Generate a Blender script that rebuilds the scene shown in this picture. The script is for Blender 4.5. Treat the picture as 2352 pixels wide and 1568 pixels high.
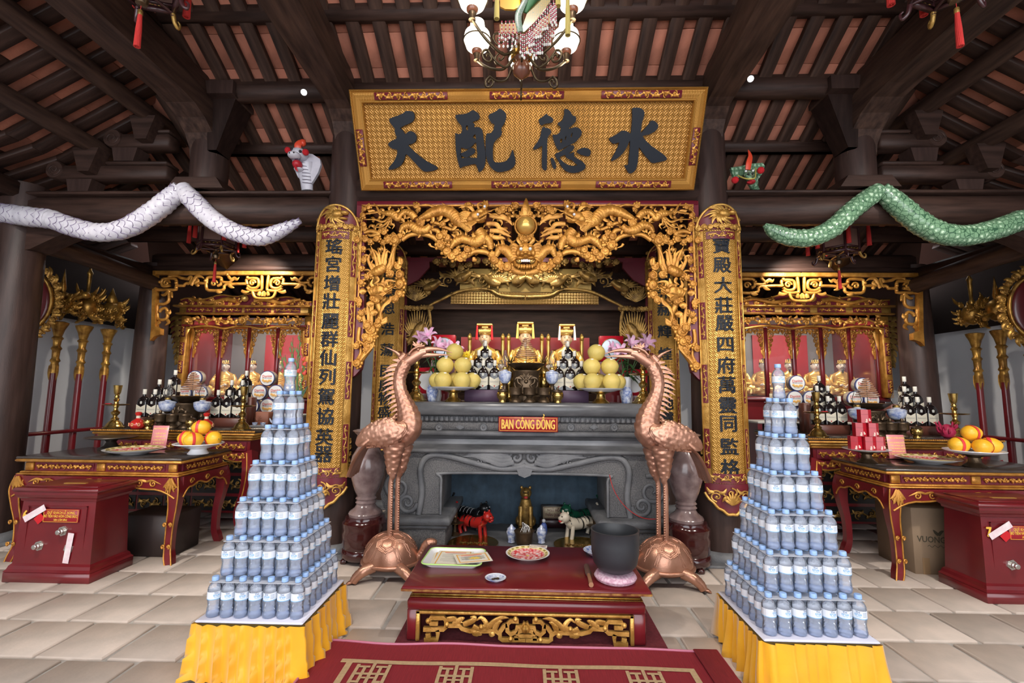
import bpy, math, random
from mathutils import Vector, Matrix, Euler
SC = bpy.context.scene
for _o in list(bpy.data.objects): bpy.data.objects.remove(_o)
COL = SC.collection
PI = math.pi
# ---------------------------------------------------------------- camera
F_PX, VPX, VPY, ROLL, CAM_H = 1075.0, 1205.0, 900.0, 0.007, 1.32
_dY = Vector(((VPX-1176)/F_PX, -(VPY-784)/F_PX, -1)).normalized()
_up = Vector((math.sin(ROLL), math.cos(ROLL), 0))
_dZ = (_up - _dY*_up.dot(_dY)).normalized()
_dX = _dY.cross(_dZ)
RC = Matrix((( _dX.x,_dY.x,_dZ.x),(_dX.y,_dY.y,_dZ.y),(_dX.z,_dY.z,_dZ.z)))   # world -> camera
CPOS = Vector((0, 0, CAM_H))
cam_d = bpy.data.cameras.new('camera'); cam = bpy.data.objects.new('camera', cam_d); COL.objects.link(cam)
cam_d.sensor_width = 36; cam_d.lens = F_PX*36/2352; cam_d.clip_start = .05
cam.matrix_world = Matrix.Translation(CPOS) @ RC.transposed().to_4x4()
SC.camera = cam
def ray(u, v): return RC.transposed() @ Vector(((u-1176)/F_PX, -(v-784)/F_PX, -1))
def AY(u, v, y): d = ray(u, v); return CPOS + d*(y/d.y)            # photo pixel -> point on the plane Y = y
def AZ(u, v, z): d = ray(u, v); return CPOS + d*((z-CAM_H)/d.z)    # photo pixel -> point at height z
def PXM(y): return y/F_PX                                          # metres per pixel at depth y
# ---------------------------------------------------------------- world, lights, exposure
w = bpy.data.worlds.new('daylight'); SC.world = w; w.use_nodes = True
w.node_tree.nodes['Background'].inputs[0].default_value = (.93, .95, 1, 1)
w.node_tree.nodes['Background'].inputs[1].default_value = 4.2
def spot(loc, target, energy, col=(1,.93,.84), size=70, blend=.7, rad=.05):
    d = bpy.data.lights.new('fill_spot', 'SPOT'); d.energy = energy; d.color = col; d.spot_size = math.radians(size); d.spot_blend = blend; d.shadow_soft_size = rad
    o = bpy.data.objects.new('fill_spot', d); COL.objects.link(o); o.location = loc
    o.rotation_euler = (Vector(target)-Vector(loc)).to_track_quat('-Z', 'Y').to_euler(); return o
def bulb(loc, energy, col=(1,.85,.62), rad=.05):
    d = bpy.data.lights.new('lamp_light', 'POINT'); d.energy = energy; d.color = col; d.shadow_soft_size = rad
    o = bpy.data.objects.new('lamp_light', d); COL.objects.link(o); o.location = loc; return o
# unmodelled spots added at chosen points to brighten the floor and the altars
for sx in (-1, 1):
    spot((sx*1.3, 1.2, 4.1), (sx*.6, 3.4, .6), 170)
    spot((sx*2.9, 1.4, 3.6), (sx*3.2, 4.0, .8), 300, size=85)
    spot((sx*3.0, 5.0, 2.9), (sx*3.7, 6.2, 1.3), 120, size=110)
    spot((sx*1.7, .4, 4.2), (sx*1.9, 2.2, 0), 150, size=95)
spot((0, 1.0, 4.3), (0, 3.6, 1.6), 90, size=90)
spot((0, 4.55, 3.2), (0, 5.3, 2.0), 90, size=100)
_a = bpy.data.lights.new('shrine_fill_light', 'AREA'); _a.shape = 'RECTANGLE'; _a.size = 2.2; _a.size_y = .06; _a.energy = 13; _a.color = (1,.86,.66)  # warm area fill added behind the inner valance to brighten the deities
_o = bpy.data.objects.new('shrine_fill_light', _a); COL.objects.link(_o); _o.location = (0, 5.56, 2.32); _o.rotation_euler = (.5, 0, 0)
vs = SC.view_settings; SC.display_settings.display_device = 'sRGB'
vs.view_transform = 'Standard'; vs.look = 'None'; vs.gamma = 1; vs.exposure = 0; vs.use_curve_mapping = False
SC.cycles.transparent_max_bounces = 40; SC.cycles.max_bounces = 6; SC.cycles.glossy_bounces = 3; SC.cycles.diffuse_bounces = 4; SC.cycles.caustics_reflective = False; SC.cycles.caustics_refractive = False
SC.cycles.use_adaptive_sampling = True; SC.cycles.adaptive_threshold = .04
random.seed(7)
# ---------------------------------------------------------------- materials
MATS = {}
def mat(name, col, rough=.5, metal=0., var=0., vscale=8., bump=0., bscale=60., stretch=(1,1,1), coat=0., kind='noise', col2=None, spec=.5, emit=0., objvar=0., detail=4., trans=0., alpha=1.):
    if name in MATS: return MATS[name]
    m = bpy.data.materials.new(name); m.use_nodes = True; MATS[name] = m
    nt = m.node_tree; N = nt.nodes; L = nt.links; b = N['Principled BSDF']
    c = (*col, 1)
    b.inputs['Base Color'].default_value = c; b.inputs['Roughness'].default_value = rough; b.inputs['Metallic'].default_value = metal
    b.inputs['Specular IOR Level'].default_value = spec
    if coat: b.inputs['Coat Weight'].default_value = coat; b.inputs['Coat Roughness'].default_value = .12
    if trans: b.inputs['Transmission Weight'].default_value = trans
    if alpha < 1: b.inputs['Alpha'].default_value = alpha
    if emit: b.inputs['Emission Color'].default_value = c; b.inputs['Emission Strength'].default_value = emit
    def coords(sc):
        t = N.new('ShaderNodeTexCoord'); mp = N.new('ShaderNodeMapping'); mp.inputs['Scale'].default_value = [sc*s for s in stretch]
        L.new(t.outputs['Object'], mp.inputs['Vector']); return mp.outputs['Vector']
    if var or col2:
        c2 = (*(col2 if col2 else [x*(1-var) for x in col]), 1)
        if kind == 'voronoi':
            t = N.new('ShaderNodeTexVoronoi'); t.inputs['Scale'].default_value = 1; fac = t.outputs['Distance']
        elif kind == 'wave':
            t = N.new('ShaderNodeTexWave'); t.inputs['Scale'].default_value = 1; t.inputs['Distortion'].default_value = 6; t.inputs['Detail'].default_value = 3; fac = t.outputs['Fac']
        else:
            t = N.new('ShaderNodeTexNoise'); t.inputs['Scale'].default_value = 1; t.inputs['Detail'].default_value = detail; fac = t.outputs['Fac']
        L.new(coords(vscale), t.inputs['Vector'])
        r = N.new('ShaderNodeValToRGB'); r.color_ramp.elements[0].position = .3; r.color_ramp.elements[1].position = .7
        r.color_ramp.elements[0].color = c2; r.color_ramp.elements[1].color = c
        L.new(fac, r.inputs['Fac']); out = r.outputs['Color']
        if objvar:
            oi = N.new('ShaderNodeObjectInfo'); hv = N.new('ShaderNodeHueSaturation'); mr = N.new('ShaderNodeMapRange')
            mr.inputs['To Min'].default_value = 1-objvar; mr.inputs['To Max'].default_value = 1+objvar
            L.new(oi.outputs['Random'], mr.inputs['Value']); L.new(mr.outputs[0], hv.inputs['Value']); L.new(out, hv.inputs['Color']); out = hv.outputs['Color']
        L.new(out, b.inputs['Base Color'])
    if bump:
        t = N.new('ShaderNodeTexNoise'); t.inputs['Scale'].default_value = 1; t.inputs['Detail'].default_value = 3
        L.new(coords(bscale), t.inputs['Vector'])
        bp = N.new('ShaderNodeBump'); bp.inputs['Strength'].default_value = bump; bp.inputs['Distance'].default_value = .01
        L.new(t.outputs['Fac'], bp.inputs['Height']); L.new(bp.outputs['Normal'], b.inputs['Normal'])
    return m
def lattice(name, scale, gold=(.80,.47,.12), dark=(.30,.13,.02), bump=.9):
    """woven key-fret relief: two crossed sets of diagonal bars on a gilded ground"""
    m = bpy.data.materials.new(name); m.use_nodes = True; MATS[name] = m
    nt = m.node_tree; N = nt.nodes; L = nt.links; b = N['Principled BSDF']
    tc = N.new('ShaderNodeTexCoord'); sp = N.new('ShaderNodeSeparateXYZ'); L.new(tc.outputs['Object'], sp.inputs[0])
    def math_(op, a, bb=None):
        n = N.new('ShaderNodeMath'); n.operation = op
        for i, x in enumerate((a, bb)):
            if x is None: continue
            if isinstance(x, (int, float)): n.inputs[i].default_value = x
            else: L.new(x, n.inputs[i])
        return n.outputs[0]
    u = math_('MULTIPLY', math_('ADD', sp.outputs['X'], sp.outputs['Z']), scale)
    v = math_('MULTIPLY', math_('SUBTRACT', sp.outputs['X'], sp.outputs['Z']), scale)
    a = math_('PINGPONG', math_('MULTIPLY', u, 2.0), .5); c = math_('PINGPONG', math_('MULTIPLY', v, 2.0), .5)
    chk = math_('MODULO', math_('ADD', math_('FLOOR', math_('MULTIPLY', u, 1.0)), math_('FLOOR', math_('MULTIPLY', v, 1.0))), 2.0)
    chk = math_('ABSOLUTE', chk)
    h = math_('ADD', math_('MULTIPLY', a, chk), math_('MULTIPLY', c, math_('SUBTRACT', 1.0, chk)))
    r = N.new('ShaderNodeValToRGB'); r.color_ramp.elements[0].position = .10; r.color_ramp.elements[1].position = .27
    r.color_ramp.elements[0].color = (*dark, 1); r.color_ramp.elements[1].color = (*gold, 1)
    L.new(h, r.inputs['Fac']); L.new(r.outputs['Color'], b.inputs['Base Color'])
    bp = N.new('ShaderNodeBump'); bp.inputs['Strength'].default_value = bump; bp.inputs['Distance'].default_value = .006
    L.new(h, bp.inputs['Height']); L.new(bp.outputs['Normal'], b.inputs['Normal'])
    b.inputs['Metallic'].default_value = .5; b.inputs['Roughness'].default_value = .38
    return m
WOOD = mat('dark_wood', (.062,.033,.025), .5, spec=.22, col2=(.024,.013,.010), vscale=3, stretch=(1,9,9), bump=.15, bscale=30, detail=6)
WOODY = mat('dark_wood_y', (.082,.045,.032), .5, spec=.22, col2=(.026,.014,.011), vscale=3, stretch=(9,1,9), bump=.15, bscale=30, detail=6)  # paler than the other woods: floor light on soffits put into the colour
WOODZ = mat('dark_wood_z', (.060,.034,.028), .42, spec=.3, col2=(.030,.017,.014), vscale=3, stretch=(9,9,1), bump=.1, bscale=30, detail=6)
TERRA = mat('terracotta', (.50,.19,.12), .8, var=.35, vscale=6, bump=.3, bscale=50, objvar=.28)
GOLD = mat('gilded_wood', (.70,.335,.065), .36, .5, col2=(.36,.145,.02), vscale=14, bump=.25, bscale=90)
GOLD2 = mat('gilded_pale', (.74,.43,.11), .35, .55, col2=(.40,.20,.035), vscale=16, bump=.25, bscale=90)
GOLDA = mat('antique_gold', (.52,.31,.08), .36, .6, col2=(.13,.07,.02), vscale=14, bump=.3, bscale=90)
GOLDS = mat('polished_gold', (.92,.60,.18), .24, .6, col2=(.75,.45,.10), vscale=12)
BRASS = mat('brass', (.72,.50,.17), .2, .95, col2=(.45,.28,.07), vscale=25)
BRONZE = mat('bronze', (.17,.115,.07), .38, .8, col2=(.09,.06,.035), vscale=20, bump=.2, bscale=60)
COPPER = mat('copper', (.60,.325,.225), .33, .7, col2=(.42,.20,.13), vscale=9, bump=.1, bscale=120)
RED = mat('red_lacquer', (.17,.012,.016), .28, col2=(.125,.008,.012), vscale=5, coat=.4)
REDB = mat('red_bright', (.55,.012,.02), .35)
MAROON = mat('maroon_ground', (.14,.012,.022), .35)
STONE = mat('grey_stone', (.20,.20,.205), .55, col2=(.085,.088,.096), vscale=5, bump=.3, bscale=120, detail=8)
STONEP = mat('pecked_stone', (.21,.20,.195), .7, col2=(.07,.072,.078), vscale=110, bump=.7, bscale=220)
PLASTER = mat('white_plaster', (.74,.74,.75), .8, var=.08, vscale=2)
MORTAR = mat('mortar', (.50,.47,.44), .9, var=.25, vscale=10, bump=.3, bscale=60)
TILE = mat('floor_tile', (.57,.475,.41), .7, col2=(.46,.395,.345), vscale=7, bump=.12, bscale=40, objvar=.13, detail=8)
BLACKW = mat('black_ink', (.008,.011,.018), .5, spec=.25)
WHITE = mat('white_glaze', (.82,.82,.84), .15)
BLACK = mat('black', (.01,.01,.011), .3)
# ---------------------------------------------------------------- mesh helpers
def V(*a): return Vector(a)
class MB:
    def __init__(s): s.v = []; s.f = []; s.m = []; s.soft = .5
    def add(s, vs, fs, mi=0, T=None):
        o = len(s.v); s.v += [T @ Vector(p) for p in vs] if T is not None else [Vector(p) for p in vs]
        s.f += [tuple(i+o for i in f) for f in fs]; s.m += [mi]*len(fs); return s
    def box(s, c, d, mi=0, T=None, bev=0):
        x, y, z = c; a, b, h = d[0]/2, d[1]/2, d[2]/2
        if not bev:
            return s.add([(x+i*a, y+j*b, z+k*h) for k in (-1,1) for j in (-1,1) for i in (-1,1)],
                [(0,2,3,1),(4,5,7,6),(0,1,5,4),(2,6,7,3),(0,4,6,2),(1,3,7,5)], mi, T)
        r = min(bev, a*.9, b*.9, h*.9); ring = []
        def pl(z_, ins): 
            A, B = a-ins, b-ins; return [(x-A+r*.7,y-B,z_),(x+A-r*.7,y-B,z_),(x+A,y-B+r*.7,z_),(x+A,y+B-r*.7,z_),(x+A-r*.7,y+B,z_),(x-A+r*.7,y+B,z_),(x-A,y+B-r*.7,z_),(x-A,y-B+r*.7,z_)]
        vs = pl(z-h, r)+pl(z-h+r, 0)+pl(z+h-r, 0)+pl(z+h, r)
        fs = [tuple(range(7,-1,-1)), tuple(range(24,32))]
        for k in range(3):
            for i in range(8): j = (i+1) % 8; fs.append((k*8+i, k*8+j, k*8+8+j, k*8+8+i))
        return s.add(vs, fs, mi, T)
    def lathe(s, prof, n=20, c=(0,0,0), mi=0, T=None, flute=0, fn=8):
        vs = []; fs = []; k = len(prof); s.soft = max(s.soft, .8)
        for r, z in prof:
            for i in range(n):
                a = 2*PI*i/n; q = r*(1+flute*math.cos(fn*a)) if flute else r
                vs.append((c[0]+q*math.cos(a), c[1]+q*math.sin(a), c[2]+z))
        for j in range(k-1):
            for i in range(n):
                i2 = (i+1) % n; fs.append((j*n+i, j*n+i2, (j+1)*n+i2, (j+1)*n+i))
        if prof[0][0] > 1e-5: fs.append(tuple(range(n-1,-1,-1)))
        if prof[-1][0] > 1e-5: fs.append(tuple(range((k-1)*n, k*n)))
        return s.add(vs, fs, mi, T)
    def ball(s, c, r, n=12, m=8, mi=0, T=None):
        if isinstance(r, (int, float)): r = (r, r, r)
        vs = []; fs = []; s.soft = max(s.soft, .9)
        for j in range(m+1):
            t = PI*j/m
            for i in range(n): a = 2*PI*i/n; vs.append((c[0]+r[0]*math.sin(t)*math.cos(a), c[1]+r[1]*math.sin(t)*math.sin(a), c[2]-r[2]*math.cos(t)))
        for j in range(m):
            for i in range(n): i2 = (i+1) % n; fs.append((j*n+i, j*n+i2, (j+1)*n+i2, (j+1)*n+i))
        return s.add(vs, fs, mi, T)
    def tube(s, P, R, n=8, flat=1., up=(0,-1,0), mi=0, T=None, cap=True, scale_h=0., nsc=6, srow=1.0, square=False):
        """sweep; flat scales the section along 'up'; scale_h adds overlapping scale relief"""
        P = [Vector(p) for p in P]; k = len(P); s.soft = s.soft if square else 1.3
        if isinstance(R, (int, float)): R = [R]*k
        up = Vector(up); vs = []; fs = []; L = 0
        for i in range(k):
            t = (P[min(i+1,k-1)]-P[max(i-1,0)])
            if t.length < 1e-9: t = Vector((0,0,1))
            t.normalize(); q = t.cross(up)
            if q.length < 1e-4: q = t.cross(Vector((1,0,.01)))
            q.normalize(); b = q.cross(t).normalized()
            if i: L += (P[i]-P[i-1]).length
            for j in range(n):
                a = 2*PI*(j+(.5 if square else 0))/n; r = R[i]*(1.3 if square else 1)
                if scale_h:
                    cf = (j+.5)/n*nsc; cl_ = math.floor(cf); sr = L/max(srow, 1e-4)+.5*(cl_ % 2); fr = sr-math.floor(sr)
                    r *= 1+scale_h*(1-fr)**.7*math.sin(PI*(cf-cl_))**.5
                vs.append(P[i]+q*(r*math.cos(a))+b*(r*math.sin(a)*flat))
        for i in range(k-1):
            for j in range(n): j2 = (j+1) % n; fs.append((i*n+j, i*n+j2, (i+1)*n+j2, (i+1)*n+j))
        if cap: fs.append(tuple(range(n-1,-1,-1))); fs.append(tuple(range((k-1)*n, k*n)))
        return s.add(vs, fs, mi, T)
    def prism(s, pts, y0, y1, mi=0, T=None, axis='y'):
        """extrude a simple outline given in (x,z) from y0 to y1 (axis 'y') or (x,y) from z0 to z1 (axis 'z') or (y,z) along x"""
        n = len(pts)
        mk = {'y': lambda p, d: (p[0], d, p[1]), 'z': lambda p, d: (p[0], p[1], d), 'x': lambda p, d: (d, p[0], p[1])}[axis]
        vs = [mk(p, y0) for p in pts]+[mk(p, y1) for p in pts]
        fs = [(i, (i+1) % n, n+(i+1) % n, n+i) for i in range(n)]
        from mathutils.geometry import tessellate_polygon
        tr = tessellate_polygon([[Vector((p[0], p[1], 0)) for p in pts]])
        fs += [tuple(t) for t in tr]+[tuple(n+i for i in reversed(t)) for t in tr]
        return s.add(vs, fs, mi, T)
    def build(s, name, mats, parent=None, smooth=True, loc=None, rot=None, org=None, fixn=True):
        me = s.mesh(name, mats, smooth, org, fixn)
        return link(name, me, parent, loc, rot)
    def mesh(s, name, mats, smooth=True, org=None, fixn=True):
        me = bpy.data.meshes.new(name)
        o = Vector(org) if org is not None else None
        me.from_pydata([v-o for v in s.v] if o else s.v, [], s.f)
        if not isinstance(mats, (list, tuple)): mats = [mats]
        for m in mats: me.materials.append(m)
        if len(mats) > 1: me.polygons.foreach_set('material_index', s.m)
        if fixn:
            import bmesh
            bm = bmesh.new(); bm.from_mesh(me); bmesh.ops.recalc_face_normals(bm, faces=bm.faces)
            if smooth:
                for e in bm.edges:
                    if len(e.link_faces) == 2 and e.calc_face_angle(0) > s.soft: e.smooth = False
            bm.to_mesh(me); bm.free()
        if smooth: me.polygons.foreach_set('use_smooth', [True]*len(me.polygons))
        me.update(); return me
def link(name, me, parent=None, loc=None, rot=None, scale=None):
    o = bpy.data.objects.new(name, me); COL.objects.link(o)
    if parent is not None: o.parent = parent
    if loc is not None: o.location = loc
    if rot is not None: o.rotation_euler = rot
    if scale is not None: o.scale = scale
    return o
def tag(o, label=None, cat=None, group=None, kind=None):
    if label: o['label'] = label
    if cat: o['category'] = cat
    if group: o['group'] = group
    if kind: o['kind'] = kind
    return o
def thing(name, label, cat, loc=(0,0,0), rz=0, group=None):
    o = bpy.data.objects.new(name, None); COL.objects.link(o); o.empty_display_size = .05
    o.location = loc; o.rotation_euler = (0,0,rz); return tag(o, label, cat, group)
def dup(root, loc=None, rz=None, label=None, group=None, scale=None):
    r = root.copy(); COL.objects.link(r)
    if loc is not None: r.location = loc
    if rz is not None: r.rotation_euler = (0,0,rz)
    if scale is not None: r.scale = scale
    if label: r['label'] = label
    if group: r['group'] = group
    for ch in list(root.children):
        c = ch.copy(); COL.objects.link(c); c.parent = r
        for g in list(ch.children):
            d = g.copy(); COL.objects.link(d); d.parent = c
    return r
def cr(pts, n=6, closed=False):
    """Catmull-Rom through the points (each may carry a radius as an extra number)"""
    P = [tuple(p) for p in pts]; k = len(P); out = []
    rng = range(k if closed else k-1)
    for i in rng:
        g = lambda j: P[j % k] if closed else P[min(max(j,0),k-1)]
        a, b, c, d = g(i-1), g(i), g(i+1), g(i+2)
        for s in range(n):
            t = s/n; t2 = t*t; t3 = t2*t
            out.append(tuple(.5*((2*b[q])+(-a[q]+c[q])*t+(2*a[q]-5*b[q]+4*c[q]-d[q])*t2+(-a[q]+3*b[q]-3*c[q]+d[q])*t3) for q in range(len(b))))
    if not closed: out.append(P[-1])
    return out
def xf(loc=(0,0,0), rot=(0,0,0), sc=1):
    if isinstance(sc, (int, float)): sc = (sc, sc, sc)
    return Matrix.Translation(loc) @ Euler(rot).to_matrix().to_4x4() @ Matrix.Diagonal((*sc, 1))
_TXT = {}
def text_mesh(body, size=1., ext=.002, align='CENTER', bold=0., sx=1., spacing=1., line=1.):
    """flat lettering as a mesh in the x-z plane facing -y, centred"""
    c = bpy.data.curves.new('lettering', 'FONT'); c.body = body; c.size = size; c.extrude = ext; c.align_x = align; c.align_y = 'CENTER'
    c.resolution_u = 2; c.space_character = spacing; c.space_line = line
    o = bpy.data.objects.new('lettering', c); COL.objects.link(o)
    dg = bpy.context.evaluated_depsgraph_get(); dg.update()
    me = bpy.data.meshes.new_from_object(o.evaluated_get(dg)); me.name = 'lettering'
    bpy.data.objects.remove(o); bpy.data.curves.remove(c)
    me.transform(Matrix.Rotation(PI/2, 4, 'X') @ Matrix.Diagonal((sx,1,1,1)))
    if bold:      # heavier strokes: the same glyph repeated a hair's breadth around itself
        mb = MB(); vs = [v.co.copy() for v in me.vertices]; fs = [tuple(p.vertices) for p in me.polygons]
        for k, (a, b) in enumerate(((-1,0),(1,0),(0,1),(0,-1))): mb.add([(p.x+a*bold, p.y-.00004*k, p.z+b*bold*.8) for p in vs], fs)
        m2 = bpy.data.meshes.new('lettering'); m2.from_pydata(mb.v, [], mb.f); bpy.data.meshes.remove(me); me = m2
    return me
def text(body, size, mt, parent, loc, rot=(0,0,0), name='lettering', **k):
    me = text_mesh(body, size, **k); me.materials.clear(); me.materials.append(mt)
    return link(name, me, parent, loc, rot)
def spiral(c, r, turns=1.6, hand=1, y=0, a0=0, n=26, rmin=.12):
    """points of a spiral in the x-z plane"""
    out = []
    for i in range(n+1):
        t = i/n; a = a0+hand*turns*2*PI*t; q = r*(1-(1-rmin)*t)
        out.append((c[0]+q*math.cos(a), c[1]+y, c[2]+q*math.sin(a)))
    return out
def puff(mb, c, r, hand=1, a0=0, mi=0, dep=.35, lobes=True):
    """a carved cloud: low dome, raised spiral and scalloped lobes; faces -y"""
    c = Vector(c)
    mb.ball(c, (r*.92, r*dep, r*.92), 12, 6, mi)
    sp = spiral(c, r*.86, 1.7, hand, -r*dep*.55, a0, 18)
    sp = [(p[0], p[1]-r*dep*.5*(i/18), p[2]) for i, p in enumerate(sp)]
    mb.tube(sp, [r*.17*(1-.4*i/18) for i in range(19)], 5, 1, mi=mi)
    if lobes:
        for q in range(3):
            a = a0+PI*.7+q*.75*hand; mb.ball(c+Vector((math.cos(a)*r*.95, r*.1, math.sin(a)*r*.95)), (r*.38, r*dep*.6, r*.38), 8, 5, mi)
def lick(mb, pts, r, n=5, flat=.5, mi=0, seg=5, up=(0,-1,0), r0=None):
    """a flame or leaf: flattened sweep tapering to a point"""
    P = cr(pts, n); k = len(P)
    R = [r*max(.04, math.sin(PI*min(1, .30+.70*i/(k-1)))**.8) if r0 is None else r0+(r*.05-r0)*(i/(k-1)) for i in range(k)]
    mb.tube([p[:3] for p in P], R, seg, flat, up, mi)
def stroke(mb, pts, r, n=5, sides=6, flat=.7, mi=0, up=(0,-1,0), **k):
    P = cr(pts, n); 
    R = [p[3] for p in P] if len(P[0]) > 3 else r
    mb.tube([p[:3] for p in P], R, sides, flat, up, mi, **k)
# ================================================================ the hall
CX, CY, CR = 1.60, 4.02, .165           # inner columns
OX = 4.60                               # outer columns
BY = 5.58                               # rear row
def roof_z(y): return 3.05+.53*(5.55-y)
def side_z(x):
    a = abs(x); return 3.88-.58*(a-3.44) if a < 4.3 else 3.381-.35*(a-4.3)
def hip_y(x): return 4+(abs(x)-3.46)/.914
def hip_x(y): return max(2.95, 3.46+.914*(y-4))
# floor
fl = tag(MB().box((0, 1.9, -.06), (11.4, 11, .1)).build('floor', MORTAR, smooth=False), kind='structure')
TP = .362; tm = MB().box((0,0,0), (TP-.022, TP-.02, .03), bev=.006).mesh('floor_tile', TILE)
for r in range(11):
    y = 1.66+TP*(r+.5)
    half = min(4.6, 1.25*y+.3)
    off = -2.05+(.5*TP if r % 2 else 0)
    k0 = math.ceil((-half-off)/TP); k1 = math.floor((half-off)/TP)
    for k in range(k0, k1+1):
        o = link('floor_tile', tm, fl, (off+TP*(k+.5)+random.uniform(-.004,.004), y+random.uniform(-.004,.004), -.012+random.uniform(-.002,.001)), (random.uniform(-.004,.004), random.uniform(-.004,.004), PI*random.choice((0,1))+random.uniform(-.012,.012)))
# walls
for sx, nm in ((-1,'left'), (1,'right')):
    tag(MB().box((sx*5.55, 2.2, 1.07), (.16, 10.2, 2.15)).build('wall_'+nm, PLASTER, smooth=False), kind='structure')
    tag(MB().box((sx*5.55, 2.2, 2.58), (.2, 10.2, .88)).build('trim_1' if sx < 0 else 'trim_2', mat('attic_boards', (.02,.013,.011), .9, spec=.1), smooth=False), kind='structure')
tag(MB().box((0, 7.45, 1.5), (11.2, .16, 3.2)).build('wall_back', PLASTER, smooth=False), kind='structure')
# roof: rafters and terracotta tiles
def roof_part(name): 
    e = bpy.data.objects.new(name, None); COL.objects.link(e); e.empty_display_size = .1; return tag(e, kind='structure')
PITCH = .213; RW = .108; SL = math.hypot(1, .53); ANG = math.atan(.53)
tile_s = MB().box((0,0,0), (.272, .135, .02), bev=.004).mesh('roof_tile', TERRA)
tile_m = MB().box((0,0,0), (.135, .272, .02), bev=.004).mesh('roof_tile', TERRA)
raf = {}
def main_rafter(par, x):
    y0 = max(2.3, hip_y(x)) if abs(x) > 2.95 else 2.3
    y1 = 7.4
    key = round(y0, 2)
    if key not in raf:
        raf[key] = MB().box((0, 0, 0), (RW, (y1-y0)*SL, .05), bev=.004).mesh('rafter', WOODY)
    link('rafter', raf[key], par, (x, (y0+y1)/2, roof_z((y0+y1)/2)+.028), (-ANG, 0, 0))
def main_tiles(par, x):
    y0 = max(2.75, hip_y(x)-.05) if abs(x) > 2.95 else 2.75
    n = int((6.0-y0)*SL/.275)
    for i in range(n):
        y = y0+(i+.5)*.275/SL
        link('roof_tile', tile_m, par, (x, y, roof_z(y)+.066+random.uniform(-.003,.003)), (-ANG+random.uniform(-.012,.012), random.uniform(-.02,.02), random.uniform(-.012,.012)))
cc = roof_part('ceiling'); cl = roof_part('ceiling_left_bay'); crr = roof_part('ceiling_right_bay')
for i in range(-20, 21):
    x = i*PITCH
    if abs(x) > 4.3: continue
    par = cc if abs(x) < 1.6 else (cl if x < 0 else crr)
    main_rafter(par, x+PITCH/2); main_tiles(par, x)
for sx, nm in ((-1,'ceiling_left_aisle'), (1,'ceiling_right_aisle')):
    par = roof_part(nm)
    sraf = {}
    for i in range(22):
        y = 1.25+i*PITCH
        xs = hip_x(y); key = round(xs, 2)
        a1 = math.atan(.58); a2 = math.atan(.35)
        if xs < 4.3:
            if key not in sraf: sraf[key] = MB().box((0,0,0), ((4.3-xs)*1.156, RW, .05), bev=.004).mesh('rafter', WOOD)
            mx = (xs+4.3)/2; link('rafter', sraf[key], par, (sx*mx, y, side_z(mx)+.028), (0, sx*a1, 0))
        x0 = max(4.3, xs); k2 = ('b', round(x0, 2))
        if k2 not in sraf: sraf[k2] = MB().box((0,0,0), ((5.9-x0)*1.06, RW, .05), bev=.004).mesh('rafter', WOOD)
        mx = (x0+5.9)/2; link('rafter', sraf[k2], par, (sx*mx, y, side_z(mx)+.028), (0, sx*a2, 0))
        yy = y+PITCH/2
        if yy > 1.7:
            xx = hip_x(yy)+.04
            while xx < 4.9 and xx < yy*1.22:
                a = a1 if xx < 4.3 else a2
                link('roof_tile', tile_s, par, (sx*xx, yy, side_z(xx)+.066+random.uniform(-.003,.003)), (random.uniform(-.02,.02), sx*a+random.uniform(-.012,.012), 0))
                xx += .275/1.156
# roof deck above the tiles (plain dark backing added to block light) and the front slope of the roof
dk = MB(); rz = lambda y: roof_z(y)+.1; sz_ = lambda a: side_z(a)+.1
dk.add([(-2.95,.6,rz(.6)),(2.95,.6,rz(.6)),(2.95,3.44,rz(3.44)),(-2.95,3.44,rz(3.44))], [(0,1,2,3)])
dk.add([(-2.95,3.44,rz(3.44)),(2.95,3.44,rz(3.44)),(4.3,4.92,rz(4.92)),(6.1,7.6,rz(7.6)),(-6.1,7.6,rz(7.6)),(-4.3,4.92,rz(4.92))], [(0,1,2,3,4,5)])
for sx in (-1,1):
    dk.add([(sx*2.95,-3.2,sz_(2.95)),(sx*4.3,-3.2,sz_(4.3)),(sx*4.3,4.92,sz_(4.3)),(sx*2.95,3.44,sz_(2.95))], [(0,1,2,3)])
    dk.add([(sx*4.3,-3.2,sz_(4.3)),(sx*6.1,-3.2,sz_(6.1)),(sx*6.1,7.6,sz_(6.1)),(sx*4.3,4.92,sz_(4.3))], [(0,1,2,3)])
    dk.add([(sx*2.96,-3.2,sz_(2.95)),(sx*2.96,3.44,sz_(2.95)),(sx*2.96,.6,rz(.6))], [(0,1,2)])
dk.add([(-2.95,.6,rz(.6)),(2.95,.6,rz(.6)),(2.95,-3.2,4.3),(-2.95,-3.2,4.3)], [(0,1,2,3)])
tag(dk.build('roof_deck', mat('roof_backing', (.10,.045,.03), .9), smooth=False, fixn=False), kind='structure')
# gable boards above the aisle roofs
for sx in (-1,1):
    par = roof_part('wall_gable_left' if sx < 0 else 'wall_gable_right')
    for i in range(4):
        z0 = side_z(2.95)-.18+i*.21
        ym = 5.55-(z0-3.05)/.53
        if ym < 1.5: continue
        MB().box((sx*2.93, (1.0+ym)/2, z0+.1), (.03, ym-1.0, .2), bev=.006).build('plank', WOODY, par)
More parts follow.
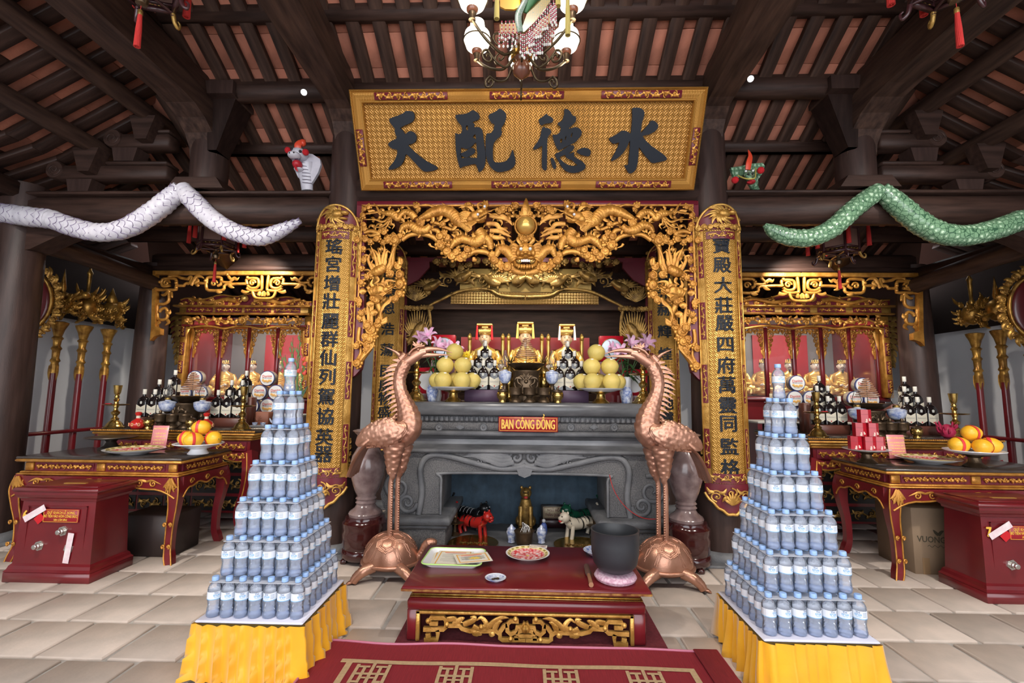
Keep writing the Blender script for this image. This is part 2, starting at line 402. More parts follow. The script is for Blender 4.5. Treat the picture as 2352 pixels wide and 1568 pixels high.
# columns, plinths
def column(x, y, r, h, name='column'):
    c = roof_part(name)
    c.location = (x, y, 0)
    MB().lathe([(r*1.1,.09),(r*1.14,.5),(r*1.13,1.1),(r*1.06,2.0),(r*.98,h-.2),(r*.96,h)], 28).build('shaft', WOODZ, c)
    MB().lathe([(r*1.35,.0),(r*1.42,.03),(r*1.35,.07),(r*1.18,.09)], 28).build('stone_base', STONE, c)
    MB().box((0,0,.012), (r*3.3, r*3.3, .024), bev=.005).build('plinth', STONE, c)
    return c
for sx in (-1,1):
    column(sx*CX, CY, CR, 3.6); column(sx*OX, CY, CR*1.05, 3.15)
    column(sx*CX, BY, CR*.95, 2.95); column(sx*OX, BY+.02, CR*.95, 2.85)
# beams
def beam_x(x0, x1, y, z0, z1, dep, m=WOOD, name='beam', bev=.04):
    return tag(MB().box(((x0+x1)/2, y, (z0+z1)/2), (abs(x1-x0), dep, z1-z0), bev=bev).build(name, m), kind='structure')
def beam_y(x, y0, y1, z0, z1, wid, m=WOODY, name='beam', bev=.03):
    return tag(MB().box((x, (y0+y1)/2, (z0+z1)/2), (wid, y1-y0, z1-z0), bev=bev).build(name, m), kind='structure')
zv = lambda v, y: AY(1205, v, y).z
beam_x(-CX, CX, CY-.02, zv(461,3.93), zv(461,3.93)+.22, .2)             # lintel over the gate
beam_x(-CX, CX, 3.84, zv(206,3.78), zv(172,3.78), .12, bev=.02)           # purlin behind the name board
beam_x(-3.0, 3.0, 3.36, zv(30,3.3), zv(30,3.3)+.16, .14)               # upper purlin
beam_x(-CX, CX, BY, zv(586,BY), zv(540,BY), .18)                         # rear lintel, centre
for sx in (-1,1):
    zb, zt = zv(505,3.92), zv(437,3.92)
    b = beam_x(sx*(CX+.1), sx*(OX+1.0), CY, zb, zt-.025, .2, bev=.06)
    beam_x(sx*(CX+.1), sx*(OX+1.0), CY, zt-.03, zt, .23, bev=.01)
    beam_x(sx*CX, sx*3.1, 3.84, zv(215,3.76), zv(166,3.76), .15)         # purlin A
    beam_x(sx*CX, sx*3.2, 4.36, zv(347,4.3), zv(316,4.3), .12, bev=.05)# purlin B
    beam_x(sx*(CX+.1), sx*(OX), 5.1, zv(556,5.1), zv(522,5.1), .12, bev=.04)
    # rear lintel over the fret
    beam_x(sx*CX, sx*OX, BY, zv(626,BY), zv(588,BY), .2, bev=.03)
    beam_x(sx*CX, sx*OX, BY-.02, zv(629,BY), zv(619,BY), .25, bev=.01)
    # tie beams to the back row
    beam_y(sx*OX, CY, BY, 2.6, 2.8, .16); beam_y(sx*CX, CY, BY, 2.78, 3.02, .16)
    # beams over the nave, tapering towards the column and curving down into it
    def nave(x, w0, w1, ya, zb0, ye, zb1, zc, hgt):
        mb = MB(); pts = [(.4, zb0+.02, w0, hgt)]
        for i in range(5): t = i/4; pts.append((ya+(ye-ya)*t, zb0+(zb1-zb0)*t, w0+(w1-w0)*t, hgt))
        for i in range(1,6):
            t = i/5; a = t*PI/2; pts.append((ye+(CY-.06-ye)*math.sin(a)*.95, zb1-(zb1-zc)*(1-math.cos(a)), w1, hgt+(zb1-zc)*(1-math.cos(a))))
        vs = []; fs = []
        for (y, z, w_, h) in pts: vs += [(x-w_/2,y,z),(x+w_/2,y,z),(x+w_*.55,y,z+h*.5),(x+w_*.4,y,z+h),(x-w_*.4,y,z+h),(x-w_*.55,y,z+h*.5)]
        for i in range(len(pts)-1):
            for j in range(6): j2 = (j+1) % 6; fs.append((i*6+j,i*6+j2,i*6+6+j2,i*6+6+j))
        fs += [tuple(range(5,-1,-1)), tuple(range(len(vs)-6,len(vs)))]
        mb.add(vs, fs)
        tag(mb.build('beam', WOODY, smooth=False), kind='structure')
    nave(sx*CX, .30, .20, 2.3, 3.83, 3.64, 3.74, 3.30, .34)
    nave(sx*2.9, .27, .25, 2.3, 3.74, 3.45, 3.72, 3.36, .33)
    # wedge bracket beside the king post
    mb = MB()
    for (z0_, z1_, a0_, b0_, a1_, b1_, y0_, y1_) in ((3.42,3.86,2.74,2.82,2.56,2.82,3.86,3.80),(3.86,3.98,2.54,2.82,2.54,2.82,3.72,3.72)):
        mb.add([(sx*a0_,y0_,z0_),(sx*b0_,y0_,z0_),(sx*b0_,4.04,z0_),(sx*a0_,4.04,z0_),(sx*a1_,y1_,z1_),(sx*b1_,y1_,z1_),(sx*b1_,4.04,z1_),(sx*a1_,4.04,z1_)], [(0,1,2,3),(4,5,6,7),(0,1,5,4),(1,2,6,5),(2,3,7,6),(3,0,4,7)]); tag(mb.build('bracket', WOODZ, smooth=False), kind='structure')
    # king post with seat block
    kp = roof_part('king_post'); kp.location = (sx*2.9, CY, zt)
    MB().lathe([(.15,.0),(.155,.3),(.145,.85)], 24).build('shaft', WOODZ, kp)
    MB().prism([(-.25,0),(.25,0),(.18,.1),(-.18,.1)], -.17, .17).build('seat_block', WOOD, kp, smooth=False)
    # carved arms with rolled ends running out from the king post
    def arm(u0, u1, v0, v1, nm='bracket_arm'):
        if sx < 0: p, q = AY(u0, v0, CY-.05), AY(u1, v1, CY-.05)
        else: p, q = AY(2*1205-u0, v0, CY-.05), AY(2*1205-u1, v1, CY-.05)
        h = p.z-q.z; e = roof_part(nm); e.location = (q.x, CY, q.z)
        L = p.x-q.x
        MB().box((L/2, 0, h*.42), (abs(L), .15, h*.78), bev=.02).build('arm', WOOD, e)
        MB().box((L*.72, 0, h*.9), (abs(L)*.55, .16, h*.2), bev=.01).build('cap', WOOD, e)
        MB().lathe([(h*.46,-.085),(h*.5,-.07),(h*.5,.07),(h*.46,.085)], 20, T=xf((0,0,h*.5),(PI/2,0,0))).build('roll', WOOD, e)
        mb = MB(); mb.tube(spiral((0,-.085,h*.5), h*.36, 1.5, sx, 0), h*.05, 5); mb.build('roll_scroll', WOOD, e)
        MB().prism([(-.09,-h*.75),(.09,-h*.75),(.12,0),(-.12,0)], -.07, .07).build('block', WOODZ, e, smooth=False, loc=(L*.22,0,0))
    arm(395, 262, 300, 341); arm(390, 130, 372, 413)
    # purlins of the aisle roof
    for (px_, pz_, r) in ((3.44,3.8,.075),(3.93,3.5,.075)):
        p = Vector((sx*px_, CY, pz_))
        tag(MB().tube([(p.x,.3,p.z),(p.x,CY+.45,p.z)], r, 14).build('purlin', WOODY), kind='structure')
        tag(MB().prism([(-.05,-.22),(.05,-.22),(.12,.0),(-.12,.0)], -.06, .06).build('purlin_block', WOOD, smooth=False, loc=(p.x, CY-.1, p.z-.05)), kind='structure')
    beam_y(sx*OX, .3, CY, 3.0, 3.16, .18)
    # knee brackets at the outer column and brace down from its head
    mb = MB(); mb.prism([(0,0),(.55,0),(.5,-.08),(.3,-.16),(.1,-.26),(0,-.28)], -.09, .09)
    o = mb.build('bracket', WOOD, smooth=False, loc=(sx*(OX-.1), CY, zb)); o.scale = (-sx,1,1); tag(o, kind='structure')
    mb = MB(); mb.tube([(sx*(OX-.15),CY+.1,2.66),(sx*(OX-.1),BY-.1,2.58)], .09, 12); tag(mb.build('beam', WOODY), kind='structure')
    mb = MB(); a = AY(350,505,4.2); b = AY(320,625,4.6)
    mb.tube([(sx*3.35,4.3,3.35),(sx*3.6,5.4,2.85)], .10, 4, square=True); tag(mb.build('strut', WOODY), kind='structure')
# dark inner shrine room behind the altar
tag(MB().box((0, 6.62, 1.5), (3.4, .1, 3.0)).build('wall_shrine', WOOD, smooth=False), kind='structure')
tag(MB().box((0, 5.95, 2.62), (3.3, .06, .5)).build('wall_shrine_header', WOOD, smooth=False), kind='structure')
for sx in (-1,1): tag(MB().box((sx*1.75, 6.25, 1.5), (.1, .8, 3.0)).build('wall_shrine_side', WOOD, smooth=False), kind='structure')
# ================================================================ carved and gilded boards
def vine(mb, x0, x1, zc, h, y, r, mi=0, curls=None, leafy=True):
    """a running scroll of stem, curls and leaves along x, in relief towards -y"""
    L = x1-x0; n = curls or max(2, round(L/(h*1.15))); st = []
    for i in range(n*4+1):
        t = i/(n*4); st.append((x0+L*t, y, zc+h*.22*math.sin(t*n*PI)))
    mb.tube(cr(st, 2), r, 5, .8, mi=mi)
    for i in range(n):
        t = (i+.5)/n; s = 1 if i % 2 == 0 else -1; c = (x0+L*t, y-r*.3, zc-s*h*.12)
        mb.tube(spiral(c, h*.30, 1.4, s*(1 if i % 3 else -1), 0, -s*PI/2, 14), [r*.95*(1-.5*k/14) for k in range(15)], 5, .9, mi=mi)
        mb.ball((c[0], c[1]-r*.4, c[2]), r*1.5, 6, 4, mi)
        if leafy:
            for q in (-1,1):
                e = (x0+L*t+q*h*.48, y, zc+s*h*.40); lick(mb, [(x0+L*t+q*h*.12, y, zc+s*h*.12), (x0+L*t+q*h*.34, y-r, zc+s*h*.16), e], r*2.0, 3, .6, mi)
def bend(mb, R, ang0=0):
    """wrap flat x onto an upright cylinder of radius R about the origin; y becomes depth from the surface, facing -y"""
    for p in mb.v:
        a = p.x/R+ang0; q = R-p.y; x, y = q*math.sin(a), -q*math.cos(a); p.x, p.y = x, y
def mirror_mesh(me):
    m = me.copy(); m.transform(Matrix.Diagonal((-1,1,1,1))); m.flip_normals(); return m
def poly(mb, loops, y0, y1, mi=0, bev=0):
    """extruded outline with holes; loops of (x,z)"""
    from mathutils.geometry import tessellate_polygon
    flat = [p for l in loops for p in l]; n = len(flat); vs = [(p[0], y0, p[1]) for p in flat]+[(p[0], y1, p[1]) for p in flat]; fs = []; o = 0
    for l in loops:
        k = len(l)
        for i in range(k): fs.append((o+i, o+(i+1) % k, n+o+(i+1) % k, n+o+i))
        o += k
    tr = tessellate_polygon([[Vector((p[0], p[1], 0)) for p in l] for l in loops])
    fs += [tuple(t) for t in tr]+[tuple(n+i for i in reversed(t)) for t in tr]
    mb.add(vs, fs, mi)
# ---------------------------------------------------------------- name board
LATT = lattice('key_fret_board', 24, (.54,.27,.055), (.17,.065,.01)); LATTC = lattice('key_fret_couplet', 28, (.64,.36,.08), (.22,.095,.016))
pb = AY(1210, 437, 3.80); pt = AY(1210, 203, 3.43); pb.x = pt.x = 0
pl_z = (pt-pb); PH = pl_z.length; pl_z.normalize(); pl_x = Vector((1,0,0)); pl_n = pl_x.cross(pl_z)
def on_pl(u, v):
    d = ray(u, v); t = (pb-CPOS).dot(pl_n)/d.dot(pl_n); q = CPOS+d*t-pb; return (q.dot(pl_x), q.dot(pl_z))
tilt = math.atan2(pl_z.y, pl_z.z)
nb = thing('name_board', 'large gilded name board with four black brush characters hanging under the roof', 'sign board', pb); nb.rotation_euler = (-tilt, 0, 0)
PWH = 1.40; FW = .098
MB().box((0, .03, PH/2), (PWH*2-.06, .03, PH-.06)).build('panel', LATT, nb, smooth=False)
def frame_bar(pts, name, par, m, prof):
    """mitred bar: outline given by outer/inner corner pairs; prof = (inset, y) rows"""
    vs = []; fs = []; k = len(prof)
    for (ox, oz, ix, iz) in pts:
        for t, y in prof: vs.append((ox+(ix-ox)*t, y, oz+(iz-oz)*t))
    n = len(pts)
    for a in range(n-1):
        for j in range(k-1): fs.append((a*k+j, a*k+j+1, (a+1)*k+j+1, (a+1)*k+j))
    fs += [tuple(range(k)), tuple(range((n-1)*k, n*k))]
    return MB().add(vs, fs).build(name, m, par, smooth=False)
PR = [(0,.045),(0,-.022),(.10,-.034),(.16,-.028),(.2,-.02),(.5,-.030),(.8,-.02),(.84,-.028),(.93,-.03),(1,-.018),(1,.02)]
def rect_frame(par, hw, z0, z1, fw, m, prof=PR, name='frame'):
    A = (-hw,z0,-hw+fw,z0+fw); B = (hw,z0,hw-fw,z0+fw); C = (hw,z1,hw-fw,z1-fw); D = (-hw,z1,-hw+fw,z1-fw)
    for a, b in ((A,B),(B,C),(C,D),(D,A)): frame_bar([a,b], name, par, m, prof)
rect_frame(nb, PWH, 0, PH, FW, lattice('frame_diaper', 48, (.56,.28,.055), (.24,.10,.012), .6))
for (x0, x1) in ((-1.20,-.62),(-.29,.29),(.58,1.20)):
    for z in (FW*.5, PH-FW*.5):
        o = MB(); o.box((0,0,0), (x1-x0, .008, FW*.55), bev=.003); c = o.build('cartouche', MAROON, nb, loc=((x0+x1)/2, -.031, z))
        mb = MB(); vine(mb, x0-(x0+x1)/2+.02, x1-(x0+x1)/2-.02, 0, FW*.62, -.008, .0055); mb.build('scroll_relief', GOLD, c)
for sx in (-1,1):
    o = MB(); o.box((0,0,0), (FW*.55, .008, .28), bev=.003); c = o.build('cartouche', MAROON, nb, loc=(sx*(PWH-FW/2), -.031, PH*.44))
    mb = MB(); vine(mb, -.13, .13, 0, FW*.62, -.008, .0055)
    for p in mb.v: p.x, p.z = p.z, p.x
    mb.build('scroll_relief', GOLD, c)
def zc3(L): return [on_pl(870+x/6.918, 230+y/6.918) for x, y in L]
def zc4(L): return [on_pl(1200+x/6.533, 230+y/6.533) for x, y in L]
def sm(L): return [(p[0], p[1]) for p in cr([(a,b) for a,b in L], 2, True)]
CH = {
 'tian': [[zc3([(170,300),(300,250),(400,205),(430,175),(520,175),(565,215),(570,290),(530,350),(420,400),(345,445),(385,480),(425,540),(460,510),(510,490),(570,520),(605,580),(590,650),(540,690),(470,715),(560,810),(680,910),(800,990),(900,1040),(938,1078),(900,1110),(800,1132),(720,1130),(640,1060),(540,950),(440,855),(415,930),(360,1030),(270,1085),(200,1103),(160,1098),(180,1050),(240,980),(285,890),(300,795),(230,775),(175,735),(155,690),(220,640),(292,605),(270,540),(255,480),(265,460),(210,390)])]],
 'pei': [[zc3([(1222,238),(1330,225),(1420,205),(1490,160),(1560,190),(1603,245),(1595,300),(1550,325),(1490,350),(1525,385),(1515,430),(1570,425),(1630,450),(1655,520),(1670,650),(1690,780),(1700,860),(1695,980),(1670,1080),(1605,1142),(1580,1110),(1545,1020),(1480,1020),(1400,1040),(1330,1060),(1300,1080),(1270,1010),(1240,880),(1225,740),(1218,540),(1225,525),(1270,540),(1315,520),(1325,490),(1320,415),(1280,370),(1240,310)]),
     zc3([(1390,410),(1415,405),(1422,440),(1415,475),(1390,470)]), zc3([(1495,590),(1515,550),(1540,548),(1545,625),(1520,605)]),
     zc3([(1308,755),(1370,772),(1430,768),(1490,725),(1545,670),(1556,760),(1565,912),(1440,905),(1330,925),(1312,890)])],
     [zc3([(1300,848),(1400,800),(1450,758),(1510,765),(1533,800),(1525,840),(1480,870),(1400,912),(1345,895),(1300,870)])],
     [zc3([(1745,265),(1765,225),(1830,195),(1880,165),(1915,132),(1970,160),(2020,210),(2025,280),(2000,360),(1945,450),(1957,500),(1945,560),(1890,610),(1835,670),(1815,750),(1815,900),(1830,970),(1880,990),(1950,985),(2030,960),(2085,890),(2110,820),(2127,785),(2145,840),(2165,920),(2172,990),(2150,1050),(2080,1105),(1980,1135),(1900,1140),(1820,1105),(1750,1020),(1710,900),(1700,800),(1698,640),(1710,545),(1730,525),(1775,525),(1820,480),(1838,385),(1800,370),(1765,320)])]],
 'de': [[zc4([(245,320),(255,285),(310,245),(355,200),(385,232),(440,255),(462,290),(455,320),(430,340),(340,355),(275,378)])],
     [zc4([(322,398),(345,415),(400,425),(430,460),(425,500),(390,540),(372,600),(370,760),(368,960),(362,1040),(340,1052),(305,1035),(290,980),(292,820),(296,690),(260,705),(200,738),(162,735),(175,690),(230,620),(270,530),(290,430)])],
     [zc4([(628,135),(680,140),(725,180),(748,232),(790,240),(805,280),(790,330),(740,380),(690,430),(750,415),(800,405),(860,430),(887,470),(880,520),(840,580),(790,630),(720,665),(630,710),(545,752),(500,690),(470,610),(450,520),(500,518),(540,500),(568,460),(572,400),(530,370),(535,340),(590,310),(612,260),(625,200)]),
      zc4([(560,600),(580,578),(596,585),(592,625),(575,645)]), zc4([(638,565),(657,530),(652,580),(640,597)]), zc4([(733,505),(752,485),(740,545),(722,552)])],
     [zc4([(485,815),(570,770),(650,715),(700,680),(740,675),(772,690),(768,730),(740,765),(690,795),(740,795),(765,778),(777,800),(775,845),(850,890),(915,935),(945,985),(940,1020),(900,1055),(830,1082),(760,1090),(690,1080),(620,1040),(570,970),(530,900)]),
      zc4([(555,860),(600,835),(640,820),(650,850),(685,880),(740,900),(790,945),(822,975),(760,985),(690,972),(620,930)])],
     [zc4([(812,770),(850,735),(920,713),(985,725),(1022,765),(1018,810),(985,842),(900,825),(840,800)])],
     [zc4([(422,885),(440,858),(465,880),(490,930),(507,985),(500,1020),(480,1035),(455,1010),(435,950)])]],
 'shui': [[zc4([(1642,128),(1690,113),(1760,118),(1810,150),(1827,200),(1815,260),(1790,330),(1780,420),(1772,495),(1830,430),(1890,360),(1915,318),(1950,305),(1995,325),(2033,375),(2020,425),(1970,475),(1880,520),(1800,540),(1860,620),(1950,700),(2060,775),(2140,840),(2163,885),(2120,910),(2030,930),(1940,940),(1880,880),(1810,800),(1745,705),(1738,800),(1725,930),(1700,1030),(1650,1085),(1605,1097),(1575,1070),(1545,1010),(1525,975),(1582,970),(1590,880),(1605,740),(1610,600),(1570,690),(1500,800),(1420,870),(1330,915),(1345,860),(1400,760),(1450,635),(1370,655),(1320,620),(1302,570),(1400,520),(1470,470),(1510,455),(1570,470),(1620,500),(1635,380),(1645,240)])]],
}
for k, shapes in CH.items():
    mb = MB()
    for loops in shapes: poly(mb, [sm(l) for l in loops], -.012, .016)
    mb.build('character', BLACKW, nb, smooth=False)
# ---------------------------------------------------------------- upright couplet boards wrapped round the columns
def couplet(x, y, R, z0, z1, chars, zs, size, label, inner=False, name='couplet_board', up_mirror=False):
    t = thing(name, label, 'couplet board', (x, y, z0)); H = z1-z0; th = .80; W = R*th
    NA = 18
    def arc(s0, s1, za, zb, d0, d1, nm, m, par=t, shape=None):
        mb = MB(); vs = []; fs = []; n = NA
        for d in (d0, d1):
            for z in (za, zb):
                for i in range(n+1): vs.append((s0+(s1-s0)*i/n, d, z))
        k = n+1
        for i in range(n):
            fs += [(i,i+1,k+i+1,k+i),(2*k+i,3*k+i,3*k+i+1,2*k+i+1),(i,2*k+i,2*k+i+1,i+1),(k+i,k+i+1,3*k+i+1,3*k+i)]
        fs += [(0,k,3*k,2*k),(n,2*k+n,3*k+n,k+n)]
        mb.add(vs, fs); bend(mb, R); return mb.build(nm, m, par)
    zb, zt = H*.105, H*.917
    arc(-W, W, zb, zt, .0, -.022, 'panel', LATTC)
    bw = W*.30
    for sx in (-1,1):
        s0, s1 = (sx*W, sx*(W-bw)); s0, s1 = min(s0,s1), max(s0,s1)
        arc(s0, s1, zb, zt, -.02, -.030, 'border', GOLD2)
        nseg = 4
        for i in range(nseg):
            za = zb+(zt-zb)*(i+.22)/nseg; zz = za+(zt-zb)*.60/nseg
            c = arc(s0+bw*.16, s1-bw*.16, za, zz, -.030, -.034, 'cartouche', MAROON)
            mb = MB(); vine(mb, -(zz-za)*.46, (zz-za)*.46, 0, bw*.62, -.036, bw*.055, curls=4)
            for p in mb.v: p.x, p.z = p.z+(s0+s1)/2, p.x+(za+zz)/2
            bend(mb, R); mb.build('scroll_relief', GOLD2, c)
        mb = MB()
        for ss in (s0, s1): mb.box((ss, -.032, (zb+zt)/2), (.007, .012, zt-zb))
        bend(mb, R); mb.build('beading', GOLD2, t)
    # top: maroon head plate with gilded dragon face, bottom: lotus skirt
    def fan(pts, d0, d1, nm, m):
        mb = MB(); poly(mb, [pts], d1, d0)
        bend(mb, R); return mb.build(nm, m, t)
    N_ = 14
    arcpts = [(-W*1.02, zt)]+[(W*1.02*math.cos(PI-PI*i/N_), zt+(H-zt)*math.sin(PI*i/N_)**.75) for i in range(1, N_)]+[(W*1.02, zt)]
    # subdivide along s so that the plate bends
    def strip(zlo, zhi, d0, d1, nm, m, n=16):
        mb = MB(); vs = []; fs = []
        for d in (d0, d1):
            for i in range(n+1):
                s = -W*1.02+2.04*W*i/n; vs += [(s, d, zlo(s)), (s, d, zhi(s))]
        k = 2*(n+1)
        for i in range(n):
            a = 2*i; fs += [(a,a+1,a+3,a+2),(k+a,k+a+2,k+a+3,k+a+1),(a,a+2,k+a+2,k+a),(a+1,k+a+1,k+a+3,a+3)]
        fs += [(0,k,k+1,1),(k-2,k-1,2*k-1,2*k-2)]
        mb.add(vs, fs); bend(mb, R); return mb.build(nm, m, t)
    strip(lambda s: zt, lambda s: zt+(H-zt)*max(0,1-(s/(W*1.03))**2)**.55, 0, -.03, 'head_plate', MAROON)
    mb = MB()
    top = [(s, -.034, zt+(H-zt)*max(0,1-(s/(W*1.03))**2)**.55) for s in [W*1.02*(-1+2*i/20) for i in range(21)]]
    mb.tube(top, .011, 6, 1); mb.tube([(-W,-.034,zt),(W,-.034,zt)], .009, 6)
    bend(mb, R); mb.build('head_rim', GOLD2, t)
    mb = MB(); g = H-zt; rnd = random.Random(3)
    zc = zt+g*.62
    mb.ball((W*.12,-.045,zc), (W*.26,.03,g*.17), 10, 7); mb.ball((W*.40,-.06,zc+g*.02), (W*.17,.03,g*.09), 8, 6)
    mb.ball((W*.34,-.05,zc-g*.20), (W*.20,.02,g*.05), 8, 5)
    for e in (-1,1): mb.ball((W*.14+e*W*.10,-.07,zc+g*.12), .008, 8, 6)
    for i in range(16):
        a = PI*.35+PI*1.3*i/15; L_ = W*(.45+.25*rnd.random()); c0 = (W*.05, -.04, zc)
        p1 = (c0[0]+L_*.6*math.cos(a), -.05, zc+L_*.5*math.sin(a)); p2 = (c0[0]+L_*1.2*math.cos(a+.35), -.04, zc+L_*.85*math.sin(a+.35))
        if abs(p2[0]) < W and p2[2] < H and p2[2] > zt: lick(mb, [c0, p1, p2], .012, 4, .6)
    for i in range(9):
        s = -W*.9+1.8*W*i/8; puff(mb, (s, -.038, zt+g*(.10+.05*(i % 2))), W*.14, 1 if i % 2 else -1, i)
    for i in range(5):
        for q in (-1,1): puff(mb, (q*W*(1.0-.03*i), -.03, zt+g*(.5-.30*i)), W*.13, q, i)
    bend(mb, R); mb.build('dragon_relief', GOLD2, t)
    c = arc(-W*.62, W*.62, zt-H*.031, zt-H*.006, -.02, -.030, 'cartouche', MAROON)
    mb = MB(); vine(mb, -W*.55, W*.55, zt-H*.0185, H*.022, -.034, .0035); bend(mb, R); mb.build('scroll_relief', GOLD2, c)
    mb = MB()   # flame tongues hanging at the inner edge
    q = 1 if x < 0 else -1
    for i in range(7):
        z_ = zt-.02-i*.055; lick(mb, [(q*W*.98,-.02,z_+.05),(q*(W*1.13),-.03,z_),(q*(W*1.02+.02*(i % 2)),-.02,z_-.07)], .017, 4, .7)
    for i in range(6):
        z_ = zb+.03+i*.05; puff(mb, (q*W*1.03,-.02,z_), .024, q, i)
    bend(mb, R); mb.build('edge_flames', GOLD2, t)
    c = arc(-W*.85, W*.85, zb+.004, zb+H*.03, -.02, -.030, 'cartouche', MAROON)
    mb = MB(); vine(mb, -W*.8, W*.8, zb+H*.017, H*.026, -.034, .004); bend(mb, R); mb.build('scroll_relief', GOLD2, c)
    strip(lambda s: zb*(.12+.55*(abs(s)/W)**1.6), lambda s: zb, 0, -.024, 'foot_plate', MAROON)
    mb = MB()
    mb.tube([(s,-.03,zb*(.12+.55*(abs(s)/W)**1.6)+.006*math.cos(s/W*18)) for s in [W*1.02*(-1+2*i/24) for i in range(25)]], .012, 6)
    mb.tube([(-W,-.03,zb),(W,-.03,zb)], .008, 6)
    vine(mb, -W*.85, W*.85, zb*.68, zb*.5, -.034, .0065, curls=3)
    for i in range(7): a = PI*(.15+.7*i/6); lick(mb, [(0,-.035,zb*.42),(W*.2*math.cos(a),-.05,zb*.42+zb*.2*math.sin(a)),(W*.34*math.cos(a),-.04,zb*.42+zb*.36*math.sin(a))], .012, 4, .6)
    bend(mb, R); mb.build('lotus_relief', GOLD2, t)
    for ch, zz in zip(chars, zs):
        me = text_mesh(ch, size, ext=.003, bold=.0028 if not inner else .003, sx=.95)
        lo = [v.co for v in me.vertices]
        for v in me.vertices:
            p = v.co; s = p.x; a = s/R; q_ = R+.026-p.y; v.co = (q_*math.sin(a), -q_*math.cos(a), p.z)
        me.materials.clear(); me.materials.append(BLACKW)
        link('character', me, t, (0,0,zz-z0))
    return t
RB = .215
zL = [zv(v+4, 3.8) for v in (567,608,652,693,739,781,824,868,914,960,1008,1047)]
zR = [zv(v, 3.8) for v in (567,611,657,702,742,790,838,882,928,969,1022,1070)]
couplet(-CX-.01, CY, RB, .36, zv(473,3.8), '瑤宮增壯麗群仙列駕協英器', zL, .142, 'tall gilded couplet board on the column beside the white snake, twelve black characters')
couplet(CX+.01, CY, RB, .36, zv(473,3.8), '寶殿大莊嚴四府萬靈同監格', zR, .142, 'tall gilded couplet board on the column beside the green snake, twelve black characters')
zI = [zv(v, BY-.2) for v in (690,725,768,808,850,888,925,958)]
couplet(-CX-.0, BY, RB*.93, .62, zv(560,5.38), '聖德恩浩蕩民康物盛', [zv(v,5.38) for v in (640,675,712,760,808,856,891,921,952)], .155, 'gilded couplet board half hidden behind the crane below the white snake side', True)
couplet(CX+.0, BY, RB*.93, .62, zv(560,5.38), '神光赫輝煌人傑地靈', [zv(v,5.38) for v in (640,675,712,762,812,852,890,925,958)], .155, 'gilded couplet board half hidden behind the crane below the green snake side', True)
# ---------------------------------------------------------------- dragon gate between the columns
GY = 3.86
gate = thing('carved_gate_valance', 'openwork gilded valance of dragons, clouds and a golden pearl in a maroon frame', 'carved valance', (0, GY, 0))
def g1(x, y, d=0): p = AY(820+x/5.88, 455+y/5.88, GY); return (p.x, d, p.z)
def g2(x, y, d=0): p = AY(800+x/4.9, 560+y/4.9, GY); return (p.x, d, p.z)
S1 = GY/F_PX/5.88; S2 = GY/F_PX/4.9
xl, zt_ = AY(821,462,GY).x, AY(1205,461,GY).z
MB().box((0, .03, zt_-.02), (-xl*2, .07, .042), bev=.006).build('frame_top', MAROON, gate)
fp = [(820,462),(837,462),(836,700),(832,830),(828,848),(815,862),(806,868),(815,600)]
for sx in (-1,1):
    mb = MB(); pts = [(AY(u,v,GY).x, AY(u,v,GY).z) for u,v in fp]; poly(mb, [pts], 0, .06)
    me = mb.mesh('frame_side', MAROON, smooth=False)
    link('frame_side', me if sx < 0 else mirror_mesh(me), gate)
mb = MB(); z1 = AY(1205,473,GY).z
mb.box((0,-.008,z1), (-xl*2-.09,.02,.012)); 
for sx in (-1,1): mb.box((sx*(xl+.052), -.008, (z1+AY(836,690,GY).z)/2), (.012,.02,z1-AY(836,690,GY).z))
mb.build('gilt_bead', GOLD, gate, smooth=False)
def spikes(mb, P, R, side, n, L):
    k = len(P)
    for i in range(n):
        j = int((i+.5)/n*(k-2)); a, b = Vector(P[j]), Vector(P[j+1]); t = (b-a).normalized(); nn = Vector((-t.z,0,t.x))*side; r = R[j]
        lick(mb, [a+nn*r*.7, a+nn*(r+L*.5)-t*L*.15, a+nn*(r+L)-t*L*.5], L*.30, 3, .5)
def dragon_body(mb, pts, side=1, sp=8, L=40, g=g1, S=S1, dep=-.03, sc=.16):
    P3 = [g(p[0], p[1], dep)+(p[2]*S,) for p in pts]
    C = cr(P3, 10); P = [c[:3] for c in C]; R = [max(.003, c[3]*1.06) for c in C]
    mb.tube(P, R, 24, .75, scale_h=sc*1.3, nsc=6, srow=36*S)
    if sp: spikes(mb, P, R, side, sp, L*S)
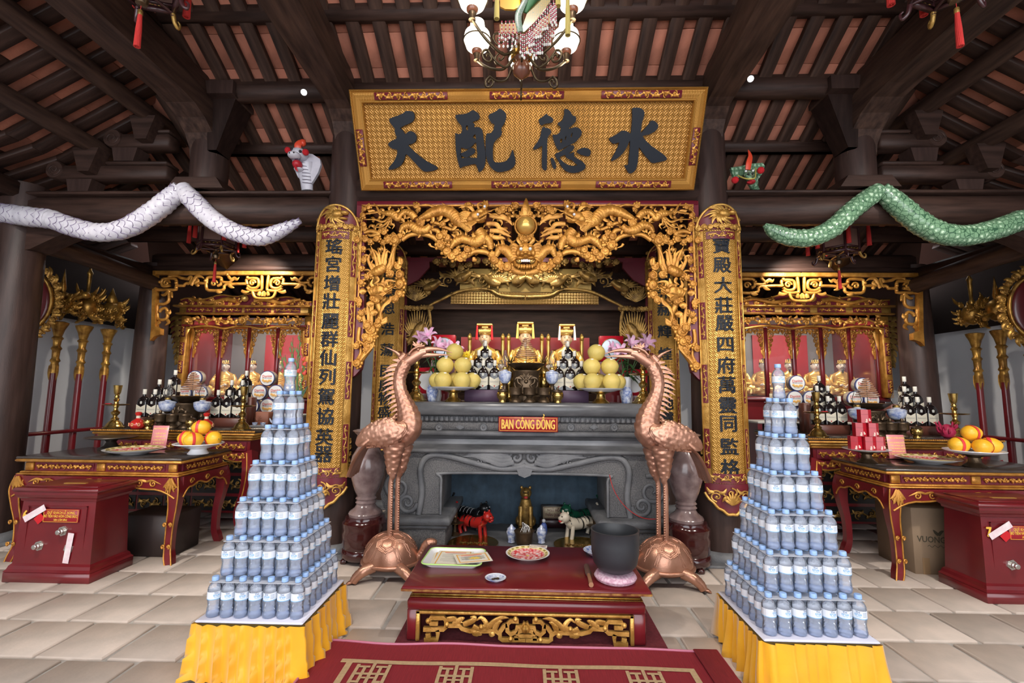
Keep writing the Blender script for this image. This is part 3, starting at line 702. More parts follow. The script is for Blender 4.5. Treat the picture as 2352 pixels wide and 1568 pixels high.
def dragon_head(mb, x, y, g=g1, S=S1, s=1., d=-.05, f=1):
    """snarling dragon head looking to +x (f=1)"""
    G = lambda a, b, q=0: g(x+f*a*s, y+b*s, d+q)
    R = lambda r: r*S*s
    B = lambda a, b, rx, ry, rz, q=0, n=10: mb.ball(G(a,b,q), (R(rx), R(ry), R(rz)), n, 7)
    B(0,0,100,60,75); B(75,-55,70,50,45,-.01); B(130,-95,50,40,35,-.005); B(60,60,85,42,30); B(140,-60,40,38,26); B(-60,40,70,55,60)
    B(120,-125,22,24,22,-.02); B(150,-100,20,22,20,-.02)
    for i in range(7): lick(mb, [G(60+i*16,5-i*11,-.03), G(66+i*16,28-i*9,-.035), G(72+i*16,44-i*8,-.03)], R(11), 2, .7)
    for i in range(6): lick(mb, [G(70+i*15,78-i*6,-.02), G(76+i*15,60-i*9,-.03), G(84+i*15,42-i*10,-.03)], R(9), 2, .7)
    for i in range(9):   # beard and mane
        a = i/8; lick(mb, [G(-20+40*a,60+20*a,-.01), G(-110+60*a,110+30*a,-.02), G(-140+90*a,90+90*a,-.015), G(-230+120*a,130+90*a,-.01)], R(20), 4, .6)
    for i in range(5): lick(mb, [G(-50,-30+14*i,-.015), G(-140,-50+22*i,-.02), G(-220,-20+26*i,-.01)], R(22), 4, .6)
    for i in range(2): lick(mb, [G(-10,-60,0), G(-50-30*i,-120,-.01), G(-110-40*i,-135,0), G(-190-30*i,-110,.0)], R(20), 4, .8)
    lick(mb, [G(60,-80,-.01), G(40,-150,-.01), G(90,-190,0)], R(18), 4, .7)
    for i in range(2): lick(mb, [G(150,-60,-.02), G(210,-50+40*i,-.03), G(270,-90+60*i,-.01), G(330,-60+60*i,0)], R(9), 4, .8)
PUFF1 = [(800,110,44),(845,155,30),(1510,118,52),(1445,145,32),(1735,100,46),(2140,120,48),(2080,160,32),(1970,150,48),(1925,205,38),(155,125,40),(110,160,30),(95,250,40),(95,370,42),(110,430,34),
 (15,582,44),(115,560,48),(195,592,42),(280,562,48),(350,600,40),(425,580,48),(525,582,64),(500,520,46),(590,520,44),(860,358,62),(955,282,46),(1165,362,42),(1130,532,54),(1218,545,58),(1185,490,42),
 (1140,652,64),(1215,722,66),(1290,790,62),(1345,740,50),(1400,812,58),(1455,785,54),(1500,712,52),(1562,695,38),(1820,782,52),(1852,852,58),(1915,893,62),(1962,945,52),(2035,940,68),(2100,965,52),(1500,585,40),(1350,330,56),(1345,280,46),(1400,340,44),(380,470,46),(320,450,36)]
STEM1 = [[(610,570,30),(720,500,28),(850,488,30),(980,508,30),(1080,570,30),(1112,640,26)],[(1000,330,20),(1100,350,24),(1200,402,22),(1290,432,20),(1380,432,14)],[(1010,430,22),(1085,445,30),(1122,512,32)],
 [(1490,800,20),(1560,742,30),(1650,722,32),(1760,742,32),(1822,800,28)],[(100,470,20),(200,450,26),(300,490,28),(180,515,18)],[(590,560,30),(520,640,26),(490,760,28),(480,880,34),(440,960,30)]]
LICK1 = [[(1790,240),(1900,262),(1985,275),(2060,325),(2095,375)],[(1750,352),(1880,360),(1930,415),(1990,430),(2060,480)],[(1795,445),(1920,452),(2000,490),(2085,530)],[(1830,530),(1900,540),(1960,540),(2010,560)],[(1880,150),(1940,230),(2010,270),(2090,330)],
 [(330,215),(300,180),(270,120),(230,75)],[(330,240),(290,200),(220,210),(120,225),(270,215)],[(440,270),(360,330),(250,300),(80,300)],[(450,280),(400,350),(320,400),(210,400)],[(470,280),(470,350),(510,380),(480,430)],[(500,260),(440,330),(400,400),(300,420)],
 [(450,190),(440,150),(460,130),(425,95)],[(540,200),(575,180),(560,140)],[(760,230),(720,170),(690,130),(640,100)],[(740,290),(745,260),(735,235)],[(640,400),(645,370),(625,340)],[(690,370),(700,330),(690,295)],[(1090,160),(1020,120),(940,100),(860,105)],[(1340,220),(1280,170),(1220,120),(1145,75)],[(1400,540),(1410,490),(1400,435)],[(1340,590),(1345,550),(1330,520)],[(1480,560),(1500,530),(1525,505)],[(1780,560),(1820,520),(1850,480)],[(1920,720),(1920,650),(1905,580)],[(1980,700),(1990,640),(1960,570)],[(2080,680),(2090,620),(2070,560)],
 [(1000,640),(980,625),(1010,660),(1080,680)],[(1560,830),(1600,835),(1625,830)],[(580,900),(600,850),(575,800)]]
BODY1 = [([(335,215,8),(420,222,34),(500,235,48),(565,290,40),(600,245,30),(660,205,34),(740,225,44),(800,290,40)],-1,5,70),([(590,480,16),(640,405,40),(735,385,50),(830,440,56),(930,445,50),(1000,385,34)],-1,5,60),
 ([(850,300,26),(930,260,44),(1050,205,62),(1180,188,68),(1300,240,72),(1370,320,74),(1450,330,70),(1560,310,66)],-1,6,90),([(1270,690,20),(1330,610,46),(1420,565,52),(1520,590,52),(1620,605,64),(1695,530,68),(1640,450,62)],1,6,70),([(1700,620,30),(1750,560,46),(1795,620,46),(1810,710,28)],-1,3,60),([(1880,800,24),(1930,710,52),(2020,720,62),(2090,800,62),(2130,860,50)],1,4,70)]
def mirrored(name, mb, m, par, smooth=True):
    me = mb.mesh(name, m, smooth); link(name, me, par); link(name, mirror_mesh(me), par)
mb = MB()
for pts, sd, n, L in BODY1: dragon_body(mb, pts, sd, n, L)
dragon_head(mb, 1600, 275)
for L_ in LICK1[5:27]: lick(mb, [g1(*p, -.02) for p in L_], 17*S1, 5, .7)
mirrored('dragon', mb, GOLD, gate)
mb = MB()
for i, (x, y, r) in enumerate(PUFF1): puff(mb, g1(x, y, -.012-.02*(i % 3)/2), r*1.14*S1, 1 if (i*7) % 3 else -1, i*1.3)
for st in STEM1: stroke(mb, [g1(p[0],p[1],-.01)+(p[2]*1.2*S1,) for p in st], None, 6, 8, .7)
rnd = random.Random(21)
for (x0, y0, x1, y1, n_) in ((140,130,700,520,26),(700,120,1350,460,24),(1180,430,1900,760,34),(1750,120,2120,560,20),(60,600,560,1000,14)):
    for _ in range(n_):      # tongues of flame and cloud filling the openwork
        x = rnd.uniform(x0,x1); y = rnd.uniform(y0,y1); a = rnd.uniform(0,6.3); q = rnd.uniform(45,85); s_ = rnd.choice((-1,1))
        if y > 560 and x < 1150 and x > 600: continue
        lick(mb, [g1(x,y,.012), g1(x+q*.6*math.cos(a),y+q*.6*math.sin(a),.0), g1(x+q*1.1*math.cos(a+.5*s_),y+q*1.1*math.sin(a+.5*s_),.008), g1(x+q*1.3*math.cos(a+1.0*s_),y+q*1.3*math.sin(a+1.0*s_),.012)], 20*S1, 4, .6)
for L_ in LICK1[:5]+LICK1[27:]: lick(mb, [g1(*p, -.015) for p in L_], 34*S1, 5, .5)
mirrored('cloud_band', mb, GOLD, gate)
mb = MB()
for (x, y) in ((1645,270),(1735,165)): mb.ball(g1(x,y,-.085), 20*S1, 8, 6)
mirrored('dragon_eye', mb, WHITE, gate)
# pearl, flame, beast mask on the centre line
def gc(x, y, d=0): p = g1(2262+x, y, d); q = AY(1205,800,GY); return (x*S1, d, p[2])
mb = MB(); mb.ball(gc(0,385,-.03), 128*S1, 24, 16); mb.build('pearl', GOLDS, gate)
mb = MB(); mb.tube([(gc(0,385)[0]+148*S1*math.cos(a), -.02, gc(0,385)[2]+148*S1*math.sin(a)) for a in [2*PI*i/28 for i in range(29)]], 16*S1, 8, .7)
for x in (-1,1): puff(mb, gc(x*62,230,-.03), 40*S1, x); puff(mb, gc(x*110,260,-.02), 28*S1, -x)
lick(mb, [gc(0,250,-.03), gc(-8,150,-.04), gc(0,80,-.03), gc(0,10,-.02)], 46*S1, 6, .6)
for x in (-1,1): lick(mb, [gc(x*20,250,-.03), gc(x*48,180,-.03), gc(x*36,120,-.02)], 26*S1, 5, .6); puff(mb, gc(x*50,560,-.03), 48*S1, x); puff(mb, gc(x*80,520,-.02), 34*S1, x)
puff(mb, gc(0,585,-.04), 50*S1, 1); mb.build('pearl_halo', GOLD, gate)
mb = MB(); B = lambda x, y, rx, ry, rz, d=-.06: mb.ball(gc(x,y,d), (rx*S1, ry*S1, rz*S1), 12, 8)
B(0,720,120,60,90); B(0,800,80,70,55,-.07); B(0,790,40,60,30,-.10)
for x in (-1,1):
    B(x*62,690,40,30,26,-.09); B(x*50,805,34,40,26,-.11); B(x*100,770,40,40,50,-.06); B(x*70,845,50,40,26,-.08)
    for i in range(5): lick(mb, [gc(x*95,690+30*i,-.05), gc(x*170,650+40*i,-.06), gc(x*230,690+40*i,-.04), gc(x*(270-14*i),640+60*i,-.03)], 24*S1, 5, .6)
    lick(mb, [gc(x*60,650,-.05), gc(x*110,590,-.06), gc(x*90,540,-.05)], 26*S1, 5, .6)
    stroke(mb, [gc(x*150,860,-.04)+(20*S1,), gc(x*120,930,-.06)+(26*S1,), gc(0,965,-.08)+(30*S1,)], None, 5, 8, .7)
    for i in range(3): lick(mb, [gc(x*(20+30*i),930,-.08), gc(x*(22+34*i),965,-.09), gc(x*(24+36*i),995,-.08)], 14*S1, 3, .7)
    stroke(mb, [gc(x*190,960,-.02)+(40*S1,), gc(x*120,1000,-.03)+(46*S1,), gc(0,1020,-.04)+(50*S1,)], None, 5, 8, .5)
    puff(mb, gc(x*180,955,-.03), 46*S1, x)
mb.build('beast_mask', GOLD, gate)
mb = MB()
for x in (-1,1): mb.ball(gc(x*62,735,-.105), 23*S1, 12, 8)
for i in range(5): mb.box(gc((i-2)*26,890,-.10), (20*S1,.01,34*S1), bev=.002)
mb.build('mask_eyes_and_teeth', mat('ivory', (.75,.78,.74), .25), gate)
# side wings: phoenix, dragon head, lotus and curls
PUFF2 = [(560,255,46),(590,355,52),(592,462,56),(575,560,50),(540,622,42),(155,285,30),(150,440,40),(130,650,40),(140,690,28),(180,60,32),(185,190,38),(490,350,44),(170,280,26),(270,965,60),(230,930,46),(320,940,44),(205,1050,44),(260,1080,46),(230,1140,58),(215,1190,34),(115,1345,48),(130,1300,34),(340,920,40),(350,880,34),(260,350,40),(220,380,34),(330,640,44),(400,620,40),(280,610,34),(160,790,34),(200,770,36),(140,840,32),(110,1150,40),(300,1050,34)]
LICK2 = [[(300,330),(260,250),(235,180),(255,120)],[(330,330),(300,260),(270,230),(290,190)],[(340,300),(330,220),(300,120),(260,30)],[(380,290),(360,180),(330,110),(270,60)],[(390,280),(400,160),(420,80),(410,20)],[(400,280),(430,170),(440,110),(460,80)],[(410,270),(430,210),(420,180),(450,155)],[(380,240),(350,180),(360,130),(345,75)],[(430,300),(470,240),(480,200),(500,120),(540,20)],[(450,320),(480,280),(500,230)],[(590,240),(585,200),(580,155)],[(420,480),(440,430),(500,425),(560,440)],[(330,380),(350,420),(300,460)],[(380,480),(400,430),(410,380)],[(300,500),(270,460),(290,400)],[(280,540),(240,500),(230,480)],[(490,600),(470,660),(420,700),(400,760)],[(470,640),(400,720),(370,800),(390,880)],[(390,880),(430,850),(445,820)],[(380,900),(430,880),(440,830)],[(190,960),(195,880),(180,800),(200,720)],[(235,930),(240,830),(230,730),(235,660)],[(270,920),(275,830),(260,760)],[(150,800),(120,820),(110,800)],[(270,820),(300,790),(340,770)],[(250,1100),(270,1160),(220,1230),(160,1290)],[(290,1100),(280,1160),(230,1220)],[(200,1240),(150,1300),(130,1350),(145,1400)]]
mb = MB()
for i, (x, y, r) in enumerate(PUFF2): puff(mb, g2(x, y, -.012-.012*(i % 3)), r*1.12*S2, 1 if (i*5) % 3 else -1, i*1.7)
for st in ([(520,640,14),(590,560,16),(600,440,18),(590,330,16),(560,230,14)], [(130,940,20),(118,1020,24),(120,1100,26),(180,1130,26)], [(110,1150,22),(85,1165,20)], [(140,1150,14),(140,1230,16),(110,1290,16)],[(240,1160,50),(190,1240,40),(130,1340,30)],[(330,670,40),(360,760,30),(360,850,44),(330,930,44),(270,1010,60),(240,1110,56)],[(160,300,12),(230,295,12),(270,330,14)],[(150,420,14),(220,390,16),(290,370,14)],[(150,355,10),(300,355,10)],[(520,0,18),(500,100,20),(490,200,22),(470,290,30)]):
    stroke(mb, [g2(p[0],p[1],-.008)+(p[2]*S2,) for p in st], None, 6, 8, .6)
mirrored('cloud_wing', mb, GOLD, gate)
mb = MB()
for L_ in LICK2: lick(mb, [g2(*p, -.028) for p in L_], 20*S2, 5, .6)
dragon_body(mb, [(270,330,22),(330,320,50),(390,290,46),(420,250,30)], 1, 0, 0, g2, S2); dragon_body(mb, [(250,560,34),(300,540,50),(360,540,56),(420,520,56)], 1, 4, 40, g2, S2)
mirrored('phoenix', mb, GOLD, gate)
mb = MB(); dragon_head(mb, 440, 530, g2, S2, .52, -.05); mirrored('small_dragon_head', mb, GOLD, gate)
mb = MB()
for (x, y) in ((265,680),(310,775),(180,540)):
    for i in range(7): a = PI*(.1+.8*i/6); lick(mb, [g2(x, y+34, -.04), g2(x+34*math.cos(a), y+10-10*math.sin(a), -.05), g2(x+22*math.cos(a), y-34*math.sin(a), -.04)], 15*S2, 4, .6)
mirrored('lotus_bud', mb, GOLD, gate)
# ================================================================ stone altar
ZA = lambda v, y: AY(1205, v, y).z
SA = 4.08
alt = thing('stone_altar', 'carved grey stone altar table with scroll legs and curved apron', 'altar', (0, SA, 0))
def sp_(u, v, d=0, Y=SA): p = AY(u, v, Y); return (p.x, d, p.z)
zt1, zt2 = 1.225, ZA(955, SA)
def slab(z0, z1, hw, y0, nm, m=STONE, bev=.012): MB().box((0, (y0+1.15)/2, (z0+z1)/2), (hw*2, 1.15-y0, z1-z0), bev=bev).build(nm, m, alt)
MARBT = mat('polished_stone', (.17,.17,.178), .25, col2=(.055,.057,.062), vscale=6, detail=10, stretch=(.5,1,1.6))
slab(zt2, zt1, 1.055, -.03, 'top_slab', MARBT)
z3, z4, z5, z6, z7 = [ZA(v, SA) for v in (970, 991, 1003, 1031, 1041)]
slab(z3, zt2, 1.00, .03, 'dentil_band'); slab(z4, z3, 1.00, .035, 'frieze', STONEP); slab(z5, z4, 1.04, .0, 'upper_ledge')
mb = MB()
for i in range(46): x = -.98+i*1.96/45; mb.box((x, .024, (zt2+z3)/2-.004), (.03, .02, (zt2-z3)*.8), bev=.006)
mb.build('dentils', STONE, alt)
prof = [(0,z5),(.02,z5-.01),(.05,(z5+z6)/2+.02),(.045,(z5+z6)/2-.02),(-.03,z6),(-.05,z6-.005)]
mb = MB(); mb.prism([(y, z) for y, z in prof]+[(1.1,z6),(1.1,z5)], -1.03, 1.03, axis='x'); mb.build('cove', MARBT, alt)
slab(z7, z6, 1.10, -.055, 'lower_ledge')
for i, u in enumerate((1007,1056,1110,1312,1365,1412)):
    p = sp_(u, 981, .02); mb = MB()
    if i in (1,4): mb.prism([(-.04,0),(0,.022),(.04,0),(0,-.022)], 0, .014); mb.prism([(-.02,0),(0,.012),(.02,0),(0,-.012)], -.006, .0)
    else: mb.lathe([(.034,0),(.036,.008),(.03,.014),(.026,.008)], 20, T=xf((0,.014,0),(PI/2,0,0))); mb.box((0,.0,0),(.022,.01,.026), bev=.004)
    mb.build('frieze_motif', STONE, alt, loc=p)
# apron and legs as one slab with the opening cut in its outline
half = [(925,1036),(905,1060),(886,1095),(874,1135),(880,1165),(897,1180),(1010,1180),(1014,1150),(1016,1086),(1205,1086)]
L_ = [(sp_(u,v)[0], sp_(u,v)[2]) for u, v in half]; full = L_+[(-x, z) for x, z in reversed(L_)]
mb = MB(); poly(mb, [full], 0, .16); mb.build('apron', STONEP, alt, smooth=False)
mb = MB()
for sx in (-1,1):
    q = [(sx*-L_[6][0], 0), (sx*-L_[4][0], 0)]
    mb.box((sx*(-L_[5][0]-L_[6][0])/2, .6, (z7+L_[5][1])/2), (abs(L_[5][0]-L_[6][0])-.03, .95, z7-L_[5][1]), bev=.01)
mb.build('side_walls', STONE, alt)
def T_(pts, r, name, y=-.012, flat=.8, sides=8): 
    mb = MB(); P = [sp_(u, v, y) for u, v in pts]; mb.tube(cr(P, 6), r, sides, flat); mirrored(name, mb, STONE, alt)
T_([(962,1180),(970,1130),(966,1080),(975,1055),(995,1044),(1030,1047),(1080,1060),(1130,1072),(1170,1076),(1206,1070)], .026, 'apron_border')
T_([(1012,1180),(1014,1100),(1018,1086),(1206,1086)], .012, 'opening_edge')
for (u, v, r, t, h, a0) in ((1186,1050,.075,1.7,-1,-.3),(915,1118,.13,1.5,1,1.2),(936,1153,.085,1.6,-1,0)):
    mb = MB(); p = sp_(u, v, -.008); mb.tube(spiral(p, r, t, h, 0, a0, 40, .1), [.02*(1-.4*i/40) for i in range(41)], 8, .8); mirrored('scroll_relief', mb, STONE, alt)
mb = MB()
for i in range(4): lick(mb, [sp_(1180-i*4,1060-i*6,-.02), sp_(1150,1064-i*8,-.03), sp_(1115,1052-i*5,-.03), sp_(1090-i*6,1046-i*4,-.026), sp_(1062+i*8,1044+3-i*3,-.02)], .026, 6, .7)
for i in range(4): mb.tube(spiral(sp_(1100+i*16,1060-(i % 2)*6,-.022), .03, 1.2, 1 if i % 2 else -1, 0, 2, 14), .009, 5)
mirrored('cloud_relief', mb, STONE, alt)
mb = MB(); mb.prism([(-.07,.03),(0,.05),(.07,.03),(.05,-.03),(0,-.05),(-.05,-.03)], -.03, .05, T=xf(sp_(1205,1082,0))); mb.build('apron_drop', STONE, alt, smooth=False)
for sx in (-1,1):
    x0, x1 = sp_(872,1190)[0], sp_(1038,1190)[0]; zb = L_[5][1]
    c, wd = sx*-(x0+x1)/2*1, x1-x0
    MB().box((c, .45, zb-.035), (wd, 1.1, .07), bev=.015).build('pedestal_cap', STONE, alt)
    MB().box((c, .45, zb-.085), (wd-.06, 1.04, .04), bev=.012).build('pedestal_neck', STONE, alt)
    MB().box((c, .45, (zb-.1)/2), (wd-.09, 1.0, zb-.1), bev=.012).build('pedestal', STONEP, alt)
MB().box((0, .47, .008), (1.3, 1.1, .016)).build('niche_floor', STONE, alt, smooth=False)
# cloth lining at the back of the niche
mb = MB(); n = 60; vs = []; fs = []
for i in range(n+1):
    x = -.85+1.7*i/n; w_ = .012*math.sin(i*.9)+.010*math.sin(i*2.3+1)
    vs += [(x, w_, 0), (x+.01*math.sin(i), w_*.3, .82)]
for i in range(n): fs.append((2*i,2*i+1,2*i+3,2*i+2))
bc = mb.add(vs, fs).build('niche_curtain', mat('blue_cloth', (.055,.095,.135), .8, var=.5, vscale=9), fixn=False)
bc.location = (0, SA+.72, .02); tag(bc, 'dark blue cloth hung behind the tiger figures under the stone altar', 'curtain')
def sign(label, w, h, loc, lines, bg, fg, border=True, rot=(0,0,0), th=.012, name='sign', sub=None, cat='sign'):
    t = thing(name, label, cat, loc); t.rotation_euler = rot
    MB().box((0, th/2, 0), (w, th, h), bev=.002).build('plate', bg, t)
    if border:
        mb = MB(); b = min(w,h)*.05; 
        for (cx, cz, a, c) in ((0,h/2-b*1.6,w-b*3,b*.5),(0,-h/2+b*1.6,w-b*3,b*.5),(w/2-b*1.6,0,b*.5,h-b*3),(-w/2+b*1.6,0,b*.5,h-b*3)): mb.box((cx,-.001,cz),(a,.003,c))
        mb.build('border_line', fg, t, smooth=False)
    for (s, size, z, kw) in lines: text(s, size, fg, t, (kw.pop('x',0), -.001, z), **kw)
    return t
YEL = mat('yellow_print', (.76,.46,.06), .5); SIGNRED = mat('sign_red', (.32,.012,.022), .35)
p = sp_(1213, 973, -.075); q0, q1 = sp_(1146,973), sp_(1280,973)
sign('dark red plate lettered BAN CONG DONG in yellow on the stone altar', q1[0]-q0[0], (sp_(1213,957)[2]-sp_(1213,991)[2]), (p[0], SA-.075, p[2]), [('BAN CÔNG ÐỒNG', .112, -.004, dict(bold=.0026, sx=.47, ext=.001))], SIGNRED, YEL)
# ================================================================ copper cranes on turtles
KY = 3.50
def c5(x, y, d=0): p = AY(790+x/4.612, 770+y/4.612, KY); return (p.x, KY+d, p.z)
def c6(x, y, d=0): p = AY(790+x/6.03, 1090+y/6.03, KY); return (p.x, KY+d, p.z)
SK5 = KY/F_PX/4.612; SK6 = KY/F_PX/6.03
KB = Vector((AY(898,1310,KY).x, KY, 0))
crane = []
def kp_(name, mb): crane.append((name, mb.mesh(name, COPPER, True, org=KB)))
def swp(pts, n=16, seg=8, flat=1., g=c5, S=SK5, d=0, sc=0., nsc=10, srow=30, up=(0,-1,0)):
    C = cr([g(p[0],p[1],(p[3] if len(p) > 3 else 0)+d)+(p[2]*S,) for p in pts], seg)
    mb = MB(); mb.tube([c[:3] for c in C], [max(.002,c[3]) for c in C], n, flat, up, scale_h=sc, nsc=nsc, srow=srow*S); return mb
kp_('neck_and_body', swp([(700,268,40),(655,300,60),(610,380,66),(588,480,62),(600,580,64),(632,680,76),(668,780,98),(690,880,118),(672,980,140),(600,1035,150),(500,1045,145),(400,1060,120),(300,1095,80),(215,1140,34)], 48, 10, .82, sc=.13, nsc=12, srow=62))
mb = swp([(640,300,56),(700,258,62),(760,214,62),(815,182,54),(872,168,42)], 14, 6, .8)
for q in (-1,1): mb.ball(c5(795,155,-.028*q), .012, 8, 6); puff(mb, c5(705,205,-.032), .013, 1)
mb.tube([c5(860,112,-.02),c5(800,122,-.03),c5(740,150,-.03),c5(700,195,-.03)], .009, 6); kp_('head', mb)
mb = MB()
lick(mb, [c5(600,250),c5(640,205),c5(600,215),c5(555,180),c5(500,150),c5(430,120)], 0, 6, .9, seg=8, r0=.030)
lick(mb, [c5(690,205),c5(640,235),c5(590,225),c5(550,180)], 0, 5, .9, seg=8, r0=.02)
for i, (a, b) in enumerate(((730,60),(770,62),(800,70),(835,80),(720,90))): lick(mb, [c5(790+i*8,135), c5((790+a)/2,105), c5(a,b)], .010, 4, .6)
kp_('crest', mb)
mb = MB(); lick(mb, [c5(820,165),c5(900,145),c5(1000,145),c5(1080,162),c5(1155,188)], 0, 6, .8, seg=10, r0=.028); kp_('upper_beak', mb)
mb = MB(); lick(mb, [c5(800,215),c5(880,208),c5(980,207),c5(1070,207),c5(1148,213)], 0, 6, .8, seg=10, r0=.025); kp_('lower_beak', mb)
mb = MB()
for i in range(13):
    t = i/12; y = 265+t*560; bx = [590,560,545,540,545,548,555,562,572,585,592,598,600][i]; L2 = [60,90,100,105,100,110,115,105,95,100,95,80,60][i]; dy = [-5,40,30,40,40,40,50,50,45,45,50,40,25][i]
    lick(mb, [c5(bx+34,y), c5(bx-L2*.3,y+dy*.1), c5(bx-L2*.8,y+dy*.5), c5(bx-L2*1.3,y+dy*1.2)], .0125, 4, .4)
mb.tube(cr([c5(x+10,y) for x, y in ((590,262),(556,380),(545,500),(560,640),(585,740),(600,840))], 5), .022, 6, .25); kp_('mane', mb)
for q in (-1,1):
    C = cr([c5(p[0],p[1],q*p[3]*.001)+(p[2]*SK5,) for p in ((668,905,20,-88),(630,960,90,-104),(540,1000,128,-112),(430,1025,125,-108),(320,1055,100,-96),(230,1100,62,-80),(165,1150,22,-60))], 12)
    mb = MB(); mb.tube([c[:3] for c in C], [c[3] for c in C], 64, .30, (0,-1,0), scale_h=.20, nsc=16, srow=84*SK5); kp_('wing', mb)
    mb = MB()
    for i in range(8): lick(mb, [c5(430-i*22,1010+i*16,q*.112*-1), c5(320-i*12,1050+i*14,-q*.105), c5(205-i*5,1080+i*11,-q*.07)], .013, 5, .5)
    kp_('flight_feathers', mb)
mb = MB()
for i in range(7):
    d = (-.075+.025*i); a = i-3
    C = cr([c5(300,1120,d*.8), c5(210,1210,d), c5(140,1340,d*1.15), c5(70+abs(a)*8,1500-abs(a)*10,d*1.3)], 6)
    mb.tube(C, [.014+.010*min(1,k/8) for k in range(len(C))], 6, .45, (1,0,.5))
for i in range(10): mb.ball(c5(290+i*18,1172-i*2,-.09), .009, 6, 5)
kp_('tail', mb)
for k, (x0, d) in enumerate(((0,-.05),(52,.05))):
    kp_('thigh', swp([(560+x0*.6,1110,105,d),(548+x0,1200,98,d),(540+x0,1300,76,d),(534+x0,1400,56,d),(530+x0*.8,1455,46,d)], 32, 8, .8, sc=.2, nsc=8, srow=70))
    mb = MB(); P = [c5(530+x0*.8,1440,d), c5(536+x0*.7,1480,d), c6(682+x0*.9,60,d), c6(672+x0*.9,200,d), c6(666+x0*.9,500,d), c6(660+x0*.9,780,d), c6(660+x0*.8,920,d)]
    mb.tube(cr(P, 5), [.030-.012*min(1, i/9)+(.006 if i > 26 else 0) for i in range(31)], 12)
    for i in range(24): mb.ball(c6(698+x0*.85-i*.6,90+i*34,d-.008), (.009,.012,.0105), 8, 6)
    kp_('leg', mb)
    mb = MB()
    for (tx, ty, td) in ((390,1085,-.10),(560,1010,-.06),(835,1165,-.12),(900,1085,-.07),(965,1005,-.01)):
        if k: tx, ty, td = 1320-tx*.98, ty-30, -td
        mb.tube(cr([c6(662+x0*.8,900,d), c6((662+tx)/2,(900+ty)/2-30,(d+td)/2), c6(tx,ty,td)], 5), [.017-.006*i/10 for i in range(11)], 8)
    kp_('foot', mb)
# turtle
tz0 = c6(650,1300,-.13)[2]; tx0 = c6(650,1200)[0]
RX, RYd, HZ = 372*SK6, .165, c6(650,885)[2]-c6(650,1285)[2]
zr = .105
mb = MB(); n, m_ = 40, 12; vs = []; fs = []
for j in range(m_+1):
    t = j/m_*PI/2
    for i in range(n): a = 2*PI*i/n; vs.append((tx0+RX*math.cos(a)*math.cos(t)*(1.0), KY+RYd*math.sin(a)*math.cos(t), zr+HZ*math.sin(t)**.9))
for j in range(m_):
    for i in range(n): i2 = (i+1) % n; fs.append((j*n+i,j*n+i2,(j+1)*n+i2,(j+1)*n+i))
mb.add(vs, fs); mb.tube([(tx0+RX*1.02*math.cos(2*PI*i/40), KY+RYd*1.02*math.sin(2*PI*i/40), zr) for i in range(41)], .012, 8, .8)
def dome(x, y): 
    q = 1-(x/RX)**2-(y/RYd)**2
    return None if q < .02 else (tx0+x, KY+y, zr+HZ*max(0,q)**.45+.001)
hs = .062
for r in range(-4,5):
    for c in range(-5,6):
        hx, hy = (c+.5*(r % 2))*hs*1.75, r*hs*1.0*.86
        for k, rr in enumerate((.95,.80,.64)):
            ring = [dome(hx+hs*rr*math.cos(PI/6+PI/3*i), hy+hs*rr*.72*math.sin(PI/6+PI/3*i)) for i in range(7)]
            for i in range(6):
                if ring[i] and ring[i+1]: mb.tube([ring[i],ring[i+1]], .0055, 5)
kp_('turtle_shell', mb)
mb = MB(); mb.ball((tx0,KY,zr-.01), (RX*.93,RYd*.9,.05), 24, 8); kp_('turtle_belly', mb)
for (ax, ay, q) in ((-.75,-.8,-1),(.72,-.8,1),(-.75,.8,-1),(.72,.8,1)):
    bx, by = tx0+RX*ax*.8, KY+RYd*ay
    mb = MB(); P = [(bx-q*.03,by*1+.02*-ay,.10),(bx+q*.02,by+ay*.03,.085),(bx+q*.065,by+ay*.05,.05),(bx+q*.085,by+ay*.06,.018)]
    C = cr(P, 6); mb.tube(C, [.042*(1-.35*i/18)*(1+.05*math.sin(i*2.6)) for i in range(19)], 10)
    for i in range(5): a = (i-2)*.45+(0 if q > 0 else PI)-ay*.5*q; lick(mb, [(bx+q*.085,by+ay*.06,.02),(bx+q*.085+.03*math.cos(a),by+ay*.06+.03*math.sin(a),.016),(bx+q*.085+.05*math.cos(a),by+ay*.06+.05*math.sin(a),.004)], .010, 3, 1)
    kp_('turtle_leg', mb)
mb = MB(); C = cr([c6(960,1170)+(.035,),c6(1040,1120)+(.032,),c6(1090,1050)+(.028,),c6(1130,975)+(.030,),c6(1190,940)+(.034,),c6(1250,935)+(.026,),c6(1285,935)+(.014,)], 6)
mb.tube([c[:3] for c in C], [c[3]*(1+.04*math.sin(i*2)) for i, c in enumerate(C)], 12)
for q in (-1,1): mb.ball(c6(1195,945,q*.03), .009, 8, 6)
kp_('turtle_head', mb)
mb = MB(); lick(mb, [c6(310,1200), c6(280,1240), c6(245,1285)], .012, 4, .8); kp_('turtle_tail', mb)
for side, off in ((-1,0.),(1,.045)):
    t = thing('crane_statue', 'copper crane standing on a turtle, beak pointing '+('right, beside the white snake side column' if side < 0 else 'left, beside the green snake side column'), 'statue', (KB.x if side < 0 else -KB.x+off, KY, 0))
    for nm, me in crane: link(nm, me if side < 0 else mirror_mesh(me), t)
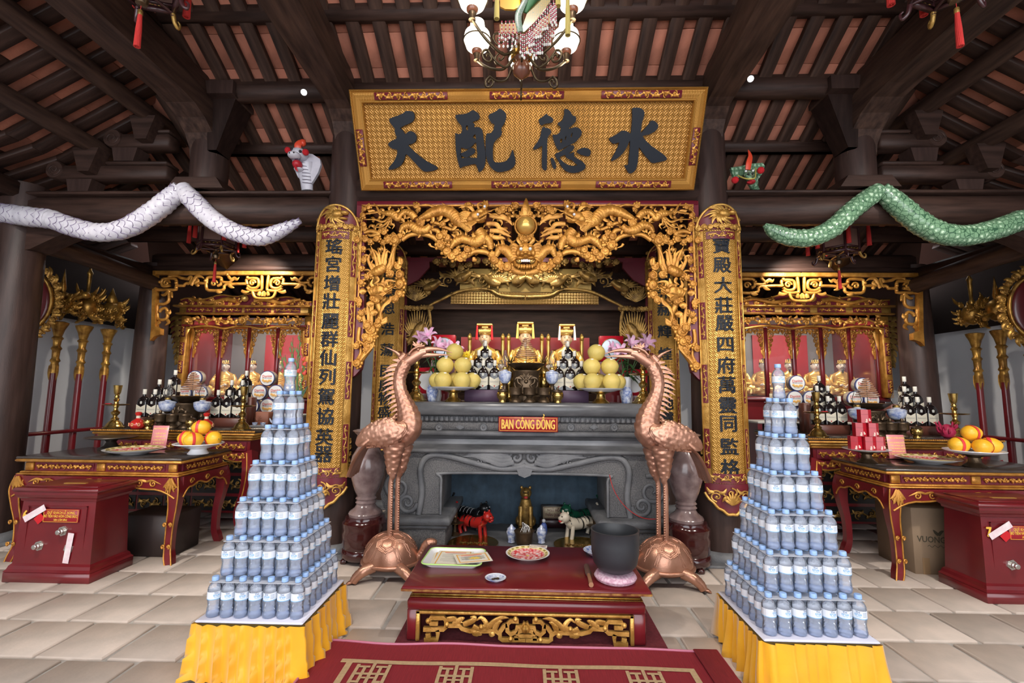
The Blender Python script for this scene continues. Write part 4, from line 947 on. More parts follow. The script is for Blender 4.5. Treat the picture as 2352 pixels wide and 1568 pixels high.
# ================================================================ marble vases on turned stands
MARB = mat('brown_marble', (.13,.08,.078), .2, col2=(.30,.22,.21), vscale=12, coat=.3, detail=10)
DKRED = mat('dark_rosewood', (.042,.008,.008), .15, coat=.6)
for sx, side in ((-1,'white'),(1,'green')):
    b = AZ(842 if sx < 0 else 1577, 1250 if sx < 0 else 1262, 0); b.y = 4.02 ; b.x = sx*1.25 if sx < 0 else 1.26; b.y = 3.79
    s = thing('vase_stand', 'round dark red lacquered stand under the marble vase on the %s snake side' % side, 'stand', b)
    MB().lathe([(.15,.03),(.17,.05),(.175,.09),(.16,.11),(.168,.13),(.172,.22),(.165,.25),(.172,.27),(.172,.30),(.155,.315),(.15,.34),(.13,.345)], 28).build('drum', DKRED, s)
    for i in range(5): a = i*2*PI/5; MB().box((.15*math.cos(a),.15*math.sin(a),.02), (.05,.05,.04), bev=.01).build('foot', DKRED, s)
    vz = thing('marble_vase', 'tall brown veined marble vase standing behind the crane on the %s snake side' % side, 'vase', (b.x, b.y, .345))
    MB().lathe([(.125,0),(.13,.02),(.12,.035),(.085,.06),(.072,.085),(.082,.10),(.07,.115),(.082,.13),(.07,.145),(.095,.20),(.125,.30),(.135,.38),(.12,.46),(.08,.53),(.06,.57),(.07,.60),(.11,.64),(.125,.655),(.115,.66),(.06,.62)], 28).build('body', MARB, vz)
# ================================================================ floor mats and the low red table
def zz2(x, y, Y): return AY(780+x/2.673, 1100+y/2.673, Y)
CARP = mat('red_carpet', (.17,.022,.03), .95, col2=(.11,.012,.018), vscale=60, bump=.6, bscale=260)
cA = AZ(905,1493,0); 
o = MB().box((0,0,.006), (1.42, 1.35, .012), bev=.003).build('carpet', CARP, loc=(.04, 3.08, .003)); tag(o, 'plain dark red carpet under the low lacquered table', 'carpet')
def mat_rug():
    Y0, Y1 = 1.30, 2.545; X0, X1 = -1.01, .98
    t = thing('prayer_mat', 'woven red mat with beige key pattern in front of the low table', 'mat', ((X0+X1)/2, Y0, .019))
    w_, d = X1-X0, Y1-Y0
    RM = mat('woven_red', (.33,.018,.03), .8, col2=(.24,.012,.022), vscale=4, stretch=(60,3,1), bump=.5, bscale=120)
    BE = mat('woven_beige', (.52,.36,.20), .85, var=.2, vscale=60)
    mb = MB(); nx, ny = 60, 36; vs = []; fs = []
    hz = lambda x, y: .008+.004*math.sin(x*9+y*3)*max(0,(y-d*.7)/(d*.3))
    for j in range(ny+1):
        for i in range(nx+1): x = -w_/2+w_*i/nx; y = d*j/ny; vs.append((x, y+.006*math.sin(x*11)*(j/ny)**3, hz(x,y)))
    for j in range(ny):
        for i in range(nx): a = j*(nx+1)+i; fs.append((a,a+1,a+nx+2,a+nx+1))
    mb.add(vs, fs).build('weave', RM, t, fixn=False)
    mb = MB(); PK = mat('pink_binding', (.50,.16,.24), .6)
    mb.tube([(-w_/2+w_*i/40, d+.006*math.sin((-w_/2+w_*i/40)*11), hz(-w_/2+w_*i/40,d)+.003) for i in range(41)], .006, 6)
    for sx in (-1,1): mb.tube([(sx*w_/2, d*i/20, hz(sx*w_/2,d*i/20)+.003) for i in range(21)], .006, 6)
    mb.build('binding', PK, t)
    o = MB().box((w_/2-.06, d/2, .016), (.12, d, .008), bev=.003).build('folded_edge', RM, t)
    def band(x0, x1, y0, y1):
        mb = MB(); n = max(1, int(max(abs(x1-x0),abs(y1-y0))/.04)); vs = []; fs = []
        for i in range(n+1):
            f = i/n
            if abs(x1-x0) > abs(y1-y0): x = x0+(x1-x0)*f; vs += [(x,y0,hz(x,y0)+.0025),(x,y1,hz(x,y1)+.0025)]
            else: y = y0+(y1-y0)*f; vs += [(x0,y,hz(x0,y)+.0025),(x1,y,hz(x1,y)+.0025)]
        for i in range(n): fs.append((2*i,2*i+1,2*i+3,2*i+2))
        mb.add(vs, fs).build('key_band', BE, t, fixn=False)
    yb = d-.155
    band(-w_/2+.14, w_/2-.20, yb-.03, yb)
    for sx in (-1,1):
        x = sx*(w_/2-.17)-(.03 if sx > 0 else 0); band(x, x+.03, .0, yb)
    for cx in (-.70, -.31, .175, .56):       # longevity-character motifs
        cx -= (X0+X1)/2; mb = MB(); cy = yb-.115
        for k, (a, b, c, e) in enumerate(((-.082,-.066,-.07,.075),(.066,.082,-.07,.075),(-.082,.082,-.008,.008),(-.008,.008,-.08,.085),(-.045,-.03,-.07,.06),(.03,.045,-.07,.06),(-.066,-.014,.045,.06),(.014,.066,.045,.06),(-.066,-.03,-.07,-.055),(.03,.066,-.07,-.055),(-.03,-.008,-.04,-.028),(.008,.03,-.04,-.028))):
            z = hz(cx,cy)+.004+.0003*k; mb.add([(cx+a,cy+c,z),(cx+b,cy+c,z),(cx+b,cy+e,z),(cx+a,cy+e,z)], [(0,1,2,3)])
        mb.build('longevity_motif', BE, t, fixn=False)
mat_rug()
TX, TY0 = .013, 2.60
tb = thing('low_table', 'low dark red lacquered table with gilded openwork fret apron on the carpet', 'table', (TX, TY0, .0165))
TZ = lambda v, Y=TY0: AY(1205, v, Y).z-.015
ztop = .285
b0 = TZ(1379); 
MB().box((0, .30, ztop-.0125), (1.30, .68, .025), bev=.006).build('table_top', RED, tb)
mb = MB(); 
for (cx, cy, a, c) in ((0,-.041,1.30,.006),(.651,.3,.006,.68),(-.651,.3,.006,.68)): mb.box((cx,cy,ztop-.018),(a,c,.010))
mb.build('gilt_edge', mat('worn_gilt', (.62,.36,.10), .35, .6, col2=(.17,.03,.02), vscale=30), tb, smooth=False)
zf = ztop-.025; zm = b0+.018
MB().box((0, .30, (zf+zm)/2), (1.20, .58, zf-zm), bev=.004).build('waist', RED, tb)
mb = MB()
for i, z in enumerate((zm, zm-.009)): mb.box((0,.30,z), (1.21+.02*i,.59+.02*i,.010), bev=.004)
mb.build('gilt_moulding', BRASS, tb)
zo = TZ(1407); 
mb = MB(); mb.box((0,.30,(b0+zo)/2+.002), (1.25,.63,b0-zo), bev=.012); mb.build('apron_rail', RED, tb)
for sx in (-1,1):
    for y in (.03,.57): MB().box((sx*.593, y, zo/2+.004), (.066,.066,zo+.01), bev=.008).build('leg', RED, tb)
FY = TY0-.0
def t2(x, y, d=0): p = zz2(x, y, TY0); return (p.x-TX, d, p.z-.015)
mb = MB()
mb.box(((t2(495,0)[0]+t2(1790,0)[0])/2, .006, zo-.008), (t2(1790,0)[0]-t2(495,0)[0], .03, .016), bev=.003)
for x in (507,1780): mb.box((t2(x,0)[0], .006, zo/2), (.02,.03,zo), bev=.003)
mb.build('fret_frame', GOLD2, tb)
mb = MB()
FR = [[(515,920),(640,920),(655,905),(655,868),(640,850),(560,850),(553,868),(560,884),(605,884)],[(655,897),(735,897),(752,915),(800,930),(960,930),(985,950),(985,975),(1000,985),(1140,985)],[(1140,880),(1125,905),(1090,905),(1085,935),(1050,950),(1030,930),(1030,890),(1050,870),(1100,870)],[(1085,960),(1085,985)],[(985,935),(1010,900),(1030,895)],[(520,985),(600,985),(605,940),(600,925)],[(530,960),(560,955)],[(1140,920),(1105,930),(1090,950),(1110,962),(1142,962)]]
for P in FR: mb.tube([t2(x,y,.0) for x, y in P], .0115, 4, .9, square=True)
for P in ([(660,860),(700,855),(720,870),(760,880)],[(760,890),(810,870),(830,850),(800,845)],[(820,900),(860,920),(900,890),(870,850),(840,870)],[(900,920),(940,880),(990,850),(1040,852)],[(700,890),(740,860),(770,850)],[(950,920),(970,880),(1000,870)],[(820,935),(840,950),(850,965)],[(840,935),(855,945),(875,955)],[(950,940),(930,950),(920,940)]): lick(mb, [t2(x,y,-.004) for x,y in P], .016, 5, .6)
for (x, y) in ((1080,858),(660,890),(1050,978),(545,868),(870,905)): mb.ball(t2(x,y,-.006), .014, 8, 6)
mb.ball(t2(1142,915,-.006), .024, 10, 6)
c = t2(1142,900)[0]; me = mb.mesh('fret', GOLD2)
link('fret', me, tb); m2 = mirror_mesh(me); link('fret', m2, tb, (2*c,0,0))
ZT = ztop+.015
def on_tab(u, v): return AZ(u, v, ZT)
# tray with printed prayer sheets
PAPER = mat('paper', (.80,.76,.66), .7); ORG = mat('orange_border', (.80,.42,.08), .7); GRN = mat('green_rim', (.45,.72,.22), .4); PRINT = mat('grey_print', (.42,.40,.36), .8); REDP = mat('red_print', (.72,.10,.06), .7)
a, b = on_tab(972,1306), on_tab(1100,1318); c = on_tab(1100,1262)
ctr = on_tab(1043,1288); 
tr = thing('serving_tray', 'white plastic tray with green rim on the low table', 'tray', (ctr.x+.003, ctr.y+.0, ZT), -.03)
def rrect(hx, hy, r, n=5): 
    out = []
    for (cx, cy, a0) in ((hx-r,hy-r,0),(-hx+r,hy-r,PI/2),(-hx+r,-hy+r,PI),(hx-r,-hy+r,3*PI/2)):
        for i in range(n+1): a = a0+PI/2*i/n; out.append((cx+r*math.cos(a), cy+r*math.sin(a)))
    return out
def rdish(hx, hy, r, prof, mats, name, par, mi=None):
    mb = MB(); L = [rrect(hx*s, hy*s if hy*s > r*.5 else r, r*s) for s, z in prof]; n = len(L[0]); vs = []; fs = []
    for (s, z), ring in zip(prof, L): vs += [(x, y, z) for x, y in ring]
    for j in range(len(prof)-1):
        for i in range(n): i2 = (i+1) % n; fs.append((j*n+i,j*n+i2,(j+1)*n+i2,(j+1)*n+i))
    fs.append(tuple(range(n))); fs.append(tuple(range((len(prof)-1)*n, len(prof)*n)))
    return mb.add(vs, fs).build(name, mats, par)
rdish(.175, .145, .04, [(.80,0),(.90,.012),(1,.028),(.97,.028),(.86,.012),(.80,.005)], WHITE, 'dish', tr)
mb = MB(); R = rrect(.175,.145,.04); mb.tube([(x,y,.028) for x,y in R+R[:1]], .0045, 6, up=(0,0,1)); mb.build('rim', GRN, tr)
def sheet(label, loc, rz, w_, d, rx=0, lift=0, flower=False):
    t = thing('prayer_sheet', label, 'paper', loc, rz); t.rotation_euler = (rx, 0, rz)
    mb = MB(); n = 8; vs = []; fs = []
    for i in range(n+1):
        x = -w_/2+w_*i/n; z = .002+lift*(x/w_)**2
        for y in (-d/2, d/2): vs.append((x,y,z))
    for i in range(n): fs.append((2*i,2*i+1,2*i+3,2*i+2))
    mb.add(vs, fs).build('leaf', PAPER, t, fixn=False)
    mb = MB(); e = .0008
    for (cx, cy, a, b) in ((0,d/2-.018,w_-.03,.006),(0,-d/2+.018,w_-.03,.006),(w_/2-.018,0,.006,d-.03),(-w_/2+.018,0,.006,d-.03)): mb.box((cx,cy,.003+lift*(cx/w_)**2+lift*.1),(a,b,e))
    mb.build('border', ORG, t, smooth=False)
    mb = MB(); r = random.Random(int(w_*1000)+int(rz*100))
    for i in range(9): y = d/2-.055-i*(d-.1)/9; ww = (w_-.07)*(1 if i % 4 else .7); mb.box((0,y,.003+lift*.1),(ww,.0022,e))
    mb.build('print_lines', PRINT, t, smooth=False)
    MB().box((0,d/2-.036,.0032+lift*.1),(w_*.6,.006,e)).build('heading', REDP, t, smooth=False)
    if flower:
        mb = MB()
        for i in range(7): a = i*.9; lick(mb, [(.01,-.01,.004),(.01+.02*math.cos(a),-.01+.014*math.sin(a),.005),(.01+.045*math.cos(a+.2),-.01+.022*math.sin(a+.2),.004)], .006, 3, .2, up=(0,0,1))
        mb.build('flower_print', mat('yellow_flower_print', (.85,.62,.12), .7), t)
sheet('printed prayer sheet lying lowest in the white tray', (ctr.x-.025, ctr.y+.005, ZT+.008), .06, .22, .25)
sheet('printed prayer sheet in the white tray, second in the stack', (ctr.x-.005, ctr.y+.005, ZT+.014), -.02, .22, .25)
p = on_tab(1086,1294)
sheet('printed prayer sheet with yellow flower hanging over the tray rim', (p.x, p.y-.005, ZT+.032), .30, .21, .16, lift=.008, flower=True)
# red plate with banknote
def plate(name, label, cat, loc, prof, m, n=36, group=None, rz=0):
    t = thing(name, label, cat, loc, rz, group); MB().lathe(prof, n).build('dish', m, t); return t
p = on_tab(1212,1281)
PLP = [(.055,0),(.06,.004),(.062,.006),(.10,.016),(.132,.03),(.136,.033),(.132,.034),(.10,.021),(.06,.011),(0,.010)]
REDPLATE = mat('red_floral_glaze', (.66,.05,.06), .2, col2=(.86,.55,.53), vscale=55, kind='voronoi')
pl_ = plate('porcelain_plate', 'red patterned porcelain plate with yellow key border on the low table', 'plate', (p.x, p.y, ZT), PLP, WHITE)
def key_ring(par, r0, r1, z0, z1, m, nm, n=40, dash=1.): 
    mb = MB(); vs = []; fs = []
    for i in range(n+1): a = 2*PI*i/n; vs += [(r0*math.cos(a), r0*math.sin(a), z0), (r1*math.cos(a), r1*math.sin(a), z1)]
    for i in range(n):
        if dash >= 1 or (i % 4) < 4*dash: fs.append((2*i,2*i+2,2*i+3,2*i+1))
    return mb.add(vs, fs).build(nm, m, par, fixn=False)
def disc(par, r, z, m, nm, n=32, c=(0,0)):
    mb = MB(); mb.add([(c[0],c[1],z)]+[(c[0]+r*math.cos(2*PI*i/n), c[1]+r*math.sin(2*PI*i/n), z) for i in range(n)], [(0,1+i,1+(i+1) % n) for i in range(n)]); return mb.build(nm, m, par, fixn=False)
def red_plate_deco(t, s=1.):
    key_ring(t, .058*s, .104*s, .0125*s, .0245*s, REDPLATE, 'floral_band'); disc(t, .06*s, .0125*s, REDPLATE, 'floral_centre')
    key_ring(t, .104*s, .126*s, .0245*s, .0335*s, mat('key_border_glaze', (.86,.72,.36), .2), 'key_border')
    key_ring(t, .110*s, .121*s, .0285*s, .0330*s, mat('olive_key', (.35,.27,.06), .3), 'key_marks', 72, .5)
    for i in range(5):
        a = 2*PI*i/5+.5; disc(t, .014*s, .0165*s, WHITE, 'medallion', 12, (.075*s*math.cos(a), .075*s*math.sin(a)))
    disc(t, .010*s, .0145*s, mat('yellow_glaze', (.85,.65,.15), .2), 'centre_medallion', 8)
red_plate_deco(pl_)
def banknote(label, loc, rz, col=(.70,.60,.55), rx=0):
    o = thing('banknote', label, 'banknote', loc, rz); o.rotation_euler = (rx,0,rz)
    MB().box((0,0,.001), (.115,.058,.001)).build('note', mat('note_paper', (.80,.76,.72), .6), o, smooth=False)
    MB().box((0,0,.0017), (.10,.045,.0006)).build('print', mat('note_print%.2f' % col[0], col, .6, var=.3, vscale=60), o, smooth=False)
    mb = MB(); mb.lathe([(.013,0),(.013,.0004),(0,.0004)], 12, c=(.03,0,.002)); mb.build('portrait', mat('note_portrait', (.42,.30,.28), .6), o)
    return o
q = on_tab(1236,1266); banknote('folded banknote resting on the red patterned plate', (q.x, q.y, ZT+.030), -.12)
BW = mat('blue_white_glaze', (.80,.83,.87), .12, col2=(.06,.13,.42), vscale=34, detail=3)
p = on_tab(1138,1333)
SMP = [(.03,0),(.034,.003),(.05,.012),(.058,.018),(.056,.019),(.034,.008),(0,.006)]
s = plate('saucer', 'small blue and white saucer holding coins on the low table', 'saucer', (p.x, p.y, ZT), SMP, BW, 28)
key_ring(s, .05, .057, .0165, .0192, mat('white_rim', (.85,.87,.9), .15), 'rim')
for i in range(3): tag(MB().lathe([(.009,0),(.009,.002),(0,.002)], 12, c=(0,0,0)).build('coin', BRONZE, loc=(p.x-.012+.012*i, p.y-.004+.003*(i % 2), ZT+.0085+.0022*i), rot=(.03*i,.05,0)), 'bronze coin %s in the small blue and white saucer' % ('lying lowest','in the middle','lying uppermost')[i], 'coin', 'coins in the saucer')
p = on_tab(1362,1277)
s = plate('blue_dish', 'blue and white porcelain dish half behind the black bowl', 'dish', (p.x+.03, p.y+.01, ZT), [(.04,0),(.045,.004),(.07,.02),(.09,.036),(.087,.037),(.045,.012),(0,.01)], BW, 32)
# mallet
a, b = on_tab(1347,1306), on_tab(1358,1350)
ml = thing('wooden_mallet', 'wooden singing-bowl striker lying beside the black bowl', 'mallet', ((a.x+b.x)/2, (a.y+b.y)/2, ZT+.016)); d = (b-a).normalized()
LW = mat('light_wood', (.36,.17,.09), .4)
mb = MB(); L2 = (b-a).length; mb.tube([-d*L2/2, -d*L2*.1, V(0,0,0)], [.015,.018,.012], 10, up=(0,0,1)); mb.build('head', mat('mallet_wrap', (.12,.06,.045), .7), ml)
mb = MB(); mb.tube([V(0,0,0), d*L2*.3, d*L2/2], [.010,.011,.013], 10, up=(0,0,1)); mb.build('handle', LW, ml)
# cushion and bowl
p = on_tab(1416,1338)
QC = mat('purple_brocade', (.55,.30,.40), .7, col2=(.72,.52,.60), vscale=70, kind='voronoi')
o = MB().lathe([(.0,.0),(.085,.0),(.108,.012),(.115,.026),(.105,.042),(.08,.05),(.0,.046)], 32).build('ring_cushion', QC, loc=(p.x, p.y+.03, ZT)); tag(o, 'round pink brocade cushion under the black singing bowl', 'cushion')
o = thing('singing_bowl', 'large matt black singing bowl on the pink cushion', 'bowl', (p.x, p.y+.03, ZT+.049))
MB().lathe([(.0,0),(.06,.002),(.095,.018),(.118,.05),(.128,.10),(.131,.16),(.131,.218),(.133,.222),(.125,.224),(.120,.218),(.118,.16),(.112,.10),(.098,.05),(.06,.02),(0,.016)], 44).build('bowl', mat('black_iron', (.028,.031,.036), .45), o)
# ================================================================ towers of water bottles
def clear_mat(name, tint, diff=(.6,.7,1.), dfac=.12, rough=.05, fres=1.45, gl=1.0, refr=0.):
    m = bpy.data.materials.new(name); m.use_nodes = True; nt = m.node_tree; N = nt.nodes; L = nt.links
    for n in list(N):
        if n.type == 'BSDF_PRINCIPLED': N.remove(n)
    out = [n for n in N if n.type == 'OUTPUT_MATERIAL'][0]
    tr = N.new('ShaderNodeBsdfTransparent'); tr.inputs[0].default_value = (*tint, 1)
    df = N.new('ShaderNodeBsdfDiffuse'); df.inputs[0].default_value = (*diff, 1)
    gs = N.new('ShaderNodeBsdfGlossy'); gs.inputs['Roughness'].default_value = rough; gs.inputs[0].default_value = (gl,gl,gl,1)
    m1 = N.new('ShaderNodeMixShader'); m1.inputs[0].default_value = dfac; L.new(tr.outputs[0], m1.inputs[1]); L.new(df.outputs[0], m1.inputs[2])
    if refr:
        rf = N.new('ShaderNodeBsdfRefraction'); rf.inputs['IOR'].default_value = 1.22; rf.inputs['Roughness'].default_value = .0; rf.inputs[0].default_value = (*tint,1)
        m0 = N.new('ShaderNodeMixShader'); m0.inputs[0].default_value = refr; L.new(tr.outputs[0], m0.inputs[1]); L.new(rf.outputs[0], m0.inputs[2]); L.new(m0.outputs[0], m1.inputs[1])
    fr = N.new('ShaderNodeFresnel'); fr.inputs[0].default_value = fres
    m2 = N.new('ShaderNodeMixShader'); L.new(fr.outputs[0], m2.inputs[0]); L.new(m1.outputs[0], m2.inputs[1]); L.new(gs.outputs[0], m2.inputs[2])
    L.new(m2.outputs[0], out.inputs[0]); MATS[name] = m; return m
PET = clear_mat('bottle_plastic', (.985,.99,1.0), (.76,.84,1.0), .27, .03, 1.34)
PETB = clear_mat('bottle_plastic_base', (.95,.97,1.0), (.58,.70,1.0), .32, .04, 1.36)
SHEETM = clear_mat('clear_sheet', (.90,.93,1.0), (.92,.94,1.0), .6, .1, 1.2)
CAPM = mat('blue_cap', (.36,.56,.92), .4); LABM = mat('bottle_label', (.80,.84,.90), .45); LAB2 = mat('label_blue', (.16,.47,.78), .5); LABT = mat('label_dark_print', (.13,.24,.45), .5)
BH = .1785; TIER = .1755
def zb_(t): return BH*(1-t)
prof = [(.024,0),(.029,.004),(.0305,.012),(.0305,.024),(.028,.030),(.0298,.036),(.0270,.046),(.0262,.054),(.0270,.062),(.0292,.070),(.0300,zb_(.55)),(.0300,zb_(.34)),(.0306,zb_(.335)),(.0300,zb_(.325)),(.0306,zb_(.31)),(.0285,zb_(.27)),(.0240,zb_(.215)),(.0185,zb_(.175)),(.0135,zb_(.155)),(.0130,zb_(.13)),(.0160,zb_(.125)),(.0160,zb_(.115)),(.0130,zb_(.11)),(.0130,zb_(.10))]
bt = {}
mb = MB().lathe(prof, 16); mb.m = [1 if sum(mb.v[i].z for i in f)/len(f) < .034 else 0 for f in mb.f]; bt['body'] = mb.mesh('body', [PET, PETB])
bt['cap'] = MB().lathe([(.0148,zb_(.105)),(.0155,zb_(.095)),(.0155,zb_(.02)),(.0145,BH),(0,BH)], 16).mesh('cap', CAPM)
mb = MB(); mb.lathe([(.0306,zb_(.55)),(.0308,zb_(.545)),(.0308,zb_(.36)),(.0306,zb_(.355))], 20, mi=0)
mb.f = [f for f in mb.f if len(f) == 4]; mb.m = mb.m[:len(mb.f)]
def wrap_text(s, size, z, a0, mi, bold=0.):
    me = text_mesh(s, size, ext=0, bold=bold)
    vs = []
    for v in me.vertices: a = v.co.x/.031+a0; vs.append((.0312*math.sin(a), -.0312*math.cos(a), v.co.z+z))
    mb.add(vs, [tuple(p.vertices) for p in me.polygons], mi); bpy.data.meshes.remove(me)
wrap_text('TH', .0125, zb_(.39), 0, 2, .0003); wrap_text('true', .0165, zb_(.435), .05, 1, .0003); wrap_text('WATER', .006, zb_(.49), .05, 1)
for i in range(4):
    z = zb_(.40+.03*i); vs = []; n = 6
    for k in range(n+1): a = .62+.55*k/n; vs += [(.0311*math.sin(a), -.0311*math.cos(a), z), (.0311*math.sin(a), -.0311*math.cos(a), z+.0014)]
    mb.add(vs, [(2*k,2*k+2,2*k+3,2*k+1) for k in range(n)], 2)
vs = []; n = 20
for k in range(n+1): a = 2*PI*k/n; vs += [(.0310*math.sin(a), -.0310*math.cos(a), zb_(.548)), (.0310*math.sin(a), -.0310*math.cos(a), zb_(.533))]
mb.add(vs, [(2*k,2*k+2,2*k+3,2*k+1) for k in range(n)], 1)
bt['label'] = mb.mesh('label', [LABM, LAB2, LABT], smooth=False, fixn=False)
SATIN = mat('yellow_satin', (.93,.47,.012), .38, col2=(.88,.39,.008), vscale=6, bump=.12, bscale=25); SATIN.node_tree.nodes['Principled BSDF'].inputs['Sheen Weight'].default_value = .4
ROWN = ['bottom','second','third','fourth','fifth','sixth','top']
def tower(cx, y0, zt, side, seed, pb=.0668, skx=(0,0)):
    rnd = random.Random(seed)
    half = 3*pb+.052; yc = y0+3*pb
    st = thing('skirted_stand', 'low stand draped in pleated yellow satin under the bottle tower on the %s side' % side, 'stand', (cx, yc, 0))
    MB().box((0,0,(zt-.02)/2), (half*2-.02, half*2-.02, zt-.02)).build('box', mat('stand_card', (.5,.35,.1), .8), st, smooth=False)
    n = 240; rows = 12; R = rrect(half+.004, half+.004, .03, 4); per = []
    pts = R+R[:1]
    L = [0]
    for a, b in zip(pts, pts[1:]): L.append(L[-1]+math.hypot(b[0]-a[0], b[1]-a[1]))
    tot = L[-1]
    def at(s):
        s %= tot
        for i in range(len(L)-1):
            if L[i+1] >= s: f = (s-L[i])/(L[i+1]-L[i]+1e-9); a, b = pts[i], pts[i+1]; return (a[0]+(b[0]-a[0])*f, a[1]+(b[1]-a[1])*f)
        return pts[-1]
    npl = 34; wd = [rnd.uniform(.6,1.4) for _ in range(npl)]; sw = sum(wd); edges = [0]
    for x in wd: edges.append(edges[-1]+x/sw*tot)
    amp = [rnd.uniform(.4,1.1) for _ in range(npl)]; slant = [rnd.uniform(-.03,.05) for _ in range(npl)]
    vs = []; fs = []
    for j in range(rows+1):
        h = j/rows; z = zt-.008-(zt-.012)*h
        for i in range(n):
            s = tot*i/n; ss = (s+slant[0]*h) % tot; k = 0
            while edges[k+1] < ss: k += 1
            f = (ss-edges[k])/(edges[k+1]-edges[k])
            d = amp[k]*(f**2.2)*.034*(.6+h)+.006*math.sin(s*30+h*4+seed)*h+.016*h**1.3*(.6+.4*math.sin(s*4.1+seed))
            x, y = at(s); l = math.hypot(x, y); nx, ny = x/l, y/l
            m_ = max(abs(x), abs(y)); nx = (1 if x > 0 else -1) if abs(x) > half-.03 else 0; ny = (1 if y > 0 else -1) if abs(y) > half-.03 else 0
            q = math.hypot(nx, ny) or 1
            vs.append((x+nx/q*d, y+ny/q*d, max(.004, z+.010*math.sin(s*11+seed)*h*h)))
    for j in range(rows):
        for i in range(n): i2 = (i+1) % n; fs.append((j*n+i,j*n+i2,(j+1)*n+i2,(j+1)*n+i))
    MB().add(vs, fs).build('satin_skirt', SATIN, st, fixn=False)
    tr = tag(MB().box((0,0,.006), (half*2, half*2, .012), bev=.005).build('bottle_board', mat('white_board', (.74,.74,.86), .4), loc=(cx, yc, zt-.006)), 'white board on the yellow satin stand under the bottles on the %s side' % side, 'board')
    for t in range(7):
        n_ = 7-t; z = zt+.006+TIER*t; o = (n_-1)*pb/2
        if t: tag(MB().box((0,0,0), (n_*pb+pb*.55, n_*pb+pb*.55, .0022)).build('divider_sheet', SHEETM, loc=(cx, yc, zt+.006+TIER*t-BH*.11), smooth=False), 'clear plastic sheet between the %s and %s bottle rows on the %s side' % (ROWN[t-1], ROWN[t], side), 'sheet')
        for a in range(n_):
            for b in range(n_):
                x = cx-o+a*pb+rnd.uniform(-.0012,.0012); y = yc-o+b*pb+rnd.uniform(-.0012,.0012)
                OW = ['first','second','third','fourth','fifth','sixth','seventh']
                where = 'front row' if b == 0 else ('back row' if b == n_-1 else OW[b]+' row back')
                lab = 'clear water bottle alone at the top of the %s tower' % side if t == 6 else 'water bottle, %s tier of %s tower, %s, %s from left' % (ROWN[t], side, where, OW[a])
                e = thing('water_bottle', lab, 'bottle', (x, y, z), rnd.uniform(-.9,.9) if b == 0 else rnd.uniform(-3,3), 'water bottles of the tower on the %s side' % side)
                for nm in ('body','cap','label'): link(nm, bt[nm], e)
tower(-1.262, 2.295, .252, 'left', 3)
tower(1.316, 2.275, .240, 'right', 8)
# ================================================================ offerings: builders
GLASSD = mat('dark_glass', (.012,.008,.008), .06, spec=.6, coat=.3); CREAM = mat('cream_label', (.72,.66,.52), .6); SEAL = mat('red_seal', (.45,.04,.04), .5); GREYP = mat('script_print', (.28,.27,.26), .6)
def tmpl(parts): return parts
def place(T, name, label, cat, loc, rz=0, group=None, sc=1.):
    e = thing(name, label, cat, loc, rz, group); made = []
    if sc != 1: e.scale = (sc, sc, sc)
    for it in T:
        nm, me, pi = it; o = link(nm, me, e if pi is None else made[pi]); made.append(o)
    return e
# square whisky bottle, 0.285 m
def rsec(hx, hy, r, z, n=4): return [(x, y, z) for x, y in rrect(hx, hy, r, n)]
mb = MB(); vs = []; fs = []
rows = [(.044,.030,.012,0),(.0515,.036,.014,.006),(.0525,.037,.014,.150),(.050,.035,.016,.168),(.040,.030,.018,.190),(.024,.021,.016,.206),(.0150,.0150,.0140,.214),(.0140,.0140,.0135,.224),(.0140,.0140,.0135,.240)]
for r_ in rows: vs += rsec(*r_)
n = len(rsec(*rows[0]))
for j in range(len(rows)-1):
    for i in range(n): i2 = (i+1) % n; fs.append((j*n+i,j*n+i2,(j+1)*n+i2,(j+1)*n+i))
fs += [tuple(range(n)), tuple(range((len(rows)-1)*n, len(rows)*n))]
W_ = [('glass', mb.add(vs, fs).mesh('glass', GLASSD), None)]
W_.append(('cap', MB().lathe([(.0155,.232),(.0172,.236),(.0172,.282),(.016,.285),(0,.285)], 16).mesh('cap', mat('ivory_cap', (.78,.74,.64), .45)), None))
mb = MB(); y = -.0378
mb.prism([(-.048,.048),(0,.022),(.048,.048),(.048,.128),(0,.102),(-.048,.128)], y, y+.0006); 
for sx in (-1,1): mb.box((sx*.0532,0,.088), (.0006,.05,.078))
lab_i = len(W_); W_.append(('label', mb.mesh('label', CREAM, smooth=False), None))
me = text_mesh('Ballantine\'s', .024, ext=.0002, sx=.76); me.transform(xf((0,y-.0004,.078),(0,.0,0))); me.materials.clear(); me.materials.append(GREYP); W_.append(('label_script', me, lab_i))
W_.append(('wax_seal', MB().lathe([(.007,0),(.007,.001),(0,.001)], 12, T=xf((0,y-.0002,.037),(PI/2,0,0))).mesh('wax_seal', SEAL), lab_i))
mb = MB(); mb.prism([(-.010,0),(.010,0),(.012,.022),(0,.029),(-.012,.022)], y-.0004, y+.001, T=xf((0,0,.134))); W_.append(('crest', mb.mesh('crest', mat('crest_print', (.55,.55,.50), .5), smooth=False), None))
WHISKY = W_
POM = mat('pomelo_peel', (.74,.55,.15), .5, col2=(.64,.52,.14), vscale=10, bump=.25, bscale=160, objvar=.08)
def fruit_mesh(r, k=1., dent=.06, name='peel', m=POM, n=24):
    return MB().lathe([(0,-r*k*(1-dent*.5))]+[(r*math.sin(PI*i/14)*(1+.02*math.sin(i)), -r*k*math.cos(PI*i/14)) for i in range(1,14)]+[(0,r*k*(1-dent))], n).mesh(name, m)
